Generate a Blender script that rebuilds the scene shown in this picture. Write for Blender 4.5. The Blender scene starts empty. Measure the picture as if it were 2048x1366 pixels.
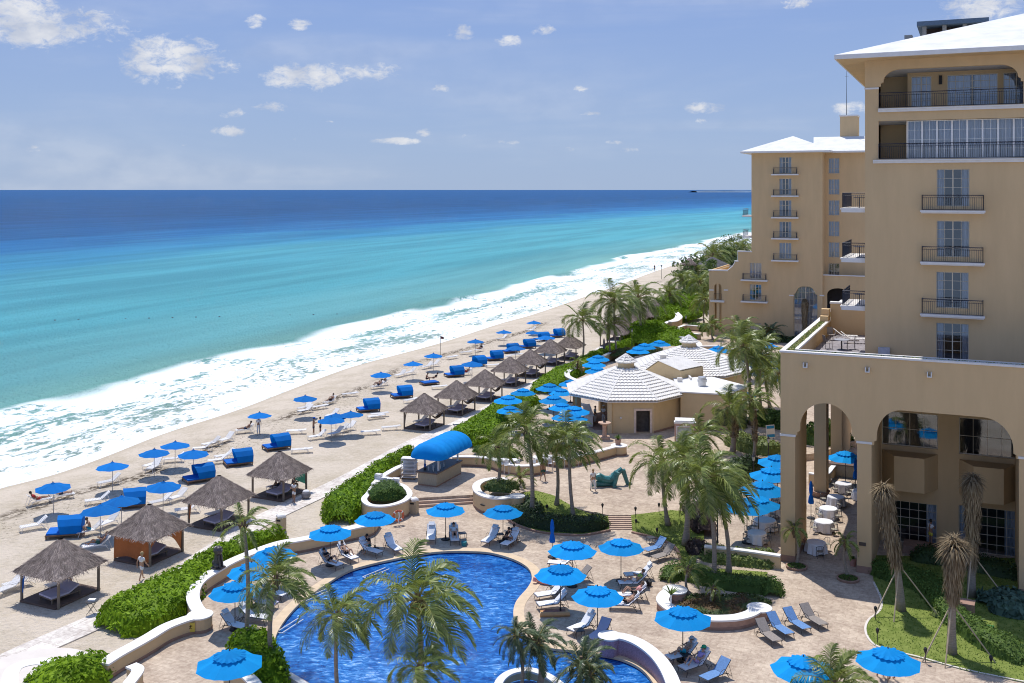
import bpy, math, random
from mathutils import Vector, Matrix, noise as mnoise
from mathutils.geometry import tessellate_polygon
random.seed(11)
rnd = random.random
def ru(a, b): return a + (b - a) * rnd()
C = bpy.context.scene.collection
scene = bpy.context.scene
H = 24.5; F = 2048.0; HY = 379.0; CX = 1024.0
R = math.radians

def P(px, py, z=0.0):
    """point at height z that the photograph shows at px, py"""
    Y = F * (H - z) / (py - HY)
    return Vector(((px - CX) / F * Y, Y, z))
def PY(px, py, Y):
    return Vector(((px - CX) / F * Y, Y, H - (py - HY) * Y / F))
TH = R(24.3)
UX = Vector((math.sin(TH), math.cos(TH), 0)); VX = Vector((math.cos(TH), -math.sin(TH), 0))

# ------------------------------------------------------------ materials
MATS = {}
def nodes_of(name):
    m = bpy.data.materials.new(name); m.use_nodes = True
    nt = m.node_tree; nt.nodes.clear()
    return m, nt, nt.nodes, nt.links
def N(nt, kind, **kw):
    n = nt.nodes.new(kind)
    for k, v in kw.items():
        if k.startswith('i_'):
            key = k[2:].replace('_', ' ')
            n.inputs[key].default_value = v
        else: setattr(n, k, v)
    return n
def c4(c): return (c[0], c[1], c[2], 1.0)
def mat(name, col, rough=0.7, var=0.12, scale=3.0, bump=0.0, bscale=None, spec=0.35, col2=None, metal=0.0, stretch=None, trans=0.0, detail=5.0):
    if name in MATS: return MATS[name]
    m, nt, ns, L = nodes_of(name)
    out = N(nt, 'ShaderNodeOutputMaterial'); b = N(nt, 'ShaderNodeBsdfPrincipled')
    L.new(b.outputs[0], out.inputs[0])
    b.inputs['Roughness'].default_value = rough; b.inputs['Metallic'].default_value = metal
    b.inputs['Specular IOR Level'].default_value = spec
    tc = N(nt, 'ShaderNodeTexCoord'); src = tc.outputs['Object']
    if stretch:
        mp = N(nt, 'ShaderNodeMapping'); mp.inputs['Scale'].default_value = stretch
        L.new(src, mp.inputs[0]); src = mp.outputs[0]
    nz = N(nt, 'ShaderNodeTexNoise'); nz.inputs['Scale'].default_value = scale; nz.inputs['Detail'].default_value = detail; nz.inputs['Roughness'].default_value = 0.65
    L.new(src, nz.inputs['Vector'])
    rp = N(nt, 'ShaderNodeValToRGB')
    c2 = col2 if col2 else tuple(min(1, x * (1 + var)) for x in col)
    c1 = col if col2 else tuple(x * (1 - var) for x in col)
    rp.color_ramp.elements[0].position = 0.32; rp.color_ramp.elements[0].color = c4(c1)
    rp.color_ramp.elements[1].position = 0.68; rp.color_ramp.elements[1].color = c4(c2)
    L.new(nz.outputs[0], rp.inputs[0]); L.new(rp.outputs[0], b.inputs['Base Color'])
    if 'canvas' in name or 'resin' in name or 'towel' in name:      # every piece has faded a little differently
        oi = N(nt, 'ShaderNodeObjectInfo'); hs = N(nt, 'ShaderNodeHueSaturation'); mrr = N(nt, 'ShaderNodeMapRange'); mrr.inputs['To Min'].default_value = 0.80; mrr.inputs['To Max'].default_value = 1.12
        L.new(oi.outputs['Random'], mrr.inputs['Value']); L.new(mrr.outputs[0], hs.inputs['Value']); L.new(rp.outputs[0], hs.inputs['Color']); L.new(hs.outputs[0], b.inputs['Base Color'])
    if bump:
        n2 = N(nt, 'ShaderNodeTexNoise'); n2.inputs['Scale'].default_value = bscale or scale * 4; n2.inputs['Detail'].default_value = 4
        L.new(src, n2.inputs['Vector'])
        bp = N(nt, 'ShaderNodeBump'); bp.inputs['Strength'].default_value = bump; bp.inputs['Distance'].default_value = 0.05
        L.new(n2.outputs[0], bp.inputs['Height']); L.new(bp.outputs[0], b.inputs['Normal'])
    if trans:
        tr = N(nt, 'ShaderNodeBsdfTranslucent'); mx = N(nt, 'ShaderNodeMixShader'); mx.inputs[0].default_value = trans
        L.new(rp.outputs[0], tr.inputs[0]); L.new(b.outputs[0], mx.inputs[1]); L.new(tr.outputs[0], mx.inputs[2]); L.new(mx.outputs[0], out.inputs[0])
    MATS[name] = m
    return m

# ------------------------------------------------------------ mesh builder
class MB:
    def __init__(s): s.v = []; s.f = []; s.mi = []; s.M = Matrix.Identity(4); s.cur = 0
    def add(s, vs, fs):
        b = len(s.v)
        s.v += [tuple(s.M @ Vector(p)) for p in vs]
        s.f += [tuple(b + i for i in f) for f in fs]; s.mi += [s.cur] * len(fs)
    def box(s, c, d, rz=0.0, rx=0.0):
        x, y, z = d[0] / 2, d[1] / 2, d[2] / 2
        m = Matrix.Translation(c) @ Matrix.Rotation(rz, 4, 'Z') @ Matrix.Rotation(rx, 4, 'X')
        vs = [m @ Vector((i * x, j * y, k * z)) for i in (-1, 1) for j in (-1, 1) for k in (-1, 1)]
        s.add(vs, [(0, 1, 3, 2), (4, 6, 7, 5), (0, 4, 5, 1), (2, 3, 7, 6), (0, 2, 6, 4), (1, 5, 7, 3)])
    def b2(s, a, b):
        s.box([(a[i] + b[i]) / 2 for i in range(3)], [abs(b[i] - a[i]) for i in range(3)])
    def tube(s, pts, r, n=6, cap=True, r1=None):
        pts = [Vector(p) for p in pts]; k = len(pts)
        rs = r if isinstance(r, (list, tuple)) else [r + ((r1 - r) * i / (k - 1) if r1 is not None else 0) for i in range(k)]
        vs = []; up = None
        for i, p in enumerate(pts):
            d = (pts[min(i + 1, k - 1)] - pts[max(i - 1, 0)])
            if d.length < 1e-9: d = Vector((0, 0, 1))
            d.normalize()
            if up is None: a = Vector((1, 0, 0)) if abs(d.x) < 0.8 else Vector((0, 1, 0))
            else: a = up
            x = d.cross(a)
            if x.length < 1e-4: x = d.cross(Vector((0, 1, 0.3)))
            x.normalize(); y = d.cross(x).normalized(); up = -y if False else a
            for j in range(n):
                t = 2 * math.pi * j / n
                vs.append(p + (x * math.cos(t) + y * math.sin(t)) * rs[i])
        fs = [(i * n + j, i * n + (j + 1) % n, (i + 1) * n + (j + 1) % n, (i + 1) * n + j) for i in range(k - 1) for j in range(n)]
        if cap: fs += [tuple(range(n))[::-1], tuple((k - 1) * n + j for j in range(n))]
        s.add(vs, fs)
    def lathe(s, prof, n=16, c=(0, 0, 0), cap=True):
        vs = []; k = len(prof)
        for r, z in prof:
            for j in range(n):
                t = 2 * math.pi * j / n
                vs.append((c[0] + r * math.cos(t), c[1] + r * math.sin(t), c[2] + z))
        fs = [(i * n + j, i * n + (j + 1) % n, (i + 1) * n + (j + 1) % n, (i + 1) * n + j) for i in range(k - 1) for j in range(n)]
        if cap: fs += [tuple(range(n))[::-1], tuple((k - 1) * n + j for j in range(n))]
        s.add(vs, fs)
    def ball(s, c, r, n=8, sc=(1, 1, 1)):
        pr = [(max(0.001, math.sin(math.pi * i / n)) * r, -math.cos(math.pi * i / n) * r) for i in range(n + 1)]
        M0 = s.M; s.M = M0 @ Matrix.Translation(c) @ Matrix.Diagonal((sc[0], sc[1], sc[2], 1)); s.lathe(pr, n + 2, cap=False); s.M = M0
    def sheet(s, pts, z=None):
        """flat polygon from outline"""
        ps = [Vector(p) for p in pts]
        if z is not None: ps = [Vector((p.x, p.y, z)) for p in ps]
        tr = tessellate_polygon([ps])
        s.add(ps, [t if (ps[t[1]] - ps[t[0]]).cross(ps[t[2]] - ps[t[0]]).z > 0 else t[::-1] for t in tr])
    def solid(s, pts, z0, z1):
        """outline extruded from z0 to z1"""
        n = len(pts); ps = [Vector((p[0], p[1], z1)) for p in pts]
        lo = [Vector((p[0], p[1], z0)) for p in pts]
        area = sum(ps[i].x * ps[(i + 1) % n].y - ps[(i + 1) % n].x * ps[i].y for i in range(n))
        if area < 0: ps.reverse(); lo.reverse()
        s.sheet(ps)
        s.add(lo + ps, [(i, (i + 1) % n, n + (i + 1) % n, n + i) for i in range(n)])
    def wall(s, outer, holes, fn, y0, y1):
        """wall with openings. outer/holes: lists of (t,z); fn(t,z,y)->3D point; between y0 (front) and y1"""
        loops = [outer] + holes
        flat = [Vector((p[0], p[1], 0)) for l in loops for p in l]
        tr = tessellate_polygon([[Vector((p[0], p[1], 0)) for p in l] for l in loops])
        for y, flip in ((y0, False), (y1, True)):
            vs = [fn(p.x, p.y, y) for p in flat]
            fs = []
            for t in tr:
                a = (flat[t[1]] - flat[t[0]]).cross(flat[t[2]] - flat[t[0]]).z > 0
                fs.append(tuple(t) if a != flip else tuple(t)[::-1])
            s.add(vs, fs)
        for l in loops:
            n = len(l)
            vs = [fn(p[0], p[1], y0) for p in l] + [fn(p[0], p[1], y1) for p in l]
            s.add(vs, [(i, (i + 1) % n, n + (i + 1) % n, n + i) for i in range(n)])
    def build(s, name, m=None, parent=None, smooth=False, mats=None):
        me = bpy.data.meshes.new(name); me.from_pydata(s.v, [], s.f)
        ms = mats or ([m] if m else [])
        for q in ms: me.materials.append(q)
        if mats: me.polygons.foreach_set('material_index', s.mi)
        if smooth: me.polygons.foreach_set('use_smooth', [True] * len(me.polygons))
        me.update()
        o = bpy.data.objects.new(name, me); C.objects.link(o)
        if parent: o.parent = parent
        return o
def wfn(t, z, y): return (t, y, z)

def empty(name, loc=(0, 0, 0), rz=0.0):
    o = bpy.data.objects.new(name, None); C.objects.link(o); o.location = loc; o.rotation_euler = (0, 0, rz)
    o.empty_display_size = 0.2
    return o
def tag(o, label=None, cat=None, group=None, kind=None):
    if label: o['label'] = label
    if cat: o['category'] = cat
    if group: o['group'] = group
    if kind: o['kind'] = kind
    return o
KIDS = {}
def kids(o):
    return [c for c in KIDS.get(o.name, [])]
def index_kids(root):
    """remember the tree below root once (children lookups are slow in Blender)"""
    st = [root]
    while st:
        x = st.pop(); ch = list(x.children); KIDS[x.name] = ch; st += ch
def copy_tree(o, parent=None):
    c = o.copy(); C.objects.link(c)
    if parent is not None: c.parent = parent
    nk = []
    for ch in KIDS.get(o.name, []): nk.append(copy_tree(ch, c))
    KIDS[c.name] = nk
    return c
ORD = 'first second third fourth fifth sixth seventh eighth ninth tenth eleventh twelfth thirteenth fourteenth fifteenth sixteenth seventeenth eighteenth nineteenth twentieth'.split()
def ordn(i):
    if i < 20: return ORD[i]
    tens = ['', '', 'twenty', 'thirty', 'forty', 'fifty', 'sixty', 'seventy', 'eighty', 'ninety']
    n = i + 1
    if n % 10 == 0: return tens[n // 10][:-1] + 'ieth'
    return tens[n // 10] + '-' + ORD[n % 10 - 1]
REG = {}
def reg(o, key, base, cat, group, detail=None):
    """label later: those without a telling detail are counted upward from the bottom of the photograph"""
    REG.setdefault(key, []).append((o, base, cat, group, detail)); return o
def finish_labels():
    for key, rows in REG.items():
        def py(o):
            p = o.location; return HY - (p.z - H) / p.y * F
        rows = sorted(rows, key=lambda r: -py(r[0]))
        for i, (o, base, cat, group, detail) in enumerate(rows):
            if detail: lab = base + ' ' + detail
            else: lab = base + ', ' + ordn(i) + " from the photo's bottom"
            tag(o, lab, cat, group)

def smooth_path(pts, k=6, closed=False):
    pts = [Vector(p) for p in pts]; n = len(pts); out = []
    rng = range(n if closed else n - 1)
    for i in rng:
        p0 = pts[(i - 1) % n] if closed or i > 0 else pts[i] * 2 - pts[i + 1]
        p1 = pts[i]; p2 = pts[(i + 1) % n]
        p3 = pts[(i + 2) % n] if closed or i + 2 < n else p2 * 2 - p1
        for j in range(k):
            t = j / k
            out.append(0.5 * ((2 * p1) + (p2 - p0) * t + (2 * p0 - 5 * p1 + 4 * p2 - p3) * t * t + (3 * p1 - p0 - 3 * p2 + p3) * t ** 3))
    if not closed: out.append(pts[-1])
    return out
def offset(path, d, closed=False):
    n = len(path); out = []
    for i, p in enumerate(path):
        a = path[(i - 1) % n] if closed or i > 0 else p; b = path[(i + 1) % n] if closed or i < n - 1 else p
        t = (b - a); t.z = 0
        if t.length < 1e-6: t = Vector((1, 0, 0))
        t.normalize(); nrm = Vector((-t.y, t.x, 0))
        out.append(p + nrm * d)
    return out
def inside(p, poly):
    c = False; n = len(poly); j = n - 1
    for i in range(n):
        a, b = poly[i], poly[j]
        if (a[1] > p[1]) != (b[1] > p[1]) and p[0] < (b[0] - a[0]) * (p[1] - a[1]) / (b[1] - a[1]) + a[0]: c = not c
        j = i
    return c
# ------------------------------------------------------------ camera, light, sky
cam = bpy.data.cameras.new('camera'); co = bpy.data.objects.new('camera', cam); C.objects.link(co); scene.camera = co
co.location = (0, 0, H); co.rotation_euler = (R(90), 0, 0)
cam.sensor_width = 36; cam.lens = 36.0; cam.shift_y = -(683 - HY) / 2048.0; cam.clip_end = 60000; cam.clip_start = 0.5
SUN_EL, SUN_AZ = R(66), R(-17)          # azimuth from +Y towards +X
sd = bpy.data.lights.new('sun', 'SUN'); so = bpy.data.objects.new('sun', sd); C.objects.link(so)
sd.energy = 4.3; sd.angle = R(0.53); sd.color = (1.0, 0.965, 0.91)
sv = Vector((math.sin(SUN_AZ) * math.cos(SUN_EL), math.cos(SUN_AZ) * math.cos(SUN_EL), math.sin(SUN_EL)))
so.rotation_euler = sv.to_track_quat('Z', 'Y').to_euler()
w = bpy.data.worlds.new('World'); scene.world = w; w.use_nodes = True
nt = w.node_tree; nt.nodes.clear(); L = nt.links
wo = N(nt, 'ShaderNodeOutputWorld')
sky = N(nt, 'ShaderNodeTexSky'); sky.sky_type = 'NISHITA'; sky.sun_disc = False
sky.sun_elevation = SUN_EL; sky.sun_rotation = SUN_AZ; sky.air_density = 1.0; sky.dust_density = 0.6; sky.ozone_density = 2.5; sky.altitude = 0
tcs = N(nt, 'ShaderNodeTexCoord'); sxs = N(nt, 'ShaderNodeSeparateXYZ'); L.new(tcs.outputs['Generated'], sxs.inputs[0])
sr = N(nt, 'ShaderNodeValToRGB'); L.new(sxs.outputs[2], sr.inputs[0]); sr.color_ramp.elements[0].position = 0.0; sr.color_ramp.elements[0].color = (2.35, 3.15, 4.6, 1); sr.color_ramp.elements[1].position = 1.0; sr.color_ramp.elements[1].color = (1.5, 2.4, 4.9, 1)
e_ = sr.color_ramp.elements.new(0.2); e_.color = (1.65, 2.5, 4.8, 1)
hsv = N(nt, 'ShaderNodeMixRGB'); hsv.inputs[0].default_value = 0.93; L.new(sky.outputs[0], hsv.inputs[1]); L.new(sr.outputs[0], hsv.inputs[2])
bg = N(nt, 'ShaderNodeBackground'); bg.inputs['Strength'].default_value = 0.148; L.new(hsv.outputs[0], bg.inputs[0])
# clouds: soft noisy puffs fixed to their compass directions at infinity
tc = N(nt, 'ShaderNodeTexCoord'); sx = N(nt, 'ShaderNodeSeparateXYZ'); L.new(tc.outputs['Generated'], sx.inputs[0])
def M_(op, a, b=None, clamp=False):
    n = N(nt, 'ShaderNodeMath', operation=op); n.use_clamp = clamp
    for i, q in enumerate((a, b)):
        if q is None: continue
        if isinstance(q, (int, float)): n.inputs[i].default_value = q
        else: L.new(q, n.inputs[i])
    return n.outputs[0]
az = M_('ARCTAN2', sx.outputs[0], sx.outputs[1])
hl = M_('SQRT', M_('ADD', M_('MULTIPLY', sx.outputs[0], sx.outputs[0]), M_('MULTIPLY', sx.outputs[1], sx.outputs[1])))
el = M_('ARCTAN2', sx.outputs[2], hl)
cv = N(nt, 'ShaderNodeCombineXYZ'); L.new(az, cv.inputs[0]); L.new(M_('MULTIPLY', el, 1.7), cv.inputs[1])
nz = N(nt, 'ShaderNodeTexNoise'); nz.inputs['Scale'].default_value = 19; nz.inputs['Detail'].default_value = 8; nz.inputs['Roughness'].default_value = 0.62
L.new(cv.outputs[0], nz.inputs['Vector'])
nz9 = N(nt, 'ShaderNodeTexNoise'); nz9.inputs['Scale'].default_value = 62; nz9.inputs['Detail'].default_value = 7; nz9.inputs['Roughness'].default_value = 0.68; nz9.inputs['Distortion'].default_value = 0.4
L.new(cv.outputs[0], nz9.inputs['Vector'])
nb = M_('ADD', M_('MULTIPLY', M_('SUBTRACT', nz.outputs[0], 0.5), 3.0), M_('MULTIPLY', M_('SUBTRACT', nz9.outputs[0], 0.5), 3.6))
best = None
CL = [(95, 45, 155, 52), (40, 20, 90, 36), (355, 122, 112, 50), (300, 130, 60, 34), (622, 150, 95, 34), (735, 143, 72, 22), (510, 41, 24, 18), (597, 47, 28, 16),
      (921, 68, 34, 22), (1018, 85, 32, 18), (1088, 60, 36, 14), (474, 133, 26, 12), (881, 176, 28, 13), (468, 227, 30, 15), (540, 213, 44, 13), (460, 262, 38, 13),
      (590, 279, 20, 9), (375, 291, 24, 7), (850, 268, 26, 13), (800, 282, 60, 8), (1158, 178, 26, 9), (1418, 216, 55, 15), (1394, 243, 24, 9), (1015, 284, 40, 8),
      (1145, 298, 34, 9), (1255, 300, 34, 8), (1190, 227, 40, 8), (60, 298, 36, 11), (1590, 5, 34, 14), (1960, 15, 90, 42), (1705, 215, 45, 18), (925, 272, 30, 8), (1230, 285, 26, 6), (660, 243, 16, 4)]
for (px, py, rx, ry) in CL:
    a0 = math.atan((px - CX) / F); dx = math.hypot(px - CX, F); e0 = math.atan((HY - py) / dx)
    ka = F * 1.05 / rx; ke = F * 1.05 / ry
    q = M_('ADD', M_('POWER', M_('ABSOLUTE', M_('MULTIPLY', M_('SUBTRACT', az, a0), ka)), 2.0), M_('POWER', M_('ABSOLUTE', M_('MULTIPLY', M_('SUBTRACT', el, e0), ke)), 2.0))
    s1 = M_('SUBTRACT', 1.0 if rx > 50 else (0.75 if ry > 12 else 0.45), q)
    best = s1 if best is None else M_('MAXIMUM', best, s1)
dens = M_('ADD', best, nb)
dens = M_('MULTIPLY', M_('MINIMUM', M_('ADD', M_('MULTIPLY', best, 3.0), 1.6, True), 1.0), dens)
mask = N(nt, 'ShaderNodeMapRange', interpolation_type='SMOOTHSTEP'); mask.inputs['From Min'].default_value = 0.0; mask.inputs['From Max'].default_value = 1.3
mask.inputs['To Max'].default_value = 0.9
L.new(dens, mask.inputs['Value'])
# thin cirrus veils
cv2 = N(nt, 'ShaderNodeCombineXYZ'); L.new(M_('MULTIPLY', az, 1.3), cv2.inputs[0]); L.new(M_('MULTIPLY', el, 9.0), cv2.inputs[1])
n3 = N(nt, 'ShaderNodeTexNoise'); n3.inputs['Scale'].default_value = 1.7; n3.inputs['Detail'].default_value = 6; n3.inputs['Distortion'].default_value = 0.5; L.new(cv2.outputs[0], n3.inputs['Vector'])
ci = N(nt, 'ShaderNodeMapRange', interpolation_type='SMOOTHSTEP'); ci.inputs['From Min'].default_value = 0.42; ci.inputs['From Max'].default_value = 0.72; ci.inputs['To Max'].default_value = 0.26
L.new(n3.outputs[0], ci.inputs['Value'])
allm = M_('MAXIMUM', mask.outputs[0], ci.outputs[0])
bg2 = N(nt, 'ShaderNodeBackground'); bg2.inputs['Strength'].default_value = 0.86
shade = N(nt, 'ShaderNodeTexNoise'); shade.inputs['Scale'].default_value = 26; shade.inputs['Detail'].default_value = 5; L.new(cv.outputs[0], shade.inputs['Vector'])
cr = N(nt, 'ShaderNodeValToRGB'); cr.color_ramp.elements[0].position = 0.35; cr.color_ramp.elements[0].color = (0.60, 0.66, 0.80, 1); cr.color_ramp.elements[1].position = 0.6; cr.color_ramp.elements[1].color = (0.96, 0.97, 1.0, 1)
L.new(shade.outputs[0], cr.inputs[0]); L.new(cr.outputs[0], bg2.inputs[0])
mxs = N(nt, 'ShaderNodeMixShader'); L.new(allm, mxs.inputs[0]); L.new(bg.outputs[0], mxs.inputs[1]); L.new(bg2.outputs[0], mxs.inputs[2])
L.new(mxs.outputs[0], wo.inputs[0])
w.cycles.sampling_method = 'MANUAL'; w.cycles.sample_map_resolution = 512
scene.view_settings.view_transform = 'Standard'; scene.view_settings.look = 'None'; scene.view_settings.exposure = 0.0; scene.view_settings.gamma = 1
scene.cycles.max_bounces = 6; scene.cycles.diffuse_bounces = 3; scene.cycles.glossy_bounces = 3; scene.cycles.transparent_max_bounces = 12
scene.cycles.sample_clamp_indirect = 6; scene.cycles.pixel_filter_type = 'BLACKMAN_HARRIS'; scene.cycles.filter_width = 1.05

# ------------------------------------------------------------ shoreline
SEA = -1.0
SH = [(-75, 10), (-60, 50), (-47, 80), (-43.6, 87.2), (-40.8, 91.6), (-38.6, 98), (-36.2, 107), (-31.9, 117.6), (-28.6, 128.6), (-25, 141), (-21.6, 150), (-11.8, 170), (-2.4, 194), (4.9, 210), (17.3, 243),
      (29.3, 275), (43.2, 314.6), (65.4, 373), (104, 462), (165, 600), (330, 900), (700, 1450), (1500, 2400), (4000, 4500)]
SH = [Vector((a, b, 0)) for a, b in SH]
SHS = smooth_path(SH, 5)
# frame: along coast g, offshore h
G = Vector((0.34, 0.94, 0)).normalized(); Hn = Vector((-G.y, G.x, 0))
TAB = sorted([(p.dot(G), p.dot(Hn)) for p in SHS])
def shore_h(a):
    if a <= TAB[0][0]: return TAB[0][1]
    if a >= TAB[-1][0]: return TAB[-1][1]
    lo, hi = 0, len(TAB) - 1
    while hi - lo > 1:
        m = (lo + hi) // 2
        if TAB[m][0] <= a: lo = m
        else: hi = m
    (a0, h0), (a1, h1) = TAB[lo], TAB[hi]
    return h0 + (h1 - h0) * (a - a0) / max(1e-6, a1 - a0)
def grid_ad(name, As, Ds, zf, m, kind='structure', decay=400.0):
    vs = []; dv = []; av = []
    for a in As:
        h0 = shore_h(a)
        for d in Ds:
            wgt = 1.0 if abs(d) < 60 else math.exp(-(abs(d) - 60) / decay)
            h = h0 * wgt + (h0 if d < 0 else TAB[0][1] * 0) * (1 - wgt) + d
            p = G * a + Hn * h
            z = zf(a, d, p); vs.append((p.x, p.y, z)); dv.append(d); av.append(a)
    nd = len(Ds)
    fs = [(i * nd + j, (i + 1) * nd + j, (i + 1) * nd + j + 1, i * nd + j + 1) for i in range(len(As) - 1) for j in range(nd - 1)]
    me = bpy.data.meshes.new(name); me.from_pydata(vs, [], fs); me.materials.append(m)
    at = me.attributes.new('offshore', 'FLOAT', 'POINT'); at.data.foreach_set('value', dv)
    at = me.attributes.new('along', 'FLOAT', 'POINT'); at.data.foreach_set('value', av)
    me.polygons.foreach_set('use_smooth', [True] * len(me.polygons)); me.update()
    o = bpy.data.objects.new(name, me); C.objects.link(o); o['kind'] = kind
    return o
def steps(*segs):
    out = []
    for a, b, st in segs:
        x = a
        while x < b - 1e-6: out.append(x); x += st
    out.append(segs[-1][1]); return out

# sea material
m, nt, ns, L = nodes_of('sea_water'); sea_m = m
out = N(nt, 'ShaderNodeOutputMaterial'); pb = N(nt, 'ShaderNodeBsdfPrincipled')
ad = N(nt, 'ShaderNodeAttribute', attribute_name='offshore'); aa = N(nt, 'ShaderNodeAttribute', attribute_name='along')
def M_(op, a, b=None, c=None, clamp=False):
    n = N(nt, 'ShaderNodeMath', operation=op); n.use_clamp = clamp
    for i, q in enumerate((a, b, c)):
        if q is None: continue
        if isinstance(q, (int, float)): n.inputs[i].default_value = q
        else: L.new(q, n.inputs[i])
    return n.outputs[0]
D = ad.outputs['Fac']; A = aa.outputs['Fac']
def vec(x, y):
    c = N(nt, 'ShaderNodeCombineXYZ')
    for i, q in enumerate((x, y)):
        if isinstance(q, (int, float)): c.inputs[i].default_value = q
        else: L.new(q, c.inputs[i])
    return c.outputs[0]
def nzz(v, sc, det=5, rough=0.6, dist=0.0):
    n = N(nt, 'ShaderNodeTexNoise'); n.inputs['Scale'].default_value = sc; n.inputs['Detail'].default_value = det; n.inputs['Roughness'].default_value = rough; n.inputs['Distortion'].default_value = dist
    L.new(v, n.inputs['Vector']); return n.outputs[0]
def mr(v, a, b, c=0.0, d=1.0, interp='SMOOTHSTEP'):
    n = N(nt, 'ShaderNodeMapRange', interpolation_type=interp)
    for k, q in (('From Min', a), ('From Max', b), ('To Min', c), ('To Max', d)): n.inputs[k].default_value = q
    L.new(v, n.inputs['Value']); return n.outputs[0]
big = nzz(vec(M_('MULTIPLY', A, 0.35), D), 0.018, 4)
swell = nzz(vec(M_('MULTIPLY', A, 0.12), D), 0.055, 3)
Dp = M_('ADD', D, M_('MULTIPLY', M_('SUBTRACT', big, 0.5), M_('ADD', 12.0, M_('MULTIPLY', D, 0.55))))
fd = M_('DIVIDE', Dp, 700.0, clamp=True)
rp = N(nt, 'ShaderNodeValToRGB'); L.new(fd, rp.inputs[0]); cr = rp.color_ramp; cr.interpolation = 'EASE'
stops = [(0.0, (0.38, 0.52, 0.44)), (0.03, (0.22, 0.47, 0.42)), (0.06, (0.16, 0.44, 0.46)), (0.11, (0.11, 0.41, 0.47)), (0.25, (0.095, 0.38, 0.47)), (0.35, (0.055, 0.28, 0.46)), (0.48, (0.030, 0.17, 0.39)), (0.65, (0.020, 0.115, 0.29)), (1.0, (0.018, 0.09, 0.235))]
while len(cr.elements) < len(stops): cr.elements.new(0.5)
for e, (p_, c_) in zip(cr.elements, stops): e.position = p_; e.color = c4(c_)
mul = N(nt, 'ShaderNodeMixRGB', blend_type='MULTIPLY'); mul.inputs[0].default_value = 0.8
L.new(rp.outputs[0], mul.inputs[1])
sw = mr(swell, 0.33, 0.67, 0.84, 1.14); 
g = N(nt, 'ShaderNodeCombineXYZ'); [L.new(sw, g.inputs[i]) for i in range(3)]
L.new(g.outputs[0], mul.inputs[2])
# foam: lace over the surf zone, a dense line where the swell breaks, a few crests further out
edge = M_('ADD', 26.0, M_('MULTIPLY', M_('SUBTRACT', nzz(vec(A, 7.0), 0.022, 3), 0.5), 20.0))
lace = nzz(vec(M_('MULTIPLY', A, 0.55), M_('MULTIPLY', D, 1.0)), 1.1, 8, 0.70, 0.6)
patch = nzz(vec(M_('MULTIPLY', A, 0.30), D), 0.16, 4)
zin = mr(M_('SUBTRACT', edge, D), -0.5, 3.0)
brk = M_('MULTIPLY', mr(M_('ABSOLUTE', M_('SUBTRACT', M_('SUBTRACT', edge, D), 3.0)), 1.0, 6.5, 1.0, 0.0), mr(nzz(vec(A, 3.0), 0.035, 2), 0.42, 0.56))
swash = mr(D, 0.2, 4.0, 1.0, 0.0)
cov = M_('ADD', M_('MULTIPLY', M_('SUBTRACT', patch, 0.42), 0.75), M_('ADD', M_('MULTIPLY', brk, 0.42), M_('MULTIPLY', swash, 0.10)))
thr = M_('ADD', lace, cov)
foam1 = M_('MULTIPLY', mr(thr, 0.44, 0.58), zin)
crest = nzz(vec(M_('MULTIPLY', A, 0.10), D), 0.22, 6, 0.7)
gate = nzz(vec(M_('MULTIPLY', A, 0.5), D), 0.03, 2)
foam2 = M_('MULTIPLY', M_('MULTIPLY', mr(crest, 0.66, 0.71), mr(gate, 0.52, 0.62)), mr(D, 95, 30, 0, 0.9))
foam2 = M_('MULTIPLY', foam2, mr(A, 110, 200))
foam = M_('MAXIMUM', foam1, foam2)
mixf = N(nt, 'ShaderNodeMixRGB'); L.new(foam, mixf.inputs[0]); L.new(mul.outputs[0], mixf.inputs[1]); mixf.inputs[2].default_value = (0.78, 0.80, 0.80, 1)
L.new(mixf.outputs[0], pb.inputs['Base Color'])
L.new(M_('ADD', 0.11, M_('MULTIPLY', foam, 0.6)), pb.inputs['Roughness'])
pb.inputs['Specular IOR Level'].default_value = 0.13
tcx = N(nt, 'ShaderNodeTexCoord'); mp = N(nt, 'ShaderNodeMapping'); mp.inputs['Scale'].default_value = (1.0, 0.55, 1.0); mp.inputs['Rotation'].default_value = (0, 0, R(50)); L.new(tcx.outputs['Object'], mp.inputs[0])
w1 = nzz(mp.outputs[0], 0.35, 6, 0.6); w2 = nzz(mp.outputs[0], 2.2, 4, 0.6)
hh = M_('ADD', M_('MULTIPLY', w1, 1.0), M_('MULTIPLY', w2, 0.95)); hh = M_('ADD', hh, M_('MULTIPLY', foam, 0.15))
bp = N(nt, 'ShaderNodeBump'); L.new(M_('SUBTRACT', 1.0, M_('MULTIPLY', foam, 0.8)), bp.inputs['Strength']); bp.inputs['Distance'].default_value = 1.25
L.new(hh, bp.inputs['Height']); L.new(bp.outputs[0], pb.inputs['Normal'])
dfz = N(nt, 'ShaderNodeBsdfDiffuse'); L.new(mixf.outputs[0], dfz.inputs[0]); L.new(bp.outputs[0], dfz.inputs['Normal'])
glz = N(nt, 'ShaderNodeBsdfGlossy'); L.new(bp.outputs[0], glz.inputs['Normal']); glz.inputs['Roughness'].default_value = 0.12
lw = N(nt, 'ShaderNodeFresnel'); lw.inputs[0].default_value = 1.33; L.new(bp.outputs[0], lw.inputs['Normal'])
mz = N(nt, 'ShaderNodeMixShader'); L.new(M_('MULTIPLY', M_('MINIMUM', lw.outputs[0], 0.14), M_('SUBTRACT', 1.0, foam)), mz.inputs[0]); L.new(dfz.outputs[0], mz.inputs[1]); L.new(glz.outputs[0], mz.inputs[2]); L.new(mz.outputs[0], out.inputs[0])

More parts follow.
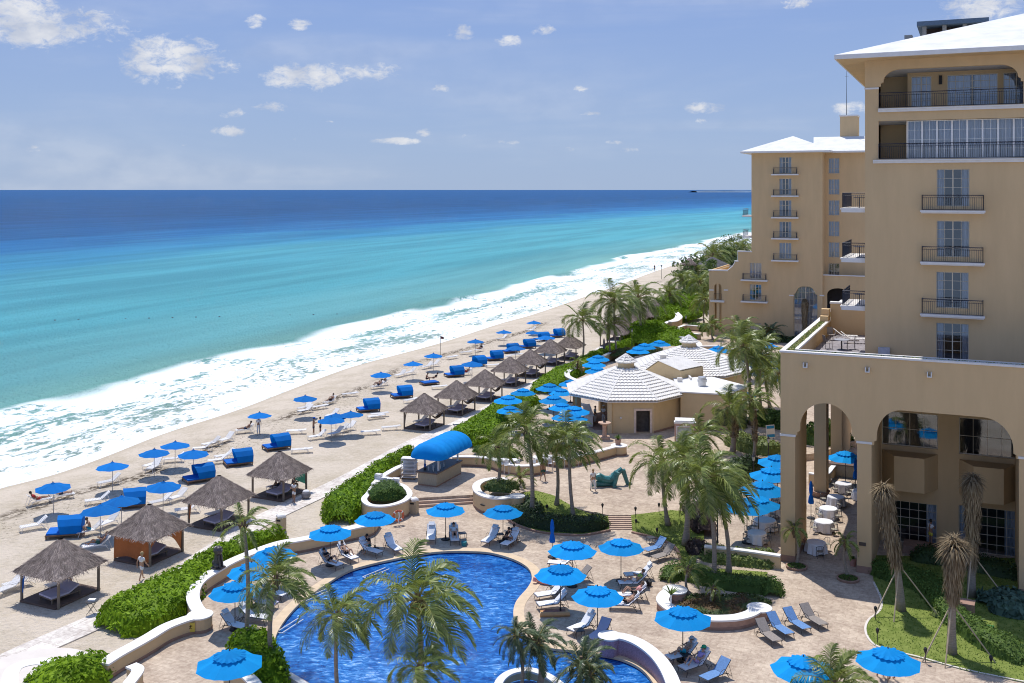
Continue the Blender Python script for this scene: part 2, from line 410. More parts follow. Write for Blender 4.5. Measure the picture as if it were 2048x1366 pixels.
def brk_edge(a): return 26.0 + 9 * mnoise.noise(Vector((a * 0.022, 3.1, 0)))
def sea_z(a, d, p):
    z = SEA
    if d < 0.4: return SEA - 0.02
    if a < 700 and d < 90:
        e = brk_edge(a) - 2.5; k = max(0.0, mnoise.noise(Vector((a * 0.03, 9.7, 0))) + 0.35)
        x = d - e
        z += 1.0 * k * math.exp(-(x / (2.6 if x > 0 else 1.3)) ** 2)
        z += 0.10 * mnoise.noise(Vector((a * 0.15, d * 0.5, 1.0))) * min(1, d / 5)
        z += 0.35 * max(0, mnoise.noise(Vector((a * 0.012, d * 0.07, 5.0)))) * min(1, d / 30)
    return z
As = steps((0, 60, 6), (60, 360, 1.3), (360, 760, 5), (760, 1600, 40), (1600, 9000, 500), (9000, 56000, 8000))
Ds = steps((0, 40, 0.8), (40, 100, 4), (100, 700, 40), (700, 5000, 600), (5000, 50000, 7500))
grid_ad('sea', As, Ds, sea_z, sea_m)

# sand
m, nt, ns, L = nodes_of('beach_sand'); sand_m = m
out = N(nt, 'ShaderNodeOutputMaterial'); pb = N(nt, 'ShaderNodeBsdfPrincipled'); pb.inputs['Roughness'].default_value = 0.95; pb.inputs['Specular IOR Level'].default_value = 0.1
ad = N(nt, 'ShaderNodeAttribute', attribute_name='offshore'); aa = N(nt, 'ShaderNodeAttribute', attribute_name='along'); D = ad.outputs['Fac']; A = aa.outputs['Fac']
tcx = N(nt, 'ShaderNodeTexCoord'); O_ = tcx.outputs['Object']
n1 = M_('ADD', M_('MULTIPLY', nzz(O_, 0.25, 6, 0.65), 0.55), M_('MULTIPLY', nzz(O_, 2.4, 5, 0.75), 0.45)); rp = N(nt, 'ShaderNodeValToRGB'); L.new(n1, rp.inputs[0])
rp.color_ramp.elements[0].position = 0.37; rp.color_ramp.elements[0].color = (0.475, 0.40, 0.295, 1); rp.color_ramp.elements[1].position = 0.56; rp.color_ramp.elements[1].color = (0.625, 0.535, 0.43, 1)
dark = N(nt, 'ShaderNodeMixRGB'); L.new(rp.outputs[0], dark.inputs[1]); dark.inputs[2].default_value = (0.46, 0.385, 0.30, 1)
# footprints and trampled zone
tr = M_('MULTIPLY', mr(nzz(vec(M_('MULTIPLY', A, 0.6), D), 1.3, 6, 0.75), 0.50, 0.66), M_('MULTIPLY', mr(D, -17, -9), mr(D, -2.5, -7, 0, 0.8)))
L.new(tr, dark.inputs[0])
wet = N(nt, 'ShaderNodeMixRGB'); L.new(dark.outputs[0], wet.inputs[1]); wet.inputs[2].default_value = (0.50, 0.42, 0.32, 1)
L.new(mr(M_('ADD', D, M_('MULTIPLY', nzz(vec(A, 1.0), 0.12, 3), 3.0)), 0.0, 1.6, 0, 0.75), wet.inputs[0])
weed = N(nt, 'ShaderNodeMixRGB'); L.new(wet.outputs[0], weed.inputs[1]); weed.inputs[2].default_value = (0.10, 0.075, 0.05, 1)
wl = M_('ADD', D, M_('MULTIPLY', nzz(vec(A, 4.0), 0.05, 4), 5.0))
band = mr(M_('ABSOLUTE', M_('ADD', wl, 7.3)), 0.3, 1.3, 1.0, 0.0)
band2 = mr(M_('ABSOLUTE', M_('ADD', wl, 9.5)), 0.5, 4.0, 0.75, 0.0)
clump = mr(nzz(vec(M_('MULTIPLY', A, 0.5), D), 2.0, 6, 0.8), 0.47, 0.53)
clump2 = mr(nzz(vec(M_('MULTIPLY', A, 0.8), D), 3.0, 4, 0.8), 0.565, 0.61)
gt = mr(nzz(vec(A, 9.0), 0.05, 2), 0.40, 0.52)
L.new(M_('MAXIMUM', M_('MULTIPLY', M_('MULTIPLY', band, clump), gt), M_('MULTIPLY', band2, clump2)), weed.inputs[0])
L.new(weed.outputs[0], pb.inputs['Base Color'])
fp = nzz(O_, 2.6, 5, 0.65); fp2 = nzz(O_, 11, 3, 0.6)
bp = N(nt, 'ShaderNodeBump'); bp.inputs['Strength'].default_value = 0.8; bp.inputs['Distance'].default_value = 0.34
L.new(M_('ADD', fp, M_('MULTIPLY', fp2, 0.25)), bp.inputs['Height']); L.new(bp.outputs[0], pb.inputs['Normal']); L.new(pb.outputs[0], out.inputs[0])
# ------------------------------------------------------------ materials of the place
def island_mat(name, c1, c2, rough=0.55, trans=0.25, spec=0.3, patch=None):
    m, nt, ns, L = nodes_of(name)
    out = N(nt, 'ShaderNodeOutputMaterial'); b = N(nt, 'ShaderNodeBsdfPrincipled'); b.inputs['Roughness'].default_value = rough; b.inputs['Specular IOR Level'].default_value = spec
    g = N(nt, 'ShaderNodeNewGeometry'); rp = N(nt, 'ShaderNodeValToRGB'); L.new(g.outputs['Random Per Island'], rp.inputs[0])
    rp.color_ramp.elements[0].color = c4(c1); rp.color_ramp.elements[1].color = c4(c2)
    col = rp.outputs[0]
    tc = N(nt, 'ShaderNodeTexCoord'); nz = N(nt, 'ShaderNodeTexNoise'); nz.inputs['Scale'].default_value = 0.9; nz.inputs['Detail'].default_value = 3; L.new(tc.outputs['Object'], nz.inputs['Vector'])
    mx = N(nt, 'ShaderNodeMixRGB', blend_type='MULTIPLY' if not patch else 'MIX'); L.new(col, mx.inputs[1])
    if patch:
        mrn = N(nt, 'ShaderNodeMapRange'); mrn.inputs['From Min'].default_value = 0.5; mrn.inputs['From Max'].default_value = 0.6; L.new(nz.outputs[0], mrn.inputs['Value']); L.new(mrn.outputs[0], mx.inputs[0]); mx.inputs[2].default_value = c4(patch)
    else:
        mx.inputs[0].default_value = 0.7; r2 = N(nt, 'ShaderNodeValToRGB'); r2.color_ramp.elements[0].position = 0.3; r2.color_ramp.elements[1].position = 0.7
        r2.color_ramp.elements[0].color = (0.6, 0.62, 0.6, 1); r2.color_ramp.elements[1].color = (1.1, 1.1, 1.0, 1); L.new(nz.outputs[0], r2.inputs[0]); L.new(r2.outputs[0], mx.inputs[2])
    L.new(mx.outputs[0], b.inputs['Base Color'])
    tr = N(nt, 'ShaderNodeBsdfTranslucent'); L.new(mx.outputs[0], tr.inputs[0]); ms = N(nt, 'ShaderNodeMixShader'); ms.inputs[0].default_value = trans
    L.new(b.outputs[0], ms.inputs[1]); L.new(tr.outputs[0], ms.inputs[2]); L.new(ms.outputs[0], out.inputs[0])
    return m
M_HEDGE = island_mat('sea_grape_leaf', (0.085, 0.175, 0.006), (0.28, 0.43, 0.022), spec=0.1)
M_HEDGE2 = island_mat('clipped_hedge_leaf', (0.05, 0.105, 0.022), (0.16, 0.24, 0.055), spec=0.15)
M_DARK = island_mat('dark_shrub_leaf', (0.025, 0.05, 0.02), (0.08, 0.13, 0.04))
M_VARI = island_mat('variegated_leaf', (0.06, 0.12, 0.02), (0.36, 0.40, 0.13))
M_PURP = island_mat('purple_leaf', (0.03, 0.018, 0.02), (0.11, 0.07, 0.06))
M_FLOW = island_mat('flower_bed_leaf', (0.04, 0.085, 0.02), (0.13, 0.17, 0.05), patch=(0.13, 0.075, 0.03))
M_PALM = island_mat('palm_leaflet', (0.08, 0.125, 0.015), (0.36, 0.41, 0.10), rough=0.38, trans=0.3, spec=0.5)
M_PALMD = island_mat('date_palm_leaflet', (0.04, 0.075, 0.025), (0.16, 0.20, 0.09), rough=0.4, trans=0.2, spec=0.5)
M_DRY = island_mat('dry_palm_fibre', (0.14, 0.092, 0.05), (0.38, 0.29, 0.18), rough=0.8, trans=0.1)
M_THATCH = None
M_TAN = mat('ochre_stucco', (0.61, 0.435, 0.245), 0.92, 0.05, 0.9, 0.15, 30, spec=0.1, stretch=(1, 1, 0.18), detail=8)
M_TANW = mat('garden_wall_stucco', (0.60, 0.45, 0.27), 0.92, 0.06, 0.8, 0.15, 30, spec=0.1)
M_WHITE = mat('white_coping_paint', (0.76, 0.735, 0.70), 0.75, 0.05, 1.2, 0.05, 20, spec=0.2)
M_TRIM = mat('white_trim_paint', (0.72, 0.69, 0.66), 0.7, 0.05, 2.0, spec=0.2)
M_FOOT = mat('red_stone_footing', (0.32, 0.20, 0.15), 0.85, 0.15, 2.5, spec=0.2)
M_POOLCOPE = mat('pool_coping_stone', (0.62, 0.47, 0.31), 0.7, 0.1, 2.0, 0.1, 15)
M_GRASS = mat('lawn_grass', (0.12, 0.165, 0.03), 0.9, 0.3, 1.5, 0.6, 25, col2=(0.23, 0.27, 0.07), spec=0.1)
M_SOIL = mat('planting_soil', (0.10, 0.065, 0.045), 0.95, 0.3, 2.0, 0.5)
M_WOOD = mat('weathered_wood', (0.17, 0.13, 0.10), 0.8, 0.25, 2.0, 0.2, 12, stretch=(1, 1, 0.15))
M_DECKW = mat('dark_deck_board', (0.13, 0.085, 0.065), 0.75, 0.2, 3.0, 0.2, stretch=(0.3, 3, 1))
M_TRUNK = mat('palm_bark', (0.30, 0.25, 0.20), 0.9, 0.25, 6.0, 0.8, 5, stretch=(0.6, 0.6, 5.0), spec=0.1)
M_RACH = mat('palm_rachis', (0.30, 0.26, 0.09), 0.5, 0.2, 2.0)
M_CONC = mat('pale_concrete', (0.66, 0.60, 0.54), 0.85, 0.06, 0.7, 0.08, 12, spec=0.2)
M_METAL = mat('dark_bronze_metal', (0.03, 0.03, 0.035), 0.45, 0.1, 3, spec=0.5)
M_IRON = mat('blue_black_iron', (0.022, 0.027, 0.05), 0.45, 0.1, 3, spec=0.5)
M_BLACK = mat('matt_black', (0.02, 0.02, 0.022), 0.6, 0.1, 3)

def paving(name, c1, c2, mortar, scale, bw=0.9, rh=0.45):
    m, nt, ns, L = nodes_of(name)
    out = N(nt, 'ShaderNodeOutputMaterial'); b = N(nt, 'ShaderNodeBsdfPrincipled'); b.inputs['Roughness'].default_value = 0.8; b.inputs['Specular IOR Level'].default_value = 0.2
    tc = N(nt, 'ShaderNodeTexCoord'); mp = N(nt, 'ShaderNodeMapping'); mp.inputs['Rotation'].default_value = (0, 0, TH); L.new(tc.outputs['Object'], mp.inputs[0])
    br = N(nt, 'ShaderNodeTexBrick'); br.inputs['Scale'].default_value = scale; br.inputs['Brick Width'].default_value = bw; br.inputs['Row Height'].default_value = rh; br.inputs['Mortar Size'].default_value = 0.012
    br.inputs['Color1'].default_value = c4(c1); br.inputs['Color2'].default_value = c4(c2); br.inputs['Mortar'].default_value = c4(mortar); L.new(mp.outputs[0], br.inputs['Vector'])
    nz = N(nt, 'ShaderNodeTexNoise'); nz.inputs['Scale'].default_value = 0.5; nz.inputs['Detail'].default_value = 7; nz.inputs['Roughness'].default_value = 0.7; L.new(tc.outputs['Object'], nz.inputs['Vector'])
    nz2 = N(nt, 'ShaderNodeTexNoise'); nz2.inputs['Scale'].default_value = 4; nz2.inputs['Detail'].default_value = 5; nz2.inputs['Roughness'].default_value = 0.7; L.new(mp.outputs[0], nz2.inputs['Vector'])
    ad = N(nt, 'ShaderNodeMath', operation='ADD'); L.new(nz.outputs[0], ad.inputs[0]); L.new(nz2.outputs[0], ad.inputs[1])
    rp = N(nt, 'ShaderNodeValToRGB'); rp.color_ramp.elements[0].position = 0.40; rp.color_ramp.elements[0].color = (0.58, 0.52, 0.49, 1); rp.color_ramp.elements[1].position = 0.61; rp.color_ramp.elements[1].color = (1.12, 1.1, 1.06, 1)
    dv = N(nt, 'ShaderNodeMath', operation='MULTIPLY'); dv.inputs[1].default_value = 0.5; L.new(ad.outputs[0], dv.inputs[0]); L.new(dv.outputs[0], rp.inputs[0])
    mx = N(nt, 'ShaderNodeMixRGB', blend_type='MULTIPLY'); mx.inputs[0].default_value = 0.85; L.new(br.outputs['Color'], mx.inputs[1]); L.new(rp.outputs[0], mx.inputs[2])
    L.new(mx.outputs[0], b.inputs['Base Color']); L.new(b.outputs[0], out.inputs[0])
    return m
M_PAVE = paving('travertine_paving', (0.57, 0.475, 0.375), (0.49, 0.40, 0.315), (0.43, 0.33, 0.26), 1.0)
M_TERR = paving('terrace_tile', (0.34, 0.33, 0.36), (0.28, 0.27, 0.30), (0.2, 0.2, 0.22), 2.0)
M_PATH = paving('beach_path_slab', (0.76, 0.72, 0.67), (0.70, 0.66, 0.61), (0.5, 0.45, 0.4), 0.5, 1.0, 1.0)

# ------------------------------------------------------------ ground sheets
DECK = [(245, 1620), (262, 1366), (285, 1335), (237, 1306), (300, 1274), (368, 1245), (410, 1236), (388, 1212), (386, 1186), (400, 1162), (430, 1145), (484, 1119), (560, 1090), (662, 1071), (733, 1052), (745, 1010),
        (780, 965), (900, 912), (1100, 880), (1250, 870), (1400, 862), (1560, 860), (1800, 860), (2200, 1000), (2500, 1200), (2600, 1620)]
DECKW = [P(x, y) for x, y in DECK]
PLAZA = [(735, 988), (765, 947), (832, 925), (905, 909), (950, 905), (1000, 903), (1030, 855), (1070, 818), (1130, 768), (1200, 736), (1290, 706), (1330, 690), (1368, 668), (1400, 652), (1440, 640), (1500, 640), (1700, 640), (1745, 700), (1770, 780), (1790, 866),
         (1700, 885), (1640, 905), (1560, 915), (1520, 932), (1430, 968), (1397, 1000), (1381, 1023), (1342, 1020), (1265, 1030), (1216, 1030), (1155, 1018), (1106, 990), (1072, 981), (1045, 984), (1010, 998), (958, 985), (945, 989.5), (832, 996), (817, 1003), (780, 1012), (745, 1008)]
PLAZAW = [P(x, y, 0.6) for x, y in PLAZA]
POOL = [(940, 1103), (982, 1106), (1027, 1119), (1056, 1136), (1064, 1156), (1056, 1175), (1034, 1201), (1027, 1223), (1031, 1245), (1048, 1268), (1070, 1285), (1102, 1297), (1150, 1302), (1195, 1309), (1240, 1318), (1279, 1336), (1306, 1366), (1330, 1420), (1250, 1480), (1000, 1520), (780, 1480), (680, 1410), (622, 1369), (567, 1338), (552, 1315), (548, 1293), (555, 1264), (578, 1230), (607, 1201), (655, 1167), (696, 1143), (733, 1131), (781, 1120), (850, 1107), (895, 1103)]
POOLW = smooth_path([P(x, y) for x, y in POOL], 4, True)
DIP = [P(x, y) for x, y in DECK]
def ter_z(a, d, p):
    if d > 0: return max(-4, SEA - 0.01 - d * 0.09)
    if d > -7.5: z = (SEA) * (1 - (-d / 7.5)) ** 1.3
    else: z = 0.0
    if d < -8:
        z += 0.035 * mnoise.noise(Vector((p.x * 0.5, p.y * 0.5, 0)))
        z -= 0.02
    if d < -10 and p.y < 130 and inside(p, DIP):
        md = min((p - q).length for q in DECKW_S)
        if md > 2.2: return -3.0
    return z
DECKW_S = []
for i in range(len(DECKW)):
    a, b = DECKW[i], DECKW[(i + 1) % len(DECKW)]
    n = max(1, int((b - a).length / 1.5)); DECKW_S += [a.lerp(b, k / n) for k in range(n)]
grid_ad('beach', steps((-30, 40, 8), (40, 190, 1.4), (190, 420, 4), (420, 1600, 40), (1600, 9000, 500), (9000, 56000, 8000)), sorted(set([-20000, -5000, -1500, -700, -300, -160, -110] + steps((-90, -60, 1.5), (-60, -8, 1.5), (-8, 4, 0.8), (4, 40, 4)))), ter_z, sand_m, decay=1e9)
b = MB(); tr = tessellate_polygon([DECKW, POOLW]); allp = DECKW + POOLW
b.add([(p.x, p.y, 0.012) for p in allp], [t if (allp[t[1]] - allp[t[0]]).cross(allp[t[2]] - allp[t[0]]).z > 0 else t[::-1] for t in tr])
o = b.build('pool_deck', M_PAVE); o['kind'] = 'structure'
b = MB(); b.solid(PLAZAW, 0.0, 0.6); o = b.build('plaza_paving', M_PAVE); o['kind'] = 'structure'
# boardwalk on the sand
BW = [P(x, y) for x, y in [(-60, 1360), (60, 1302), (230, 1226), (330, 1168), (440, 1095), (520, 1043), (640, 986), (720, 946), (830, 886), (930, 843), (1020, 797), (1100, 752), (1190, 706), (1260, 668), (1330, 640)]]
def ribbon(b, path, wd, z0, z1, closed=False):
    l, r = offset(path, wd / 2, closed), offset(path, -wd / 2, closed); n = len(path)
    vs = [(p.x, p.y, z1) for p in l] + [(p.x, p.y, z1) for p in r] + [(p.x, p.y, z0) for p in l] + [(p.x, p.y, z0) for p in r]
    fs = []
    for i in range(n if closed else n - 1):
        j = (i + 1) % n
        fs += [(n + i, n + j, j, i), (2 * n + i, i, j, 2 * n + j), (n + i, 3 * n + i, 3 * n + j, n + j)]
    if not closed: fs += [(0, 2 * n, 3 * n, n), (n - 1, 2 * n - 1, 4 * n - 1, 3 * n - 1)]
    b.add(vs, fs)
b = MB(); ribbon(b, smooth_path(BW, 5), 2.0, -0.05, 0.045); o = b.build('beach_path', M_PATH); o['kind'] = 'structure'

# pool
m, nt, ns, L = nodes_of('pool_water'); out = N(nt, 'ShaderNodeOutputMaterial'); pb = N(nt, 'ShaderNodeBsdfPrincipled')
tcx = N(nt, 'ShaderNodeTexCoord'); O_ = tcx.outputs['Object']
mp = N(nt, 'ShaderNodeMapping'); mp.inputs['Scale'].default_value = (0.75, 1.6, 1.0); L.new(O_, mp.inputs[0]); PV = mp.outputs[0]
def nzz(v, sc, det=5, rough=0.6, dist=0.0):
    n = N(nt, 'ShaderNodeTexNoise'); n.inputs['Scale'].default_value = sc; n.inputs['Detail'].default_value = det; n.inputs['Roughness'].default_value = rough; n.inputs['Distortion'].default_value = dist
    L.new(v, n.inputs['Vector']); return n.outputs[0]
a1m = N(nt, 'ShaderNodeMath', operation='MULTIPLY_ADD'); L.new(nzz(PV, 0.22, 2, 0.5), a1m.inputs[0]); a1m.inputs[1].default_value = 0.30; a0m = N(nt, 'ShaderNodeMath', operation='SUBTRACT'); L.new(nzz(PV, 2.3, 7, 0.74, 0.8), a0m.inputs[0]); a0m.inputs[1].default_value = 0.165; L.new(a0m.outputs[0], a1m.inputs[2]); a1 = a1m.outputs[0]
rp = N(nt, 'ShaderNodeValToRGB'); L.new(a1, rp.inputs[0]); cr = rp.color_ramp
for k, (p_, c_) in enumerate([(0.36, (0.003, 0.045, 0.22)), (0.50, (0.012, 0.125, 0.42)), (0.58, (0.06, 0.25, 0.60)), (0.70, (0.42, 0.60, 0.82))]):  # water tones; pale stops paint caustic and sky-reflection blotches into the colour
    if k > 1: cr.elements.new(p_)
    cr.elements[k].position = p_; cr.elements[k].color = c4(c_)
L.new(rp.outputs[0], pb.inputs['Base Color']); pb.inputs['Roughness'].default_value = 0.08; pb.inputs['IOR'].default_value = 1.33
bp = N(nt, 'ShaderNodeBump'); bp.inputs['Strength'].default_value = 0.55; bp.inputs['Distance'].default_value = 0.15; L.new(nzz(PV, 2.6, 4, 0.6), bp.inputs['Height']); L.new(bp.outputs[0], pb.inputs['Normal']); L.new(pb.outputs[0], out.inputs[0])
pool_m = m
M_TILE = mat('dark_blue_pool_tile', (0.008, 0.02, 0.13), 0.25, 0.4, 9, spec=0.5)
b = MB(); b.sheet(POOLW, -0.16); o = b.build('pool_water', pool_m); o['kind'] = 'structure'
b = MB(); n = len(POOLW); lo = [(p.x, p.y, -0.5) for p in POOLW]; hi = [(p.x, p.y, 0.011) for p in POOLW]
b.add(lo + hi, [(i, (i + 1) % n, n + (i + 1) % n, n + i) for i in range(n)]); o = b.build('pool_basin', M_TILE); o['kind'] = 'structure'
# beige coping round the pool, white on the side of the garden bed
b = MB(); cop = offset(POOLW, 0.0, True)
area = sum(POOLW[i].x * POOLW[(i + 1) % n].y - POOLW[(i + 1) % n].x * POOLW[i].y for i in range(n)); sg = 1 if area > 0 else -1
ribbon(b, offset(POOLW, -sg * 0.30, True), 0.62, -0.1, 0.032, True); 
o = b.build('pool_coping', M_POOLCOPE); o['kind'] = 'structure'

# ------------------------------------------------------------ walls with white coping
def garden_wall(pts, h, wd, label, z0=0.0, bulbs=(), cat='garden wall', over=0.06, body=None, closed=False, name='garden_wall', foot=True, group='curved garden walls with white coping', k=6):
    path = smooth_path([P(x, y, z0 + h) for x, y in pts], k, closed)
    c0 = path[0].copy(); c0.z = 0
    root = empty(name, (c0.x, c0.y, z0)); loc = [p - Vector((c0.x, c0.y, 0)) for p in path]
    b = MB(); ribbon(b, loc, wd - 2 * over, 0, h - 0.1, closed)
    for i, r in bulbs: b.lathe([(r - over, 0), (r - over, h - 0.1)], 20, (loc[i].x, loc[i].y, 0))
    b.build('wall_body', body or M_TANW, root)
    if foot:
        b = MB(); ribbon(b, loc, wd - 2 * over + 0.05, 0.012, 0.17, closed)
        for i, r in bulbs: b.lathe([(r - over + 0.025, 0.012), (r - over + 0.025, 0.17)], 20, (loc[i].x, loc[i].y, 0))
        b.build('footing', M_FOOT, root)
    b = MB(); ribbon(b, loc, wd, h - 0.098, h, closed)
    for i, r in bulbs: b.lathe([(r - 0.03, h - 0.1), (r, h - 0.06), (r, h - 0.01), (r - 0.02, h + 0.003)], 24, (loc[i].x, loc[i].y, 0))
    b.build('coping', M_WHITE, root)
    tag(root, label, cat, group)
    return root, path

garden_wall([(205, 1326), (237, 1306), (270, 1288), (300, 1271), (332, 1252), (368, 1238), (400, 1228), (392, 1212), (386, 1196), (388, 1178), (400, 1160), (430, 1140), (456, 1125), (484, 1112), (520, 1098), (560, 1085), (600, 1078), (640, 1070), (680, 1060), (710, 1053), (738, 1046), (752, 1030)], 0.85, 0.75,
            'long curved ochre wall with white coping between beach hedge and pool deck', bulbs=[(36, 0.72)])
garden_wall([(738, 985), (728, 998), (740, 1009), (766, 1011), (790, 1007), (810, 999), (819, 988), (814, 977), (800, 968), (775, 964), (750, 970)], 1.25, 0.45, 'round ochre planter wall holding the clipped round hedge and life ring', closed=True, over=0.04)
garden_wall([(748, 967), (763, 953), (782, 941), (802, 931), (832, 922)], 0.85, 0.5, 'white topped curved wall behind the towel cart and towel stacks', z0=0.6)
garden_wall([(905, 913), (925, 912), (949, 912.5), (970, 914), (988, 917.5), (1005, 924), (1022, 928), (1041, 930.5), (1060, 930), (1076, 928), (1087, 922), (1078, 917), (1071, 913), (1085, 910), (1100, 911), (1120, 914), (1150, 911.5), (1181, 905), (1216, 896), (1238, 890)], 0.85, 0.5,
            'wavy low wall with white coping behind the white bar stools', z0=0.6, bulbs=[(114, 0.75)])
garden_wall([(1015, 957), (984, 957), (964, 961), (953, 970), (956, 982), (972, 991), (996, 995), (1018, 993), (1034, 991)], 1.30, 0.62, 'C-shaped ochre planter wall with wide white top beside the plaza steps', bulbs=[(48, 0.62)], over=0.05)
garden_wall([(1350, 1178), (1334, 1184), (1325, 1199), (1341, 1215), (1365, 1226), (1394, 1232), (1422, 1235), (1450, 1235), (1475, 1233), (1500, 1226), (1519, 1214)], 0.6, 0.75, 'curved seat wall with two round white ends round the flower bed', bulbs=[(0, 0.75), (60, 0.72)], body=mat('seat_wall_red_stone', (0.42, 0.26, 0.19), 0.8, 0.15, 3))
garden_wall([(1219, 1270), (1240, 1271), (1263, 1277), (1287, 1289), (1310, 1307), (1327, 1327), (1341, 1352), (1352, 1385), (1360, 1430)], 0.95, 0.72, 'tall curved wall of pink mosaic with white top at the pool edge', bulbs=[(0, 0.62)],
            body=mat('pink_mosaic_tile', (0.36, 0.22, 0.26), 0.4, 0.35, 14, spec=0.4), foot=False)
garden_wall([(1409, 1091), (1450, 1095), (1500, 1101), (1561, 1110)], 0.9, 0.42, 'straight low wall with white top edging the restaurant terrace', foot=False)
garden_wall([(1000, 1400), (997, 1366), (1018, 1345), (1053, 1338), (1084, 1345), (1110, 1360), (1135, 1385), (1130, 1430), (1060, 1450)], 0.45, 0.42, 'white rimmed island planter in the pool with two palms', closed=True, foot=False)
garden_wall([(1340, 643), (1352, 641), (1360, 633), (1352, 624)], 1.4, 0.9, 'short white topped wall end among beach shrubs below the hotel', z0=0.6)
garden_wall([(1356, 627), (1352, 637), (1332, 645), (1319, 651), (1318, 660), (1332, 667), (1356, 672), (1380, 677), (1395, 684), (1400, 692)], 1.6, 0.8, 'S-shaped white coped wall beyond the tiled pavilion', z0=0.2)
garden_wall([(1400, 652), (1372, 650), (1358, 655), (1366, 663), (1400, 668)], 0.9, 0.6, 'small horseshoe planter wall before the far hotel wing', z0=0.6)
garden_wall([(1400, 692), (1440, 692), (1480, 700), (1540, 706)], 0.9, 0.5, 'low ochre garden wall behind the second pavilion roof', z0=0.6)
garden_wall([(1205, 712), (1220, 705), (1245, 699), (1290, 696), (1325, 694)], 1.2, 0.5, 'curved wall before the beach palms beside blue umbrellas', z0=0.0)
garden_wall([(1158, 762), (1136, 752), (1136, 742), (1150, 735)], 1.2, 0.7, 'white curved planter end beside the potted agave', z0=0.0)
garden_wall([(20, 1366), (30, 1335), (75, 1322), (110, 1330), (112, 1352), (80, 1385), (40, 1392)], 0.35, 0.75, 'round white rim of the small basin by the beach hedge', closed=True, foot=False)
garden_wall([(240, 1385), (262, 1360), (276, 1338), (262, 1329)], 0.85, 0.6, 'white wall end at the foot of the beach steps')
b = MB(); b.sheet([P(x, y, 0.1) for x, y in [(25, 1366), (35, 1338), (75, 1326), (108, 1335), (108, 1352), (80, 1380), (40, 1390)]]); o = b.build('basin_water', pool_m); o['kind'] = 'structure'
b = MB(); b.lathe([(3.0, -0.1), (3.0, 0.32)], 40, P(65, 1362, 0.0)); o = b.build('basin_surround', M_CONC); o['kind'] = 'structure'
garden_wall([(455, 1330), (487, 1345), (510, 1366), (530, 1400)], 0.8, 0.6, 'white topped wall beside the pool bed shrubs', foot=False)
# white kerb between pool bed and pool
b = MB(); ribbon(b, smooth_path([P(x, y, .1) for x, y in [(540, 1290), (544, 1317), (558, 1340), (600, 1366), (660, 1410)]], 5), 0.35, 0.0, 0.22); o = b.build('white_kerb', M_WHITE); o['kind'] = 'structure'

# steps
def stairs(name, a0, a1, b0, b1, zt, zb, n):
    b = MB()
    for i in range(n):
        f0, f1 = i / n, (i + 1) / n
        z = zt - (zt - zb) * (i + 1) / (n + 1)
        q = [a0.lerp(b0, f0), a1.lerp(b1, f0), a1.lerp(b1, f1), a0.lerp(b0, f1)]
        b.solid([(p.x, p.y) for p in q], zb, z)
    o = b.build(name, mat('step_stone', (0.50, 0.36, 0.27), 0.8, 0.12, 2.0)); o['kind'] = 'structure'; return o
stairs('plaza_steps', P(830, 996, 0.6), P(947, 989.5, 0.6), P(833, 1016), P(950, 1008), 0.6, 0.0, 2)
stairs('garden_steps', P(1216, 1030, 0.6), P(1266, 1030, 0.6), P(1219, 1060), P(1269, 1060), 0.6, 0.0, 7)

# ------------------------------------------------------------ lawns
def lawn(pts, name='lawn'):
    ps = [P(x, y, z) for x, y, z in pts]; tr = tessellate_polygon([[Vector((p.x, p.y, 0)) for p in ps]])
    b = MB(); b.add(ps, [t if (ps[t[1]] - ps[t[0]]).cross(ps[t[2]] - ps[t[0]]).z > 0 else t[::-1] for t in tr])
    o = b.build(name, M_GRASS); o['kind'] = 'structure'; 
    # blades
    g = MB(); tris = [(ps[t[0]], ps[t[1]], ps[t[2]]) for t in tr]
    vs = []; fs = []
    for a, q, c in tris:
        ar = (q - a).cross(c - a).length / 2
        for _ in range(int(ar * 42)):
            u, v = rnd(), rnd()
            if u + v > 1: u, v = 1 - u, 1 - v
            p = a + (q - a) * u + (c - a) * v; t = ru(0, 6.28); w_ = ru(0.02, 0.045); hgt = ru(0.03, 0.08); dx, dy = math.cos(t) * w_, math.sin(t) * w_
            lx, ly = ru(-0.05, 0.05), ru(-0.05, 0.05); k = len(vs)
            vs += [(p.x - dx, p.y - dy, p.z), (p.x + dx, p.y + dy, p.z), (p.x + lx, p.y + ly, p.z + hgt)]; fs.append((k, k + 1, k + 2))
    g.add(vs, fs); return o, g
grass = MB()
for pts in ([(1051, 984, .62), (1072, 981, .62), (1106, 990, .62), (1134, 1006, .62), (1155, 1018, .62), (1185, 1029, .62), (1216, 1032, .62), (1220, 1058, .03), (1164, 1068, .03), (1093, 1064, .03), (1043, 1053, .03), (1016, 1036, .03), (1014, 1008, .3)],
            [(1262, 1030, .62), (1342, 1020, .62), (1381, 1023, .62), (1400, 1040, .5), (1409, 1060, .3), (1407, 1090, .06), (1393, 1111, .05), (1391, 1136, .05), (1358, 1138, .05), (1361, 1118, .05), (1349, 1094, .05), (1319, 1078, .05), (1265, 1065, .05)],
            [(1409, 1138, .05), (1440, 1137, .05), (1535, 1144, .05), (1535, 1169, .05), (1468, 1164, .05), (1409, 1151, .05)],
            [(1748, 1167, .05), (1763, 1201, .05), (1759, 1223, .05), (1737, 1241, .05), (1731, 1264, .05), (1748, 1290, .05), (1790, 1304, .05), (1837, 1315, .05), (1933, 1341, .05), (2060, 1367, .05), (2200, 1390, .05), (2200, 1120, .05), (1740, 1110, .05)]):
    o, g = lawn(pts); grass.add(g.v, g.f)
o = grass.build('grass_blades', island_mat('grass_blade', (0.08, 0.16, 0.018), (0.24, 0.33, 0.06), 0.7, 0.3)); tag(o, 'short bright green grass on the lawns', 'grass', kind='stuff')
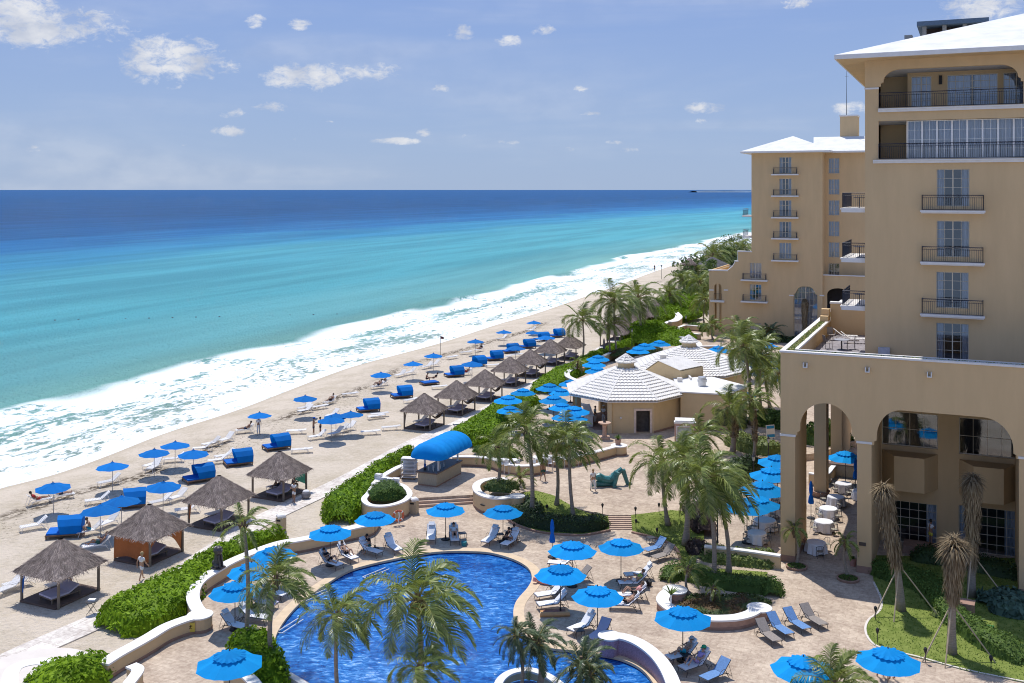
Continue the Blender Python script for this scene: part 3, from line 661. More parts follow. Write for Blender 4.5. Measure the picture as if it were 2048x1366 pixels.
# kerbs of the lawns
def kerb(pts, h=0.12, wd=0.2, z=0.0, m=None):
    b = MB(); ribbon(b, smooth_path([P(x, y, z) for x, y in pts], 4), wd, z - 0.3, z + h); o = b.build('stone_kerb', m or M_FOOT); o['kind'] = 'structure'
kerb([(1016, 1030), (1018, 1042), (1045, 1056), (1093, 1068), (1164, 1072), (1220, 1062)])
kerb([(1264, 1066), (1319, 1080), (1349, 1096), (1360, 1118), (1357, 1140)])
kerb([(1747, 1165), (1763, 1201), (1759, 1223), (1737, 1241), (1731, 1264), (1748, 1290), (1790, 1304), (1837, 1315), (1933, 1341), (2060, 1367)], 0.06, 0.12, 0, M_CONC)
kerb([(1350, 1139), (1392, 1145), (1440, 1158)])
# ------------------------------------------------------------ foliage
def leaf_cloud(samples, size, spread=0.9):
    vs = []; fs = []
    for p, nrm in samples:
        n = (nrm + Vector((ru(-1, 1), ru(-1, 1), ru(-1, 1))) * spread).normalized()
        a = n.cross(Vector((ru(-1, 1), ru(-1, 1), ru(-1, 1)))).normalized(); c = n.cross(a)
        l = size * ru(0.6, 1.25); w_ = l * ru(0.4, 0.6); k = len(vs)
        vs += [p - a * l, p + c * w_, p + a * l, p - c * w_]; fs.append((k, k + 1, k + 2, k + 3))
    return vs, fs
def hedge(pts, wid, h, label, m=None, z0=0.0, dens=46, size=0.15, name='hedge', cat='hedge', group=None, power=3.0, rough=0.12, k=4, foot_z=None, spread=0.8):
    """a mound of leaves along a path on the ground; wid: one width or one per point"""
    path = smooth_path([P(x, y, z0) for x, y in pts], k) if len(pts) > 1 else None
    if not isinstance(wid, (list, tuple)): wid = [wid] * len(pts)
    n = len(path); c0 = path[0].copy()
    root = empty(name, (c0.x, c0.y, z0))
    loc = [p - c0 for p in path]
    def wd(f):
        x = f * (len(wid) - 1); i = min(int(x), len(wid) - 2) if len(wid) > 1 else 0
        return wid[0] if len(wid) == 1 else wid[i] + (wid[i + 1] - wid[i]) * (x - i)
    L_ = sum((loc[i + 1] - loc[i]).length for i in range(n - 1))
    sm = []; core = MB(); rings = []
    def prof(a, f):
        e = min(1.0, min(f, 1 - f) * L_ / (wd(f) * 0.5) + 0.15)
        e = math.sin(min(1, e) * math.pi / 2)
        return h * e * (max(0.0, 1 - abs(a) ** power)) ** 0.5, e
    left = offset(loc, 1.0)
    def at(f, a):
        x = f * (n - 1); i = min(int(x), n - 2); t = x - i
        c = loc[i].lerp(loc[i + 1], t); o = (left[i] - loc[i]).lerp(left[i + 1] - loc[i + 1], t)
        z, e = prof(a, f)
        p = c + o * (a * wd(f) / 2 * (0.55 + 0.45 * e))
        bump = 1 + rough * 2.2 * mnoise.noise(Vector((p.x * 0.9 + c0.x, p.y * 0.9 + c0.y, 0)))
        return Vector((p.x, p.y, z * bump))
    mean_w = sum(wid) / len(wid); area = L_ * (mean_w + h * 1.2); cnt = int(area * dens)
    for _ in range(cnt):
        f = rnd(); a = ru(-1, 1)
        if rnd() < 0.35: a = math.copysign(1 - rnd() ** 1.5 * 0.25, a)
        p = at(f, a); e = 0.02
        q1 = at(min(1, f + e), a) - at(max(0, f - e), a); q2 = at(f, min(1, a + e * 2)) - at(f, max(-1, a - e * 2))
        nr = q1.cross(q2)
        if nr.z < 0: nr = -nr
        if nr.length < 1e-9: nr = Vector((0, 0, 1))
        nr.normalize()
        if abs(a) > 0.93: p.z *= rnd(); nr = Vector((nr.x, nr.y, 0.1))
        p += nr * ru(-0.12, 0.07)
        if p.z < 0.03: p.z = ru(0.03, 0.15)
        sm.append((p, nr))
    # a leafy body inside so that nothing shows through
    na = 8; nf = max(6, int(L_ / 0.8)); vs = []
    for i in range(nf + 1):
        for j in range(na + 1):
            p = at(0.012 + 0.976 * i / nf, (-1 + 2 * j / na) * 0.97); p.z = max(0.0, p.z * 0.9 - 0.03) if 0 < j < na else -0.02; vs.append(p)
    core.add(vs, [(i * (na + 1) + j, (i + 1) * (na + 1) + j, (i + 1) * (na + 1) + j + 1, i * (na + 1) + j + 1) for i in range(nf) for j in range(na)])
    b = MB(); v, f = leaf_cloud(sm, size * 0.9, spread); b.add(v, f); b.add(core.v, core.f); b.build('foliage', m or M_HEDGE, root)
    tag(root, label, cat, group)
    return root
HG = 'leafy hedges along the beach wall'
def leafy_tree(px, h, r, label, m=None):
    base = P(px[0], px[1], 0); root = empty('sea_grape_tree', base); b = MB()
    b.tube([(0, 0, 0), (.15, 0, h * .35), (0, .1, h * .6)], [.28, .22, .14], 8)
    for i in range(6):
        a = i * 1.05; b.tube([(0.1, 0, h * (.3 + .04 * i)), (math.cos(a) * r * .55, math.sin(a) * r * .55, h * (.62 + .04 * i))], .1, 5, r1=.03)
    b.build('trunk', mat('grey_bark', (.16, .13, .10), .9, .2, 4), root); sm = []
    for i in range(26):
        a = ru(0, 6.28); f = ru(.3, 1.0); rr = r * math.sqrt(rnd()) * (1 - .4 * abs(f - .6)); c = Vector((math.cos(a) * rr, math.sin(a) * rr, h * f)); q = ru(.5, 1.1) * r * .28
        for _ in range(70):
            d = Vector((ru(-1, 1), ru(-1, 1), ru(-1, 1))).normalized(); sm.append((c + Vector((d.x * q, d.y * q, d.z * q * .75)) * ru(.6, 1.05), d))
    b = MB(); v, f_ = leaf_cloud(sm, .30, .9); b.add(v, f_); b.build('crown', m or M_DARK2, root); tag(root, label, 'tree', 'sea grape trees by the far wing')
M_DARK2 = island_mat('sea_grape_tree_leaf', (0.04, 0.085, 0.02), (0.15, 0.22, 0.05))
hedge([(216, 1266), (262, 1246), (310, 1218), (352, 1190), (395, 1160), (440, 1130), (500, 1104), (570, 1082)], [3.6, 4.6, 4.6, 3.8, 2.4, 1.7, 1.6, 1.4], 1.25, 'bright green sea grape hedge between boardwalk and long curved wall', group=HG, k=4, dens=62)
hedge([(70, 1400), (120, 1372), (175, 1358), (228, 1356)], [3.4, 3.6, 3.2, 2.2], 1.15, 'bright green bush beside the small round basin', group=HG, dens=62)
hedge([(678, 1050), (690, 1020), (715, 998), (740, 976), (770, 952), (800, 934), (826, 924)], [2.6, 3.6, 3.4, 2.2, 1.9, 1.7, 1.2], 1.5, 'bright green hedge climbing beside the round planter and towel cart', group=HG, dens=55)
hedge([(928, 895), (945, 882), (975, 862), (1000, 842), (1030, 822), (1060, 806)], [3.5, 5, 4.5, 4.5, 4, 4], 1.5, 'bright green hedge behind the blue barrel awning', group=HG, size=0.17)
hedge([(1082, 790), (1110, 768), (1135, 752), (1160, 740), (1185, 725), (1205, 716), (1230, 706), (1262, 694)], [3.6, 4, 4, 3, 2.6, 2.2, 1.8, 1.6], 1.3, 'bright green hedge between boardwalk and tiled pavilion', group=HG, size=0.17)
hedge([(1283, 694), (1295, 680), (1305, 668)], [7, 9, 7], 2.6, 'big round green sea grape bush before the S-shaped wall', group=HG, size=0.2)
hedge([(1345, 700), (1352, 690), (1358, 683)], [6, 7, 5], 2.4, 'round green sea grape bush against the S-shaped wall', group=HG, size=0.2)
hedge([(1300, 655), (1325, 640), (1350, 625), (1372, 610), (1385, 600)], [7, 10, 11, 12, 10], 2.6, 'wide green sea grape thicket beyond the thatched huts', group=HG, size=0.26, dens=26)
leafy_tree((1402, 612), 6.5, 4.2, 'spreading dark sea grape tree beside the far hotel wing')
leafy_tree((1381, 592), 9.0, 4.5, 'tall loose sea grape tree in front of the thatched lookout')
leafy_tree((1398, 580), 7.5, 4.8, 'dark tree between the lookout and the far hotel wing')
leafy_tree((1447, 540), 7.0, 6.0, 'round dark tree on the dune beside the stepped wall')
leafy_tree((1470, 522), 8.0, 7.0, 'furthest dark tree on the dune behind the wing')
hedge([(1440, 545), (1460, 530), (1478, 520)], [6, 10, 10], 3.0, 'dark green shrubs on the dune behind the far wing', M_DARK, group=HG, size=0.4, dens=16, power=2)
hedge([(738, 994), (774, 991), (810, 988)], [2.7, 2.9, 2.7], 1.0, 'dense clipped round hedge in the round planter', M_HEDGE2, z0=1.1, size=0.085, dens=170, power=6, rough=0.03, group='clipped hedges', spread=0.6)
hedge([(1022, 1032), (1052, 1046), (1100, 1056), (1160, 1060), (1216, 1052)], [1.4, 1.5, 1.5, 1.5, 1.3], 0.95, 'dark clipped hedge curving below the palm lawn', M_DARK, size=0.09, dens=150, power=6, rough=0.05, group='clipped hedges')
hedge([(1018, 1012), (1040, 1010), (1062, 1026), (1072, 1038)], [2.2, 2.4, 2.0, 1.5], 0.8, 'dark leafy shrubs beside the C-shaped planter', M_DARK, z0=0.2, size=0.14, dens=60, group='clipped hedges', name='shrub', cat='shrub')
hedge([(975, 972), (995, 976), (1018, 980), (1030, 984)], [1.8, 2.3, 1.6, 1.2], 0.7, 'bronze and yellow green shrubs inside the C-shaped planter', M_VARI, z0=1.15, size=0.12, dens=90, name='shrub', cat='shrub')
hedge([(1332, 1166), (1352, 1150), (1390, 1158), (1440, 1170), (1490, 1178), (1538, 1182), (1546, 1196)], [1.3, 1.6, 1.7, 1.6, 1.6, 1.7, 1.4], 0.85, 'grey green hedge round the back of the flower bed', M_HEDGE2, size=0.09, dens=130, group='clipped hedges')
hedge([(1360, 1205), (1400, 1212), (1450, 1216), (1495, 1210), (1525, 1198)], [2.2, 3.0, 3.4, 2.8, 1.8], 0.4, 'low red brown and green flower bed inside the seat wall', M_FLOW, size=0.09, dens=140, name='flower_bed', cat='flower bed')
hedge([(1398, 1118), (1430, 1116), (1480, 1120), (1530, 1126), (1558, 1128)], [1.6, 2.6, 2.6, 2.6, 1.8], 0.7, 'variegated yellow green shrubs below the restaurant terrace wall', M_VARI, size=0.11, dens=110, name='shrub', cat='shrub')
hedge([(1385, 1094), (1397, 1104), (1400, 1118)], [1.4, 1.7, 1.4], 0.8, 'purple leaved shrub at the corner of the terrace wall', M_PURP, size=0.1, dens=110, name='shrub', cat='shrub')
hedge([(1378, 1020), (1392, 1035), (1404, 1052), (1412, 1068)], [1.8, 2, 2, 1.6], 0.9, 'purple leaved hedge between the lawn and the parasols', M_PURP, z0=0.3, size=0.1, dens=100, name='shrub', cat='shrub')
hedge([(492, 1294), (500, 1310), (515, 1335), (530, 1358), (545, 1385)], [2.2, 2.6, 2.6, 2.3, 2.3], 1.3, 'green bush round the palm foot at the pool edge', M_HEDGE, size=0.14, dens=62, group=HG)
hedge([(1460, 885), (1480, 892), (1500, 900), (1530, 905), (1560, 900)], [2, 2.5, 2.5, 3, 3], 1.3, 'flowering shrubs behind the terrace parasols', M_VARI, z0=0.6, size=0.16, dens=50, name='shrub', cat='shrub')
hedge([(1420, 985), (1450, 965), (1480, 948), (1515, 935)], [2.4, 2.4, 2.4, 2.2], 1.2, 'shrubs under the plaza palms before the parasols', M_DARK, z0=0.3, size=0.15, dens=55, name='shrub', cat='shrub')
hedge([(1500, 842), (1530, 846), (1560, 850), (1600, 860)], [3, 4, 4, 4], 1.3, 'dark green shrubs seen beside the arcade corner', M_HEDGE2, z0=0.6, size=0.18, dens=45, name='shrub', cat='shrub')
hedge([(1440, 845), (1465, 850), (1480, 858)], [2, 2.5, 2], 1.4, 'shrubs at the foot of the fibrous trunk palm', M_DARK, z0=0.6, size=0.16, dens=50, name='shrub', cat='shrub')
hedge([(1225, 716), (1250, 710), (1285, 706), (1325, 704)], [3, 3.5, 3.5, 2.5], 0.9, 'reddish green bed between curved wall and pavilion', M_FLOW, z0=0.6, size=0.17, dens=45, name='flower_bed', cat='flower bed')
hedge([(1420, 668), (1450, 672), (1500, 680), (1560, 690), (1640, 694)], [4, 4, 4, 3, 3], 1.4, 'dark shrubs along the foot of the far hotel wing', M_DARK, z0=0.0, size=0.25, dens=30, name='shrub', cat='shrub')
hedge([(1380, 655), (1400, 660), (1420, 664)], [2.5, 2.8, 2.5], 1.0, 'low green hedge beside the horseshoe planter', M_HEDGE2, z0=0.6, size=0.2, dens=35, name='hedge')
hedge([(1366, 640), (1380, 634), (1392, 630)], [3, 4, 3], 1.2, 'round shrub inside the bend of the S-shaped wall', M_HEDGE, z0=0.6, size=0.22, dens=35, name='shrub', cat='shrub')
hedge([(1755, 1140), (1775, 1150), (1800, 1158), (1850, 1175), (1880, 1205), (1900, 1235), (1935, 1262), (1985, 1295), (2060, 1330)], [1.8, 2.2, 2.2, 2.2, 1.8, 1.6, 1.7, 1.9, 2.0], 0.85, 'long clipped hedge curving through the lawn by the arcade', M_HEDGE2, size=0.095, dens=120, group='clipped hedges', power=5)
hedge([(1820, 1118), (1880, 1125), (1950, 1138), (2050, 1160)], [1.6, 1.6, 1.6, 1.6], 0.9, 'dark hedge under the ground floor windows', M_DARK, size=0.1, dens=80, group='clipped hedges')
hedge([(1972, 1215), (1995, 1212), (2030, 1225), (2060, 1235)], [2.2, 2.8, 2.8, 2.4], 1.1, 'blue green agave and fern clump in the shaded garden', island_mat('agave_leaf', (0.03, 0.07, 0.05), (0.12, 0.20, 0.15)), size=0.26, dens=40, name='shrub', cat='shrub')
hedge([(1868, 1236), (1882, 1232)], [0.8, 0.9], 0.6, 'small pale variegated bush on the shaded lawn', M_VARI, size=0.1, dens=140, name='shrub', cat='shrub')
hedge([(1625, 905), (1640, 898), (1660, 893), (1700, 888)], [3, 3, 3, 3], 2.4, 'green shrubs seen through the arcade openings', M_HEDGE2, size=0.2, dens=40, name='shrub', cat='shrub')
hedge([(945, 902), (975, 903), (1005, 908), (1040, 916)], [1.2, 1.6, 1.8, 1.5], 0.5, 'low green ground cover behind the wavy wall', M_HEDGE2, z0=0.9, size=0.14, dens=70, name='hedge')

# ------------------------------------------------------------ palms
def frond(b, length, el, az, droop, wind, nl=26, lw=0.05, lf=0.30, side_droop=0.5, base=Vector((0, 0, 0)), rad=0.035, twist=0.0):
    d = Vector((math.cos(az) * math.cos(el), math.sin(az) * math.cos(el), math.sin(el)))
    p = base + Vector((math.cos(az), math.sin(az), 0)) * 0.08; n = 16; st = length / n; pts = [p.copy()]; ds = [d.copy()]
    for i in range(n):
        f = i / n
        d = (d + Vector((0, 0, -1)) * droop * (0.04 + 0.16 * f) + wind * (0.02 + 0.09 * f)).normalized()
        p = p + d * st; pts.append(p.copy()); ds.append(d.copy())
    b.cur = 1; b.tube([pts[i] for i in (0, 2, 5, 8, 12, 16)], [rad, rad * .8, rad * .6, rad * .45, rad * .3, rad * .1], 4, cap=False); b.cur = 0
    for k in range(nl):
        f = 0.16 + 0.84 * (k + 0.5) / nl; x = f * n; i = min(int(x), n - 1); t = x - i
        q = pts[i].lerp(pts[i + 1], t); dd = ds[i].lerp(ds[i + 1], t).normalized()
        sd = dd.cross(Vector((0, 0, 1)))
        if sd.length < 0.05: sd = Vector((1, 0, 0))
        sd.normalize(); upv = sd.cross(dd)
        ll = length * lf * (math.sin(math.pi * min(1, f * 0.8 + 0.16)) ** 0.7) * ru(0.85, 1.1)
        for s in (-1, 1):
            jd = Vector((ru(-.12, .12), ru(-.12, .12), ru(-.12, .12)))
            v1 = (sd * s * 0.85 + dd * (0.45 + 0.5 * f) + upv * 0.22 + jd).normalized()
            m1 = q + v1 * ll * 0.45
            v2 = (v1 + Vector((0, 0, -side_droop * ru(0.7, 1.3))) + wind * 0.35).normalized()
            e = m1 + v2 * ll * 0.55
            wv = (dd + upv * 0.4 * s).normalized() * lw
            b.add([q - wv * 0.5, q + wv * 0.5, m1 + wv * 0.62, m1 - wv * 0.62, e], [(0, 1, 2, 3), (3, 2, 4)])
WIND = Vector((0.9, 0.15, 0))
def crown_mesh(seed, nf, length, wind=1.0, nl=32, lw=0.054, lf=0.32, sdroop=0.6, droop=1.0, up=0.0, nuts=False):
    random.seed(seed); b = MB()
    for i in range(nf):
        f = (i + 0.5) / nf; az = i * 2.399963 + ru(-.2, .2)
        el = R(82 - 112 * f ** 0.85) + ru(-.12, .12) + up
        frond(b, length * ru(0.85, 1.08) * (0.8 + 0.2 * math.sin(math.pi * f)), el, az, droop * ru(0.8, 1.2), WIND * wind * ru(0.5, 1.2), nl, lw, lf, sdroop)
    o = b.build('crown', mats=[M_PALM if not nuts == 2 else M_PALMD, M_RACH]); me = o.data; bpy.data.objects.remove(o); return me
CROWN = [crown_mesh(1, 25, 3.15), crown_mesh(2, 23, 3.0, 1.25), crown_mesh(3, 27, 3.3, 0.9, droop=1.15), crown_mesh(4, 21, 2.9, 1.3, droop=1.1), crown_mesh(7, 24, 3.2, 0.7, droop=1.25)]
PSC = 0.87
CROWN_S = [crown_mesh(5, 12, 1.9, 1.0, 22, 0.045, 0.26), crown_mesh(6, 12, 1.25, 0.2, 24, 0.035, 0.24, 0.4, 1.5)]
CROWN_D = [crown_mesh(8, 24, 1.75, 0.5, 34, 0.032, 0.22, 0.45, 1.0, -0.1, 2), crown_mesh(9, 26, 1.6, 0.5, 34, 0.032, 0.24, 0.5, 1.1, -0.1, 2)]
random.seed(77)
PG = 'coconut palms of the resort garden'
def palm(crown_px, base_px, label, z0=0.0, var=0, scale=1.0, r=0.14, bulge=0.24, nuts=False, depth_off=0.0, pool=None, fib=False, rot=None, name='palm_tree', group=PG):
    base = P(base_px[0], base_px[1], z0)
    yc = base.y + depth_off; crown = PY(crown_px[0], crown_px[1], yc)
    root = empty(name, base); hgt = crown - base
    b = MB(); n = 12; pts = []; rs = []
    for i in range(n + 1):
        f = i / n; q = Vector((hgt.x * f ** 1.4, hgt.y * f ** 1.4, hgt.z * f)); q.x += 0.18 * math.sin(f * 3.1) * (1 if base_px[0] % 2 else -1)
        if i == n: q = hgt
        pts.append(q); rs.append((r + (bulge - r) * max(0, 1 - f * 5) + 0.01 * (i % 2)) * (1 - 0.25 * f))
    b.tube(pts, rs, 10); b.build('trunk', M_TRUNK, root, True)
    lst = pool or CROWN
    me = lst[var % len(lst)]; c = bpy.data.objects.new('crown', me); C.objects.link(c); c.parent = root; c.location = hgt; c.scale = (scale * (PSC if lst is CROWN and not (nuts and scale == 1.15) else 0.92 if lst is CROWN else 1.0),) * 3
    c.rotation_euler = (0, 0, rot if rot is not None else ru(-0.5, 0.5))
    # fibrous head with leaf stubs
    b = MB(); k = scale
    b.lathe([(r * 0.7, -0.55 * k), (r * 1.25, -0.25 * k), (r * 1.35, 0.0), (r * 0.6, 0.35 * k)], 9)
    for i in range(12):
        a = ru(0, 6.28); b.tube([(math.cos(a) * r, math.sin(a) * r, ru(-.4, -.1)), (math.cos(a) * r * 2.4, math.sin(a) * r * 2.4, ru(0, .15))], 0.03, 4, r1=0.012)
    h_ = b.build('leaf_base', mat('palm_fibre', (0.16, 0.11, 0.07), 0.9, 0.3, 8, 0.6), root); h_.location = hgt
    if fib:
        b = MB(); smp = []
        for _ in range(500):
            f = ru(0.35, 1.0); a = ru(0, 6.28); i = min(int(f * n), n - 1); q = pts[i].lerp(pts[i + 1], f * n - i)
            q = q + Vector((math.cos(a), math.sin(a), 0)) * r * (1.2 + 0.9 * f); smp.append((q, Vector((math.cos(a), math.sin(a), 0))))
        v, f_ = leaf_cloud(smp, 0.13, 0.7); b.add(v, f_); b.build('bark_fibre', M_DRY, root)
    if nuts:
        for i in range(6):
            a = i * 1.05 + 0.4; b = MB(); b.ball((math.cos(a) * 0.3, math.sin(a) * 0.3, -0.32 - 0.12 * (i % 2)), 0.13, 6, (1, 1, 1.2)); q = b.build('coconut', mat('coconut_husk', (0.30, 0.20, 0.06), 0.5, 0.3, 5), root, True); q.location = hgt
    tag(root, label, 'palm tree', group); return root
palm((487, 1050), (491, 1290), 'slim young palm with a sparse crown in the pool bed bush', var=0, pool=CROWN_S, r=0.12, bulge=0.17)
palm((552, 1160), (544, 1338), 'palm with yellowing fronds blown sideways at the pool edge', var=1, scale=0.95, r=0.13)
palm((676, 1232), (682, 1440), 'green palm standing before the middle of the pool', var=4, scale=0.86, r=0.10, bulge=0.16, name='palm_tree')
palm((835, 1200), (833, 1470), 'largest coconut palm with brown fruit over the pool', var=2, scale=1.15, nuts=True, r=0.14)
palm((838, 1335), (838, 1540), 'low palm below the largest coconut palm', var=3, scale=0.75, r=0.10)
palm((1032, 1272), (1041, 1385), 'slender palm on the pool island', z0=0.3, pool=CROWN_D, var=0, scale=0.85, r=0.09, bulge=0.13)
palm((1073, 1285), (1077, 1383), 'thick trunked palm on the pool island', z0=0.3, pool=CROWN_D, var=1, scale=1.15, r=0.16, bulge=0.24)
palm((1162, 1330), (1168, 1440), 'low triangle palm rising from the pool near the mosaic wall', pool=CROWN_D, var=0, scale=1.15, r=0.12, rot=1.2)
palm((1178, 1350), (1190, 1450), 'second low triangle palm under the mosaic wall', pool=CROWN_D, var=1, scale=1.0, r=0.12, rot=2.4)
palm((995, 893), (995, 976), 'palm standing in the C-shaped planter', z0=1.2, var=3, scale=0.98)
palm((1053, 862), (1063, 1032), 'tall palm at the corner of the palm lawn', z0=0.2, var=0, scale=1.15, r=0.17)
palm((1108, 888), (1113, 1014), 'slim palm with dark fruit in the middle of the palm lawn', z0=0.35, var=1, scale=0.9, nuts=True)
palm((1140, 880), (1148, 1046), 'palm leaning over the dark clipped hedge by the lawn', z0=0.1, var=2, scale=1.05, nuts=True)
palm((1040, 955), (1037, 973), 'very young palm shoots behind the C-shaped planter', z0=0.6, var=0, pool=CROWN_S, scale=0.8, r=0.06, bulge=0.08)
palm((1326, 925), (1336, 1050), 'round crowned palm beside the lawn torches', z0=0.3, var=4, scale=1.2)
palm((1370, 918), (1371, 1090), 'palm held by three stakes on the lawn', z0=0.1, var=0, scale=1.0, r=0.19, bulge=0.3)
palm((1402, 868), (1404, 985), 'palm before the menu kiosk of the pavilion', z0=0.6, var=3, scale=1.0)
palm((1412, 955), (1427, 1168), 'tall palm leaning out of the flower bed hedge', var=2, scale=1.25, r=0.15, bulge=0.2)
palm((1432, 975), (1457, 1150), 'leaning palm on the small lawn below the parasols', var=4, scale=1.15)
palm((1463, 815), (1465, 905), 'fibrous trunk palm beside the flat roofed kitchen', z0=0.6, var=1, scale=1.15, r=0.24, bulge=0.3, fib=True)
palm((1503, 800), (1507, 930), 'shaggy palm behind the terrace parasols', z0=0.6, var=3, scale=0.95, fib=True)
palm((1521, 712), (1524, 842), 'tall slim palm over the pavilion roof edge', z0=0.6, var=0, scale=1.45, r=0.16)
palm((1488, 694), (1501, 850), 'tall palm crossing the second pavilion roof', z0=0.6, var=2, scale=1.35, r=0.16)
palm((1560, 748), (1574, 870), 'palm half hidden behind the arcade corner', z0=0.6, var=1, scale=1.3)
palm((1482, 660), (1492, 735), 'feathery palm before the ground floor of the far wing', z0=0.6, var=4, scale=1.35)
palm((1165, 640), (1165, 724), 'seaside palm beside the last near thatched hut', var=1, scale=1.5, group='palms at the back of the beach')
palm((1228, 603), (1234, 717), 'tall double headed looking palm at the back of the beach', var=2, scale=1.75, group='palms at the back of the beach')
palm((1277, 596), (1286, 682), 'tallest windblown palm rising from the round sea grape', var=4, scale=2.0, group='palms at the back of the beach', r=0.2)
palm((1220, 648), (1222, 717), 'short yellow green palm between two taller beach palms', var=3, scale=1.2, group='palms at the back of the beach')
palm((1426, 512), (1427, 556), 'palm on the dune beyond the thatched lookout', var=0, scale=2.5, r=0.3, group='palms at the back of the beach')
palm((1480, 497), (1481, 530), 'palm partly behind the stepped wall of the far wing', var=2, scale=2.5, r=0.3, group='palms at the back of the beach')
palm((1412, 600), (1408, 648), 'drooping half dry palm beside the far wing corner', var=3, scale=1.7, group='palms at the back of the beach')
palm((1424, 652), (1426, 680), 'small garden palm below the far wing arch', z0=0.6, var=1, scale=1.0, group='palms at the back of the beach')
palm((1543, 663), (1544, 692), 'dark small palm against the far wing wall', pool=CROWN_D, var=0, scale=1.6, r=0.2, group='palms at the back of the beach')
palm((1536, 662), (1541, 692), 'dark short twin palm against the far wing wall', pool=CROWN_D, var=1, scale=1.2, r=0.2, group='palms at the back of the beach')
palm((1155, 725), (1156, 745), 'agave like palm in the round clay planter by the wall', z0=0.6, pool=CROWN_S, var=1, scale=1.5, r=0.08, group='potted palms')
palm((1670, 1372), (1668, 1470), 'palm tip rising at the bottom edge beside a blue umbrella', var=0, scale=0.9)
palm((1377, 1140), (1378, 1190), 'short feathery palm in the hedge round the flower bed', pool=CROWN_S, var=0, scale=0.85, r=0.08)
palm((1427, 1178), (1428, 1215), 'little palm in the middle of the flower bed', pool=CROWN_S, var=1, scale=0.7, r=0.07)
for (cx_, cy_), (bx, by), lab in (((1588, 1058), (1593, 1130), 'small palm in a round bed at the front arcade pier'), ((1690, 1084), (1696, 1154), 'bent small palm in a round bed before the second pier')):
    palm((cx_, cy_), (bx, by), lab, pool=CROWN_S, var=1, scale=1.05, r=0.09, bulge=0.14, group='potted palms')
    b = MB(); c = P(bx, by + 6, 0); b.lathe([(0.66, 0), (0.70, 0.16), (0.60, 0.17), (0.58, 0.1)], 20); root = b.build('round_planter', M_FOOT); root.location = c
    tag(root, 'round stone rim filled with grass, ' + ('under the small palm by the front pier' if bx < 1650 else 'under the bent palm by the second pier'), 'planter', 'round stone planters')
    g = MB(); v, f_ = leaf_cloud([(Vector((math.cos(t) * q, math.sin(t) * q, 0.14 + 0.12 * (1 - q / .6))), Vector((0, 0, 1))) for t, q in [(ru(0, 6.28), math.sqrt(rnd()) * 0.58) for _ in range(420)]], 0.07); g.add(v, f_); g.build('grass_tuft', M_HEDGE2, root)

# palms wrapped in dry fibre, tied to stakes
def dry_palm(head_px, base_px, hr, label, stake=True, skirt=0.45):
    base = P(*base_px); top = PY(head_px[0], head_px[1], base.y); hgt = top - base
    root = empty('fibre_palm', base); b = MB(); n = 10; pts = [Vector((hgt.x * (i / n) ** 1.5, 0, hgt.z * i / n)) for i in range(n + 1)]
    b.tube(pts, [0.30, 0.25, 0.22, 0.2, 0.19, 0.18, 0.2, 0.22, 0.22, 0.2, 0.12], 12); b.build('trunk', M_TRUNK, root, True)
    vs = []; fs = []
    def strand(p, d, l, w_):
        k = len(vs); s = d.cross(Vector((0, 0, 1)));  s = s.normalized() if s.length > 0.01 else Vector((1, 0, 0))
        m_ = p + d * l * 0.5; e = m_ + (d + Vector((0, 0, -0.9))).normalized() * l * 0.6
        vs.extend([p - s * w_, p + s * w_, m_ + s * w_, m_ - s * w_, e]); fs.extend([(k, k + 1, k + 2, k + 3), (k + 3, k + 2, k + 4)])
    for _ in range(900):
        a = ru(0, 6.28); e = ru(-0.9, 1.3); d = Vector((math.cos(a) * math.cos(e), math.sin(a) * math.cos(e), math.sin(e)))
        strand(hgt + d * ru(0.05, hr * 0.4), (d + Vector((ru(-.3, .3), ru(-.3, .3), ru(-0.6, .2)))).normalized(), hr * ru(0.6, 1.35), 0.022)
    for _ in range(1300):
        f = 1 - rnd() ** 1.2 * skirt; x = f * n; i = min(int(x), n - 1); q = pts[i].lerp(pts[i + 1], x - i); a = ru(0, 6.28)
        rr = (0.20 + 0.26 * (f - (1 - skirt)) / skirt); o_ = ru(.15, .7); d = Vector((math.cos(a) * o_, math.sin(a) * o_, -1)).normalized()
        strand(q + Vector((math.cos(a) * rr, math.sin(a) * rr, 0)), d, ru(0.3, 0.7), 0.025)
    b = MB(); b.add(vs, fs); b.build('crown', M_DRY, root)
    if stake:
        for k, (dx, dy) in enumerate(((-1.7, -0.9), (-0.9, -1.5), (1.6, -1.0))):
            b = MB(); t = Vector((hgt.x * 0.1, 0, 2.5)); b.tube([Vector((dx * 1.15, dy * 1.1, 0)), t + Vector((dx * 0.08, dy * 0.08, 0))], 0.04, 5); b.build('stake', mat('pale_stake_wood', (0.42, 0.33, 0.22), 0.8), root)
    tag(root, label, 'palm tree', 'fibre wrapped palms of the shaded garden')
dry_palm((1767, 985), (1802, 1222), 0.62, 'leaning palm with a dry mop head before the boxed balcony', True, 0.6)
dry_palm((1945, 965), (1943, 1195), 0.65, 'straight dry headed palm in the wall shade', True, 0.7)
dry_palm((1909, 1100), (1903, 1308), 0.78, 'pale shaggy headed palm in the sunny lawn with stakes', True, 0.45)
dry_palm((1610, 603), (1609, 692), 0.5, 'dark dead palm trunk before the big arched window', False, 0.8)
palm((1392, 548), (1396, 590), 'ragged palm between the lookout and the far wing roof', var=1, scale=1.9, r=0.25, group='palms at the back of the beach')
palm((1448, 505), (1450, 540), 'dune palm between two darker trees', var=3, scale=2.2, r=0.3, group='palms at the back of the beach')
palm((1366, 560), (1372, 604), 'slim palm rising from the far sea grape thicket', var=2, scale=1.7, r=0.2, group='palms at the back of the beach')
palm((1340, 590), (1345, 634), 'palm behind the straw shades far up the beach', var=0, scale=1.5, r=0.2, group='palms at the back of the beach')
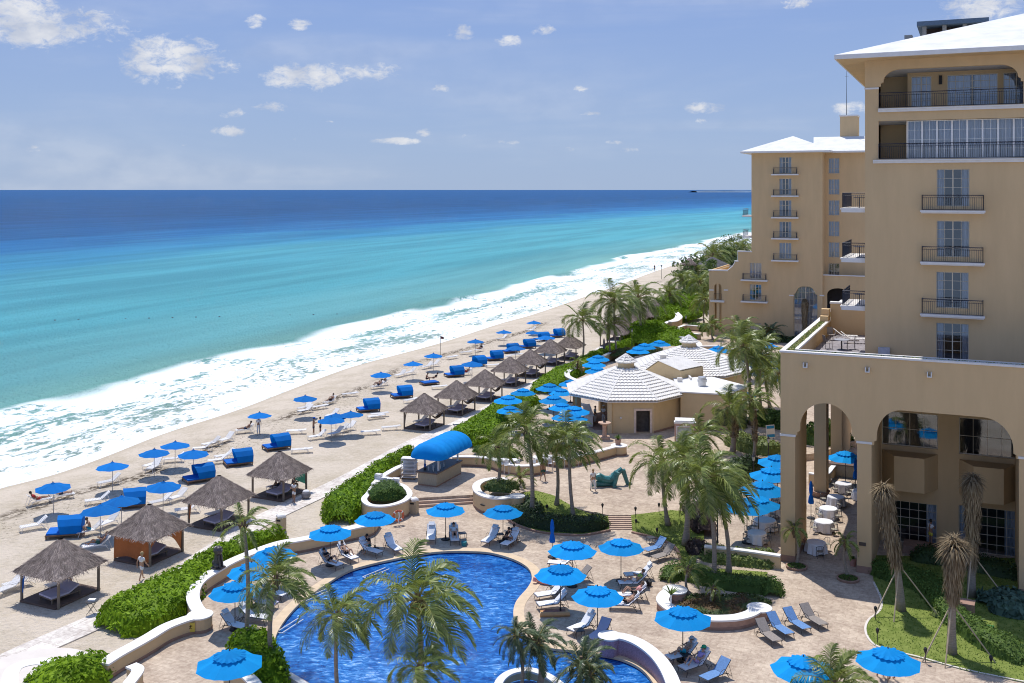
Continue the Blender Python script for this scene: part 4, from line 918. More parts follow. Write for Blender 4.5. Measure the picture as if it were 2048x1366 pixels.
palm((1400, 565), (1404, 622), 'tall palm before the arched corner of the far wing', var=4, scale=1.7, r=0.2, group='palms at the back of the beach')
palm((1496, 700), (1500, 760), 'low palm beside the second pavilion wall', z0=0.6, var=1, scale=1.1)
palm((1530, 740), (1540, 815), 'palm over the far terrace chairs', z0=0.6, var=4, scale=1.1)
# ------------------------------------------------------------ umbrellas
M_BLUE = mat('blue_canvas', (0.002, 0.175, 0.56), 0.8, 0.07, 1.5, 0.1, 10, spec=0.15, trans=0.25)
M_BLUE2 = mat('bright_blue_canvas', (0.004, 0.30, 0.72), 0.8, 0.06, 1.5, 0.1, 10, spec=0.15, trans=0.25)
M_BLUED = mat('folded_blue_canvas', (0.006, 0.12, 0.48), 0.8, 0.1, 3, 0.2, spec=0.15)
M_POLEW = mat('grey_aluminium', (0.38, 0.38, 0.40), 0.4, 0.05, 2, spec=0.5)
M_POLEB = mat('bronze_pole', (0.09, 0.07, 0.06), 0.45, 0.1, 2)
def canopy(b, R_, z0, z1, n=8, ruffle=False, sag=0.06, valance=0.0, rin=0.0, seg=6, rot=0.0):
    cols = n * 6; rows = seg; vs = []
    for i in range(rows + 1):
        f = i / rows; r = rin + (R_ - rin) * f
        for j in range(cols):
            t = 2 * math.pi * j / cols + rot; u = (j % 6) / 6.0
            k = math.cos(math.pi / n) / math.cos((u - 0.5) * 2 * math.pi / n)      # straight edges between ribs
            z = z1 - (z1 - z0) * (f ** 1.08) - sag * f * math.sin(math.pi * u) ** 2
            rr = r * k
            if ruffle and i == rows: z += 0.03 * math.sin(j * 2.1) + .03; rr *= 1 + 0.05 * math.sin(j * 2.1 + 1)
            vs.append((rr * math.cos(t), rr * math.sin(t), z))
    fs = [(i * cols + j, (i + 1) * cols + j, (i + 1) * cols + (j + 1) % cols, i * cols + (j + 1) % cols) for i in range(rows) for j in range(cols)]
    b.add(vs, fs)
def make_umbrella(R_, zr, zt, m, pole, vent, rot=0.0):
    """root with pole, canopy, vent, frame, finial and base"""
    u = empty('umbrella')
    b = MB(); b.tube([(0, 0, 0), (0, 0, zt - 0.02)], 0.024, 8); b.build('pole', pole, u, True)
    b = MB(); canopy(b, R_, zr, zt - 0.10, rot=rot, rin=0.12); cn = b.build('canopy', m, u)
    b = MB(); canopy(b, vent, zt - 0.10 - (zt - zr) * vent / R_ * 0.50, zt + .02, ruffle=vent > 0.5, sag=0.02, rot=rot, seg=3); b.build('vent_flap', m, cn)
    b = MB()
    for i in range(8):
        t = i * math.pi / 4 + rot; e = (R_ * 0.985 * math.cos(t), R_ * 0.985 * math.sin(t), zr + 0.0)
        b.tube([(0, 0, zt - 0.14), e], 0.011, 4); b.tube([(0, 0, zt - 0.75), (e[0] * .5, e[1] * .5, zt - 0.14 - (zt - zr - .14) * .5)], 0.009, 4)
    b.build('rib_frame', pole, u)
    b = MB(); b.lathe([(0.03, zt), (0.035, zt + 0.03), (0.012, zt + 0.09)], 8); b.build('finial', M_POLEB, u)
    return u
ub = make_umbrella(1.32, 1.95, 2.42, M_BLUE, M_POLEW, 0.22); index_kids(ub)
up = make_umbrella(1.42, 2.02, 2.60, M_BLUE2, M_POLEB, 0.70, 0.39)
b = MB(); b.lathe([(0.30, 0.0), (0.31, 0.05), (0.27, 0.09), (0.06, 0.1), (0.05, 0.3)], 20); b.build('base', M_BLACK, up); index_kids(up)
used = {}
def place(proto, loc, rz=0.0, sc=1.0, tilt=0.0):
    o = proto if proto.name not in used else copy_tree(proto)
    used[proto.name] = 1
    o.location = loc; o.rotation_euler = (tilt, 0, rz); o.scale = (sc,) * 3
    return o
BU = [(107, 961, 1), (225, 921, 1), (308.5, 894.5, 1), (350, 880, 1), (387, 896, 1), (326, 959, 1.02), (242.6, 988.5, 1.05), (200.7, 1006, 1.05), (519, 822, .93), (610, 788, 1), (762, 741.6, 1), (826, 720.5, 1), (866.7, 704.4, 1),
      (951, 676.6, 1), (1008, 658.4, 1), (1068, 639.7, 1), (1066, 659.6, .95), (943.7, 719.6, 1.1), (1031, 689, 1.1), (1092, 668.4, 1.15), (662.5, 830, 1.05), (702, 820, 1), (672, 824, .95)]
for i, (x, y, s) in enumerate(BU):
    z = 2.51 * s; p = P(x, y, z); o = place(ub, (p.x, p.y, 0), ru(0, 0.7), s, ru(-.05, .05))
    det = {(107, 961): 'alone by the waterline above two sunbathers', (519, 822): 'above a standing attendant in white', (662.5, 830): 'overlapping another beside two standing bathers', (610, 788): 'over two empty loungers by the weed line', (951, 676.6): 'above two seated people near the foam', (225, 921): 'over one lounger beside the dark weed line'}.get((x, y))
    reg(o, 'beach_umbrella', 'blue beach umbrella on the sand', 'umbrella', 'blue umbrellas on the sand', det)
PUU = [(750, 1020, 1.0, 'beside the life ring wall above a man in black'), (660.5, 1047, 1.02, 'above two reclining women at the pool'), (891, 1002.6, 1.0, 'at the foot of the plaza steps'), (1006, 1007, 1.0, 'before the C-shaped planter above a couple'),
       (1144.5, 1079, 1.08, 'just behind the pink float'), (1121, 1126, 1.08, 'directly over the pink inflatable float'), (1242, 1074, 1.03, 'on a heavy round base near the garden steps'), (1195, 1169, 1.03, 'over two loungers at the mosaic wall'),
       (1365.6, 1210, 1.08, 'above the man with cap and woman in green cap'), (470, 1160, 1.03, 'in the curve of the long wall by the slim palm'), (503, 1122, 1.0, 'half behind the yellowing palm'), (548, 1090, 1.0, 'hidden in the crown of the yellowing palm'),
       (459, 1297, 1.12, 'over a table beside the pool bed bush'), (1607, 1309, 1.08, 'with a palm tip before it at the bottom edge'), (1776, 1292.6, 1.08, 'over two seated guests beside the sunny lawn')]
for x, y, s, det in PUU:
    p = P(x, y, 2.69 * s); o = place(up, (p.x, p.y, 0), ru(0, .8), s); reg(o, 'pool_umbrella', 'bright blue pool umbrella', 'umbrella', 'blue umbrellas round the pool', det)
TU = [(1555, 909, .6, 1.15), (1542.6, 934, .3, 1.2), (1525, 962, 0, 1.25), (1494, 996, 0, 1.2), (1517, 992, 0, 1.1), (1691, 901.5, 0, 1.1),
      (1149, 811.6, .6, 1.1), (1107, 790, .6, 1.1), (1124, 805, .6, 1), (1122, 776, .6, 1), (1099, 766, .6, 1.1), (1141, 759, .6, 1), (1196, 709.5, .6, 1.1), (1188, 720.6, .6, 1.1), (1194, 733, .6, 1.1), (1276, 694, .6, 1.15), (1289, 686, .6, 1.15),
      (1319, 680, .6, 1.15), (1437, 691, .6, 1.2), (1533, 683.6, .6, 1.2), (1131, 824, .6, 1), (1016, 790, .6, 1.1), (1020, 811, .6, 1.0), (1046, 776, .6, 1.0), (1437, 775, .6, 1.1), (1484, 781, .6, 1.1), (1150, 828, .6, .9)]
for x, y, z0, s in TU:
    p = P(x, y, z0 + 2.6 * s); o = place(up, (p.x, p.y, z0), ru(0, .8), s); reg(o, 'terrace_umbrella', 'bright blue cafe umbrella ' + ('on the arcade terrace' if x > 1490 and y > 850 else 'by the tiled pavilion'), 'umbrella', 'blue cafe umbrellas of the pavilion and terrace', 'over the bamboo bar seen through the arch' if x == 1691 else None)
p = P(1324, 613, 2.4); o = place(ub, (p.x, p.y, 0), 0, 1.0); reg(o, 'beach_umbrella', 'small blue umbrella', 'umbrella', 'blue umbrellas on the sand', 'among the far thatched shades')
# closed umbrellas
def closed(px, py, label, z0=0.0, s=1.0):
    p = P(px, py, z0); u = empty('closed_umbrella', p)
    b = MB(); b.tube([(0, 0, 0), (0, 0, 2.5 * s)], 0.024, 8); b.build('pole', M_POLEB, u)
    b = MB(); n = 16; prof = [(0.03, 2.55), (0.09, 2.35), (0.12, 2.0), (0.10, 1.7), (0.075, 1.62), (0.13, 1.45), (0.17, 1.15), (0.16, 1.02)]
    vs = [((r * (1 + 0.25 * (j % 2))) * math.cos(j * 2 * math.pi / n), (r * (1 + 0.25 * (j % 2))) * math.sin(j * 2 * math.pi / n), z * s) for r, z in prof for j in range(n)]
    b.add(vs, [(i * n + j, (i + 1) * n + j, (i + 1) * n + (j + 1) % n, i * n + (j + 1) % n) for i in range(len(prof) - 1) for j in range(n)]); b.build('folded_canopy', M_BLUED, u)
    b = MB(); b.lathe([(0.30, 0.0), (0.31, 0.05), (0.27, 0.09), (0.05, 0.1)], 20); b.build('base', M_BLACK, u)
    tag(u, label, 'umbrella', 'folded blue umbrellas'); return u
closed(1104.5, 1115, 'folded blue umbrella standing behind the two open ones at the float')
closed(1622, 1037, 'folded dark blue umbrella between the white tables and the front pier', s=1.1)
closed(1711, 985, 'folded dark blue umbrella half behind the second pier', s=1.1)
u = closed(1208, 712, 'folded grey umbrella at the white wall before the beach palms', .6); [setattr(c.data.materials[0], 'name', c.data.materials[0].name) for c in []]
for c in u.children:
    if c.name.startswith('folded'): c.data.materials.clear(); c.data.materials.append(mat('grey_canvas', (0.10, 0.10, 0.12), 0.8))

# ------------------------------------------------------------ loungers
M_PLAS = mat('white_lounger_resin', (0.74, 0.72, 0.70), 0.5, 0.04, 2, spec=0.4)
M_SLINGB = mat('blue_mesh_sling', (0.13, 0.25, 0.47), 0.7, 0.15, 12, spec=0.2)
M_SLINGT = mat('taupe_mesh_sling', (0.27, 0.235, 0.21), 0.7, 0.15, 12, spec=0.2)
M_TOWEL = mat('white_towel', (0.80, 0.79, 0.80), 0.95, 0.03, 3, 0.3, 18, spec=0.05)
M_LILAC = mat('pale_lilac_cushion', (0.50, 0.47, 0.58), 0.9, 0.05, 3, spec=0.1)
def lounger(kind):
    """foot end at -y, head at +y; length 1.9"""
    u = empty('sun_lounger'); fm = M_PLAS if kind in ('white', 'flat') else M_METAL
    sm = {'white': M_PLAS, 'flat': M_PLAS, 'towel': M_TOWEL, 'blue': M_SLINGB, 'tan': M_SLINGT, 'cushion': M_LILAC}[kind]
    hz = 0.36; ang = 0.06 if kind == 'flat' else R(42 if kind != 'white' else 38); bl = 0.78
    by, bz = 0.22 + bl * math.cos(ang), hz + bl * math.sin(ang)
    b = MB()
    for s in (-1, 1):
        x = s * 0.31; b.tube([(x, -0.95, hz - 0.04), (x, -0.90, hz), (x, 0.25, hz - 0.02), (x, 0.62, hz - 0.10)], 0.018, 5)
        b.tube([(x, 0.22, hz), (x, by, bz)], 0.017, 5)
    b.tube([(-0.31, -0.95, hz - 0.04), (0.31, -0.95, hz - 0.04)], 0.018, 5); b.tube([(-0.31, by, bz), (0.31, by, bz)], 0.017, 5)
    b.build('frame', fm, u)
    for y0, y1 in ((-0.80, -0.92), (0.45, 0.68)):
        for s in (-1, 1):
            b = MB(); b.tube([(s * .31, y0, hz - .02), (s * .32, (y0 + y1) / 2, hz * .45), (s * .31, y1, 0.0)], 0.017, 5); b.build('leg', fm, u)
    b = MB()
    if kind == 'white' or kind == 'flat':
        for i in range(11): b.box((0, -0.88 + i * 0.105, hz + 0.012), (0.60, 0.085, 0.015))
    else: b.box((0, -0.36, hz + 0.005), (0.60, 1.14, 0.02 if kind in ('blue', 'tan') else 0.06))
    b.build('seat', sm, u)
    b = MB()
    if kind == 'white' or kind == 'flat':
        for i in range(7):
            t = 0.07 + i * 0.108; b.box((0, 0.22 + t * math.cos(ang), hz + 0.02 + t * math.sin(ang)), (0.60, 0.088, 0.015), rx=ang)
    else: b.box((0, 0.22 + .5 * bl * math.cos(ang), hz + .015 + .5 * bl * math.sin(ang)), (0.60, bl, 0.02 if kind in ('blue', 'tan') else .05), rx=ang)
    b.build('backrest', sm, u)
    if kind in ('blue', 'tan', 'towel', 'cushion'):
        for s in (-1, 1):
            b = MB(); b.tube([(s * .33, -0.15, hz), (s * .36, 0.0, hz + .20), (s * .36, 0.22, hz + .24), (s * .34, 0.42, hz + .06), (s * .33, .5, .2)], 0.014, 5); b.build('armrest', fm, u)
    if kind == 'towel':
        b = MB(); b.box((0, by - 0.09, bz + 0.06), (0.42, 0.26, 0.09), rx=ang); b.build('rolled_towel', M_TOWEL, u)
    if kind != 'flat':
        b = MB(); b.tube([(-.3, .22 + .55 * math.cos(ang), hz + .55 * math.sin(ang)), (-.3, .9, .05)], 0.012, 4); b.tube([(.3, .22 + .55 * math.cos(ang), hz + .55 * math.sin(ang)), (.3, .9, .05)], 0.012, 4); b.tube([(-.3, .9, .05), (.3, .9, .05)], 0.012, 4); b.build('prop_frame', fm, u)
    index_kids(u); return u
LG = {k: lounger(k) for k in ('white', 'flat', 'towel', 'blue', 'tan', 'cushion')}
def put_lounger(kind, fx, fy, hx, hy, z=0.0):
    a = P(fx, fy, z + .2); h = P(hx, hy, z + .2); c = (a + h) / 2; d = h - a
    if d.length < 0.5: d = UX
    o = place(LG[kind], (c.x, c.y, z), math.atan2(-d.x, d.y)); return o
BL = [(49, 1057, 88, 1050, 'w', 'holding a black bag beside the end cabana'), (138, 991, 108, 995, 'w', 'with a sunbather under the shoreline umbrella'), (94, 1000, 61, 1006, 'w', 'with a sunbather in red beside the shoreline umbrella'), (182, 1004, 210, 1000, 'w', None), (163, 1067, 197, 1060, 'w', 'carrying a man in turquoise shorts'), (205, 1051, 228, 1042, 'w', None),
      (176, 1096, 213, 1090, 'w', 'carrying a person lying back above the first hut'), (2, 1184, 34, 1172, 'w', None), (20, 1172, 56, 1162, 'w', None), (290, 935, 322, 926, 'w', None), (298, 941, 318, 930, 'w', None), (331, 921, 366, 918, 'w', None), (392, 899, 420, 897, 'w', None), (410, 891, 436, 886, 'w', None), (443, 883, 462, 877, 'w', None),
      (420, 924, 455, 920, 'w', None), (438, 915, 462, 911, 'w', None), (306, 1008, 338, 1001, 'w', None), (343, 1000, 365, 993, 'w', None), (357, 1023, 394, 1018, 'w', 'between the second and third thatched huts'), (477, 863, 503, 860, 'w', 'under the umbrella of the attendant in white'), (577, 864, 607, 863, 'f', None), (586, 902, 620, 900, 'f', 'alone on open sand beyond the fourth hut'),
      (204, 968, 234, 962, 'w', 'in the shade of the weed line umbrella'), (596, 825, 627, 819, 'w', None), (598, 819, 622, 814, 'w', None), (629, 816, 650, 813, 'f', None), (648, 808, 672, 801, 'w', None), (690, 790, 710, 788, 'f', None), (739, 776, 772, 771, 'w', None), (748, 770, 780, 766, 'w', None), (736, 836, 768, 832, 'f', None), (742, 831, 776, 828, 'f', None),
      (723, 866, 758, 864, 'f', None), (768, 857, 796, 855, 'f', None), (655, 872, 688, 864, 'w', None), (663, 865, 700, 858, 'w', None), (683, 861, 712, 853, 'w', None), (622, 876, 648, 872, 'w', None), (651, 835, 678, 828, 'w', None), (811, 803, 834, 799, 'f', None), (867, 775, 890, 774, 'f', None), (790, 753, 812, 748, 'w', None), (808, 748, 832, 744, 'w', None),
      (843, 736, 866, 732, 'w', None), (856, 732, 880, 728, 'w', None), (890, 717, 918, 713, 'f', None), (916, 707, 948, 704, 'f', None), (950, 702, 968, 698, 'w', None), (915, 749, 948, 745, 'w', None), (972, 732, 998, 731, 'f', None), (994, 679, 1014, 677, 'w', None), (1024, 711, 1042, 710, 'f', None), (1052, 662, 1074, 660, 'w', None), (1000, 716, 1020, 714, 'f', None), (1062, 684, 1084, 682, 'f', None)]
for fx, fy, hx, hy, k, det in BL:
    o = put_lounger('white' if k == 'w' else 'flat', fx, fy, hx, hy)
    reg(o, 'beach_lounger', 'white resin sun lounger ' + ('lying flat on the sand' if k == 'f' and not det else 'on the sand' if not det else ''), 'sun lounger', 'white sun loungers on the sand', det)
PL = [('towel', 1090, 1128, 1160, 1133, 'under the umbrella behind the pink float'), ('tan', 1122, 1113, 1190, 1104, 'behind the folded umbrella'), ('tan', 1128, 1163, 1186, 1152, 'in dark shade beside the pink float'), ('towel', 1070, 1196, 1130, 1186, 'in front of the pink float'), ('towel', 1075, 1214, 1136, 1206, 'above the tan inflatable float'),
      ('towel', 1250, 1154, 1306, 1150, 'at the grey green hedge, upper of two'), ('towel', 1240, 1170, 1294, 1168, 'with a guest in a lime top'), ('towel', 1238, 1194, 1292, 1194, 'with a sunbather raising the knees'), ('towel', 1220, 1212, 1280, 1213, 'with a sunbather lying by the big shadow'),
      ('towel', 1140, 1266, 1188, 1246, 'draped with a crumpled towel at the mosaic wall'), ('cushion', 1176, 1288, 1222, 1254, 'with a lilac sling before the mosaic wall'), ('blue', 1286, 1106, 1334, 1092, 'beside the taupe one on the lawn kerb'), ('tan', 1302, 1121, 1352, 1105, 'nearer the lawn kerb bend'),
      ('tan', 1559, 1290, 1513, 1256, 'first of the row of four'), ('blue', 1583, 1275, 1535, 1244, 'second of the row of four'), ('blue', 1618, 1265, 1567, 1234, 'third of the row of four'), ('tan', 1652, 1257, 1600, 1226, 'last of the row of four'),
      ('towel', 1333, 1322, 1396, 1305, 'carrying a bare chested man in a cap'), ('towel', 1358, 1345, 1422, 1322, 'carrying a woman in a green cap'), ('blue', 1400, 1366, 1462, 1338, 'empty beside the couple with caps'),
      ('towel', 762, 1110, 718, 1097, 'on which a man in black sits'), ('towel', 715, 1124, 674, 1104, 'on which a woman reclines by the pole'), ('towel', 684, 1136, 638, 1120, 'on which a dark haired woman reclines'), ('towel', 800, 1106, 772, 1087, 'empty beside the big palm crown'),
      ('towel', 568, 1194, 524, 1184, 'under the palm hidden umbrella'), ('cushion', 547, 1212, 502, 1206, 'at the slim palm trunk'), ('towel', 535, 1240, 480, 1232, 'stretched toward the slim palm'), ('towel', 484, 1258, 455, 1250, 'with a folded back next to the pool bed bush'),
      ('towel', 967, 1090, 996, 1070, 'empty before the couple'), ('towel', 1006, 1095, 1036, 1076, 'shared by the couple under the umbrella'), ('towel', 911, 1090, 906, 1064, 'with a dark haired reader lying on it'), ('towel', 861, 1088, 864, 1062, 'half hidden behind the big palm crown')]
for k, fx, fy, hx, hy, det in PL:
    o = put_lounger(k, fx, fy, hx, hy)
    nm = {'towel': 'dark framed lounger with white towel', 'tan': 'dark framed taupe lounger', 'blue': 'dark framed blue sling lounger', 'cushion': 'dark framed lilac lounger'}[k]
    reg(o, 'pool_lounger', nm, 'sun lounger', 'dark framed loungers on the pool deck', det)

# ------------------------------------------------------------ thatched huts
m, nt, ns, L = nodes_of('dry_thatch'); M_THATCH = m; out = N(nt, 'ShaderNodeOutputMaterial'); pb = N(nt, 'ShaderNodeBsdfPrincipled'); pb.inputs['Roughness'].default_value = 0.95; pb.inputs['Specular IOR Level'].default_value = 0.08
tcx = N(nt, 'ShaderNodeTexCoord'); g = N(nt, 'ShaderNodeNewGeometry')
a = nzz(tcx.outputs['Object'], 2.2, 6, 0.7); rp = N(nt, 'ShaderNodeValToRGB'); rp.color_ramp.elements[0].position = 0.32; rp.color_ramp.elements[0].color = (0.19, 0.155, 0.14, 1); rp.color_ramp.elements[1].position = 0.72; rp.color_ramp.elements[1].color = (0.42, 0.36, 0.325, 1); L.new(a, rp.inputs[0])
r2 = N(nt, 'ShaderNodeValToRGB'); r2.color_ramp.elements[0].color = (0.55, 0.53, 0.52, 1); r2.color_ramp.elements[1].color = (1.35, 1.3, 1.25, 1); L.new(g.outputs['Random Per Island'], r2.inputs[0])
mx = N(nt, 'ShaderNodeMixRGB', blend_type='MULTIPLY'); mx.inputs[0].default_value = 1; L.new(rp.outputs[0], mx.inputs[1]); L.new(r2.outputs[0], mx.inputs[2]); L.new(mx.outputs[0], pb.inputs['Base Color']); L.new(pb.outputs[0], out.inputs[0])
def thatch_mesh(half, ze, zt, n, seed=3, strand=0.34, round_=False):
    random.seed(seed); b = MB(); rows, cols = 8, 40
    def at(f, t):          # f 0 top..1 eave ; t angle 0..1
        a = t * 2 * math.pi; c, s = math.cos(a), math.sin(a)
        k = 1 / max(abs(c), abs(s)); k = 1.0 if round_ else (k * 0.86 + 0.14 * 1.0)
        r = 0.16 + (half - 0.16) * f * k
        z = zt - (zt - ze) * (f ** 0.93) - 0.06 * f * (abs(math.sin(2 * a)) if not round_ else 0)
        return Vector((r * c, r * s, z))
    vs = [at(i / rows, j / cols) for i in range(rows + 1) for j in range(cols)]
    fs = [(i * cols + j, (i + 1) * cols + j, (i + 1) * cols + (j + 1) % cols, i * cols + (j + 1) % cols) for i in range(rows) for j in range(cols)]
    k0 = len(vs)
    vs += [at(1, j / cols) * 0.95 + Vector((0, 0, -0.02)) for j in range(cols)]; vs.append((0, 0, zt - 0.3))
    fs += [(rows * cols + j, k0 + j, k0 + (j + 1) % cols, rows * cols + (j + 1) % cols) for j in range(cols)] + [(k0 + j, len(vs) - 1, k0 + (j + 1) % cols) for j in range(cols)]
    b.add(vs, fs); vs = []; fs = []
    for _ in range(n):
        f = math.sqrt(rnd()); t = rnd(); p = at(f, t); q = at(f + 0.03, t + ru(-.006, .006)); d = (q - p).normalized(); out_ = Vector((p.x, p.y, 0)).normalized()
        nr = (out_ * 0.6 + Vector((0, 0, 0.9))).normalized(); s = d.cross(nr).normalized(); l = strand * ru(0.6, 1.2); w_ = ru(0.008, 0.03)
        p = p + nr * ru(0.005, 0.03); e = p + d * l + nr * ru(-0.01, 0.07) + s * ru(-.06, .06); k = len(vs)
        vs += [p - s * w_, p + s * w_, e + s * w_ * .5, e - s * w_ * .5]; fs.append((k, k + 1, k + 2, k + 3))
    b.add(vs, fs)
    return b
RP = mat('grey_timber_post', (0.19, 0.15, 0.115), 0.85, 0.2, 2.0, 0.2, stretch=(1, 1, .15))
def make_hut():
    u = empty('thatched_hut'); thatch_mesh(1.98, 1.85, 3.42, 3600).build('thatch_roof', M_THATCH, u)
    for sx_ in (-1, 1):
        for sy_ in (-1, 1):
            b = MB(); b.tube([(sx_ * 1.5, sy_ * 1.5, -0.02), (sx_ * 1.5, sy_ * 1.5, 2.05)], 0.085, 8); b.build('post', RP, u)
    b = MB()
    for s in (-1, 1): b.tube([(-1.6, s * 1.5, 2.0), (1.6, s * 1.5, 2.0)], 0.05, 6); b.tube([(s * 1.5, -1.6, 2.02), (s * 1.5, 1.6, 2.02)], 0.05, 6)
    b.build('beam_frame', RP, u)
    b = MB(); b.box((0, 0, 0.04), (2.9, 3.4, 0.1)); b.build('floor_boards', M_DECKW, u)
    index_kids(u); return u
hut = make_hut()
def hut_center(px, py): return P(px, py, 0) + (UX - VX) * 1.5
HUTS = [(117, 1218), (300, 1133), (443, 1062), (567, 1003), (860, 862), (925, 831), (982, 804.6), (1032, 774), (1073, 756), (1113, 732), (1152, 720.5)]
hl_ = ['first thatched hut with a lilac daybed and blue tie', 'thatched hut closed with orange curtains', 'thatched hut with lilac daybed before the slim young palm', 'thatched hut with green screen and attendant in white', 'thatched hut at the end of the open sand with a hammock']
hut_roots = []
for i, (x, y) in enumerate(HUTS):
    c = hut_center(x, y); o = place(hut, (c.x, c.y, 0), -TH); hut_roots.append(o)
    reg(o, 'hut', hl_[i] if i < 5 else 'grey thatched hut in the row toward the palms', 'beach hut', 'thatched huts along the beach path', ' ' if i < 5 else None)
for (x, y) in [(1228, 690), (1240, 678), (1252, 668), (1268, 658), (1290, 652), (1306, 640)]:
    c = P(x, y, 0); o = place(hut, (c.x, c.y, 0), -TH, 1.12); reg(o, 'hut_far', 'thatched hut in the cluster behind the beach palms', 'beach hut', 'thatched huts along the beach path')
# small thatched shades further on
shade = empty('thatch_shade'); thatch_mesh(1.7, 1.9, 3.1, 700, 5, 0.4, True).build('thatch_roof', M_THATCH, shade); b = MB(); b.tube([(0, 0, 0), (0, 0, 2.9)], 0.09, 7); b.build('post', RP, shade); index_kids(shade)
for (x, y) in [(1308, 613), (1318, 605), (1327, 597), (1336, 590), (1345, 582), (1351, 576), (1317, 618), (1331, 609), (1341, 602), (1352, 594), (1358, 586), (1305, 622)]:
    c = P(x, y, 2.6); o = place(shade, (c.x, c.y, 0), 0, 0.85); reg(o, 'shade', 'round straw shade on a post far up the beach', 'sunshade', 'round straw shades far up the beach')
# thatched lookout
p = P(1378, 590, 0); u = empty('lookout_hut', p); thatch_mesh(1.6, 7.3, 8.6, 900, 9, 0.5).build('thatch_roof', M_THATCH, u)
for sx_ in (-1, 1):
    for sy_ in (-1, 1):
        b = MB(); b.tube([(sx_ * 1.2, sy_ * 1.2, 0), (sx_ * 1.0, sy_ * 1.0, 7.5)], 0.1, 7); b.build('post', RP, u)
b = MB(); b.box((0, 0, 5.6), (2.4, 2.4, 0.15)); b.box((0, -1.15, 6.0), (2.3, 0.1, 0.6)); b.box((0, 1.15, 6.0), (2.3, 0.1, 0.6)); b.build('platform', RP, u)
tag(u, 'tall thatched lookout hut standing over the dark sea grape', 'lookout tower')
p = P(1425, 562, 0); u = empty('thatched_pavilion', p); r_ = thatch_mesh(5.0, 4.2, 6.5, 900, 12, 0.8).build('thatch_roof', mat('dark_grey_thatch', (0.10, 0.095, 0.10), 0.95, 0.3, 2), u)
for sx_ in (-1, 1):
    for sy_ in (-1, 1):
        b = MB(); b.tube([(sx_ * 3.5, sy_ * 3.5, 0), (sx_ * 3.5, sy_ * 3.5, 4.6)], 0.15, 7); b.build('post', RP, u)
tag(u, 'wide dark thatched pavilion roof behind the far wing corner', 'pavilion')

# curtains of the huts
def cloth(name, pts, m, parent, th=0.02, arch=0.0, holes=None):
    """a hanging sheet through top-left, top-right, bottom-right, bottom-left with slack lower edge"""
    a, b_, c, d = [Vector(p) for p in pts]; n = 14; k = 8; vs = []
    for i in range(n + 1):
        f = i / n; t = a.lerp(b_, f); lo = d.lerp(c, f) + Vector((0, 0, arch * math.sin(math.pi * f)))
        for j in range(k + 1):
            g_ = j / k; p = t.lerp(lo, g_); nrm = (b_ - a).cross(Vector((0, 0, 1))).normalized()
            vs.append(p + nrm * 0.07 * math.sin(f * 9 + g_ * 2) * (0.3 + g_))
    b2_ = MB(); b2_.add(vs, [(i * (k + 1) + j, (i + 1) * (k + 1) + j, (i + 1) * (k + 1) + j + 1, i * (k + 1) + j + 1) for i in range(n) for j in range(k)])
    return b2_.build(name, m, parent)
M_ORANGE = mat('orange_canvas', (0.52, 0.19, 0.075), 0.85, 0.08, 2, spec=0.1, trans=0.35)
M_GREEN = mat('green_shade_net', (0.10, 0.36, 0.24), 0.85, 0.08, 2, spec=0.1, trans=0.4)
# hut frames: local x inland, y along the coast; the path side is +x, the near side -y
h2 = hut_roots[1]
cloth('curtain', [(-1.5, -1.55, 2.0), (1.5, -1.55, 2.0), (1.5, -1.55, 0.12), (-1.5, -1.55, 0.15)], M_ORANGE, h2, arch=0.25)
cloth('curtain', [(1.5, -1.5, 2.0), (1.5, 1.5, 2.0), (1.5, 1.5, 0.1), (1.5, -1.5, 1.2)], M_ORANGE, h2, arch=0.9)
h4 = hut_roots[3]
cloth('curtain', [(-1.5, 1.55, 2.0), (1.5, 1.55, 2.0), (1.5, 1.55, 0.5), (-1.5, 1.55, 1.0)], M_GREEN, h4, arch=0.15)
for h_, m_, x, y in ((hut_roots[0], M_BLUED, -1.5, -1.5), (hut_roots[1], M_BLUED, -1.5, -1.5), (hut_roots[2], M_ORANGE, -1.5, -1.5), (hut_roots[4], M_WOOD, -1.5, -1.5)):
    b = MB(); b.tube([(x + .3, y, 2.0), (x + .13, y, 1.2), (x + .08, y, .5)], [0.07, 0.05, 0.03], 6); b.build('curtain_tie', m_, h_)
# hammocks and daybeds
def daybed():
    u = empty('daybed'); b = MB(); b.box((0, 0, .27), (1.35, 1.95, .06))
    b.build('frame', M_WOOD, u)
    for sx_ in (-1, 1):
        for sy_ in (-1, 1): b = MB(); b.box((sx_ * .6, sy_ * .88, .12), (.08, .08, .24)); b.build('leg', M_WOOD, u)
    b = MB(); b.box((0, -.38, .36), (1.3, 1.15, .11)); b.build('mattress', M_LILAC, u)
    b = MB(); b.box((0, .50, .50), (1.3, .75, .09), rx=R(24)); b.build('raised_cushion', M_LILAC, u)
    index_kids(u); return u
db = daybed()
for i, h_ in enumerate(hut_roots):
    c = h_.location + UX * -0.35 + VX * 0.35; o = place(db, (c.x, c.y, 0.09), -TH + R(0 if i != 1 else 0) - R(10)); reg(o, 'daybed', 'wide lilac daybed under a thatched hut', 'daybed', 'lilac daybeds under the thatched huts')
    c = h_.location + UX * 0.75 - VX * 0.75
    o = place(LG['white'], (c.x, c.y, 0.09), -TH - R(20)); reg(o, 'hut_lounger', 'white lounger in the shade of a thatched hut', 'sun lounger', 'white loungers under the thatched huts')
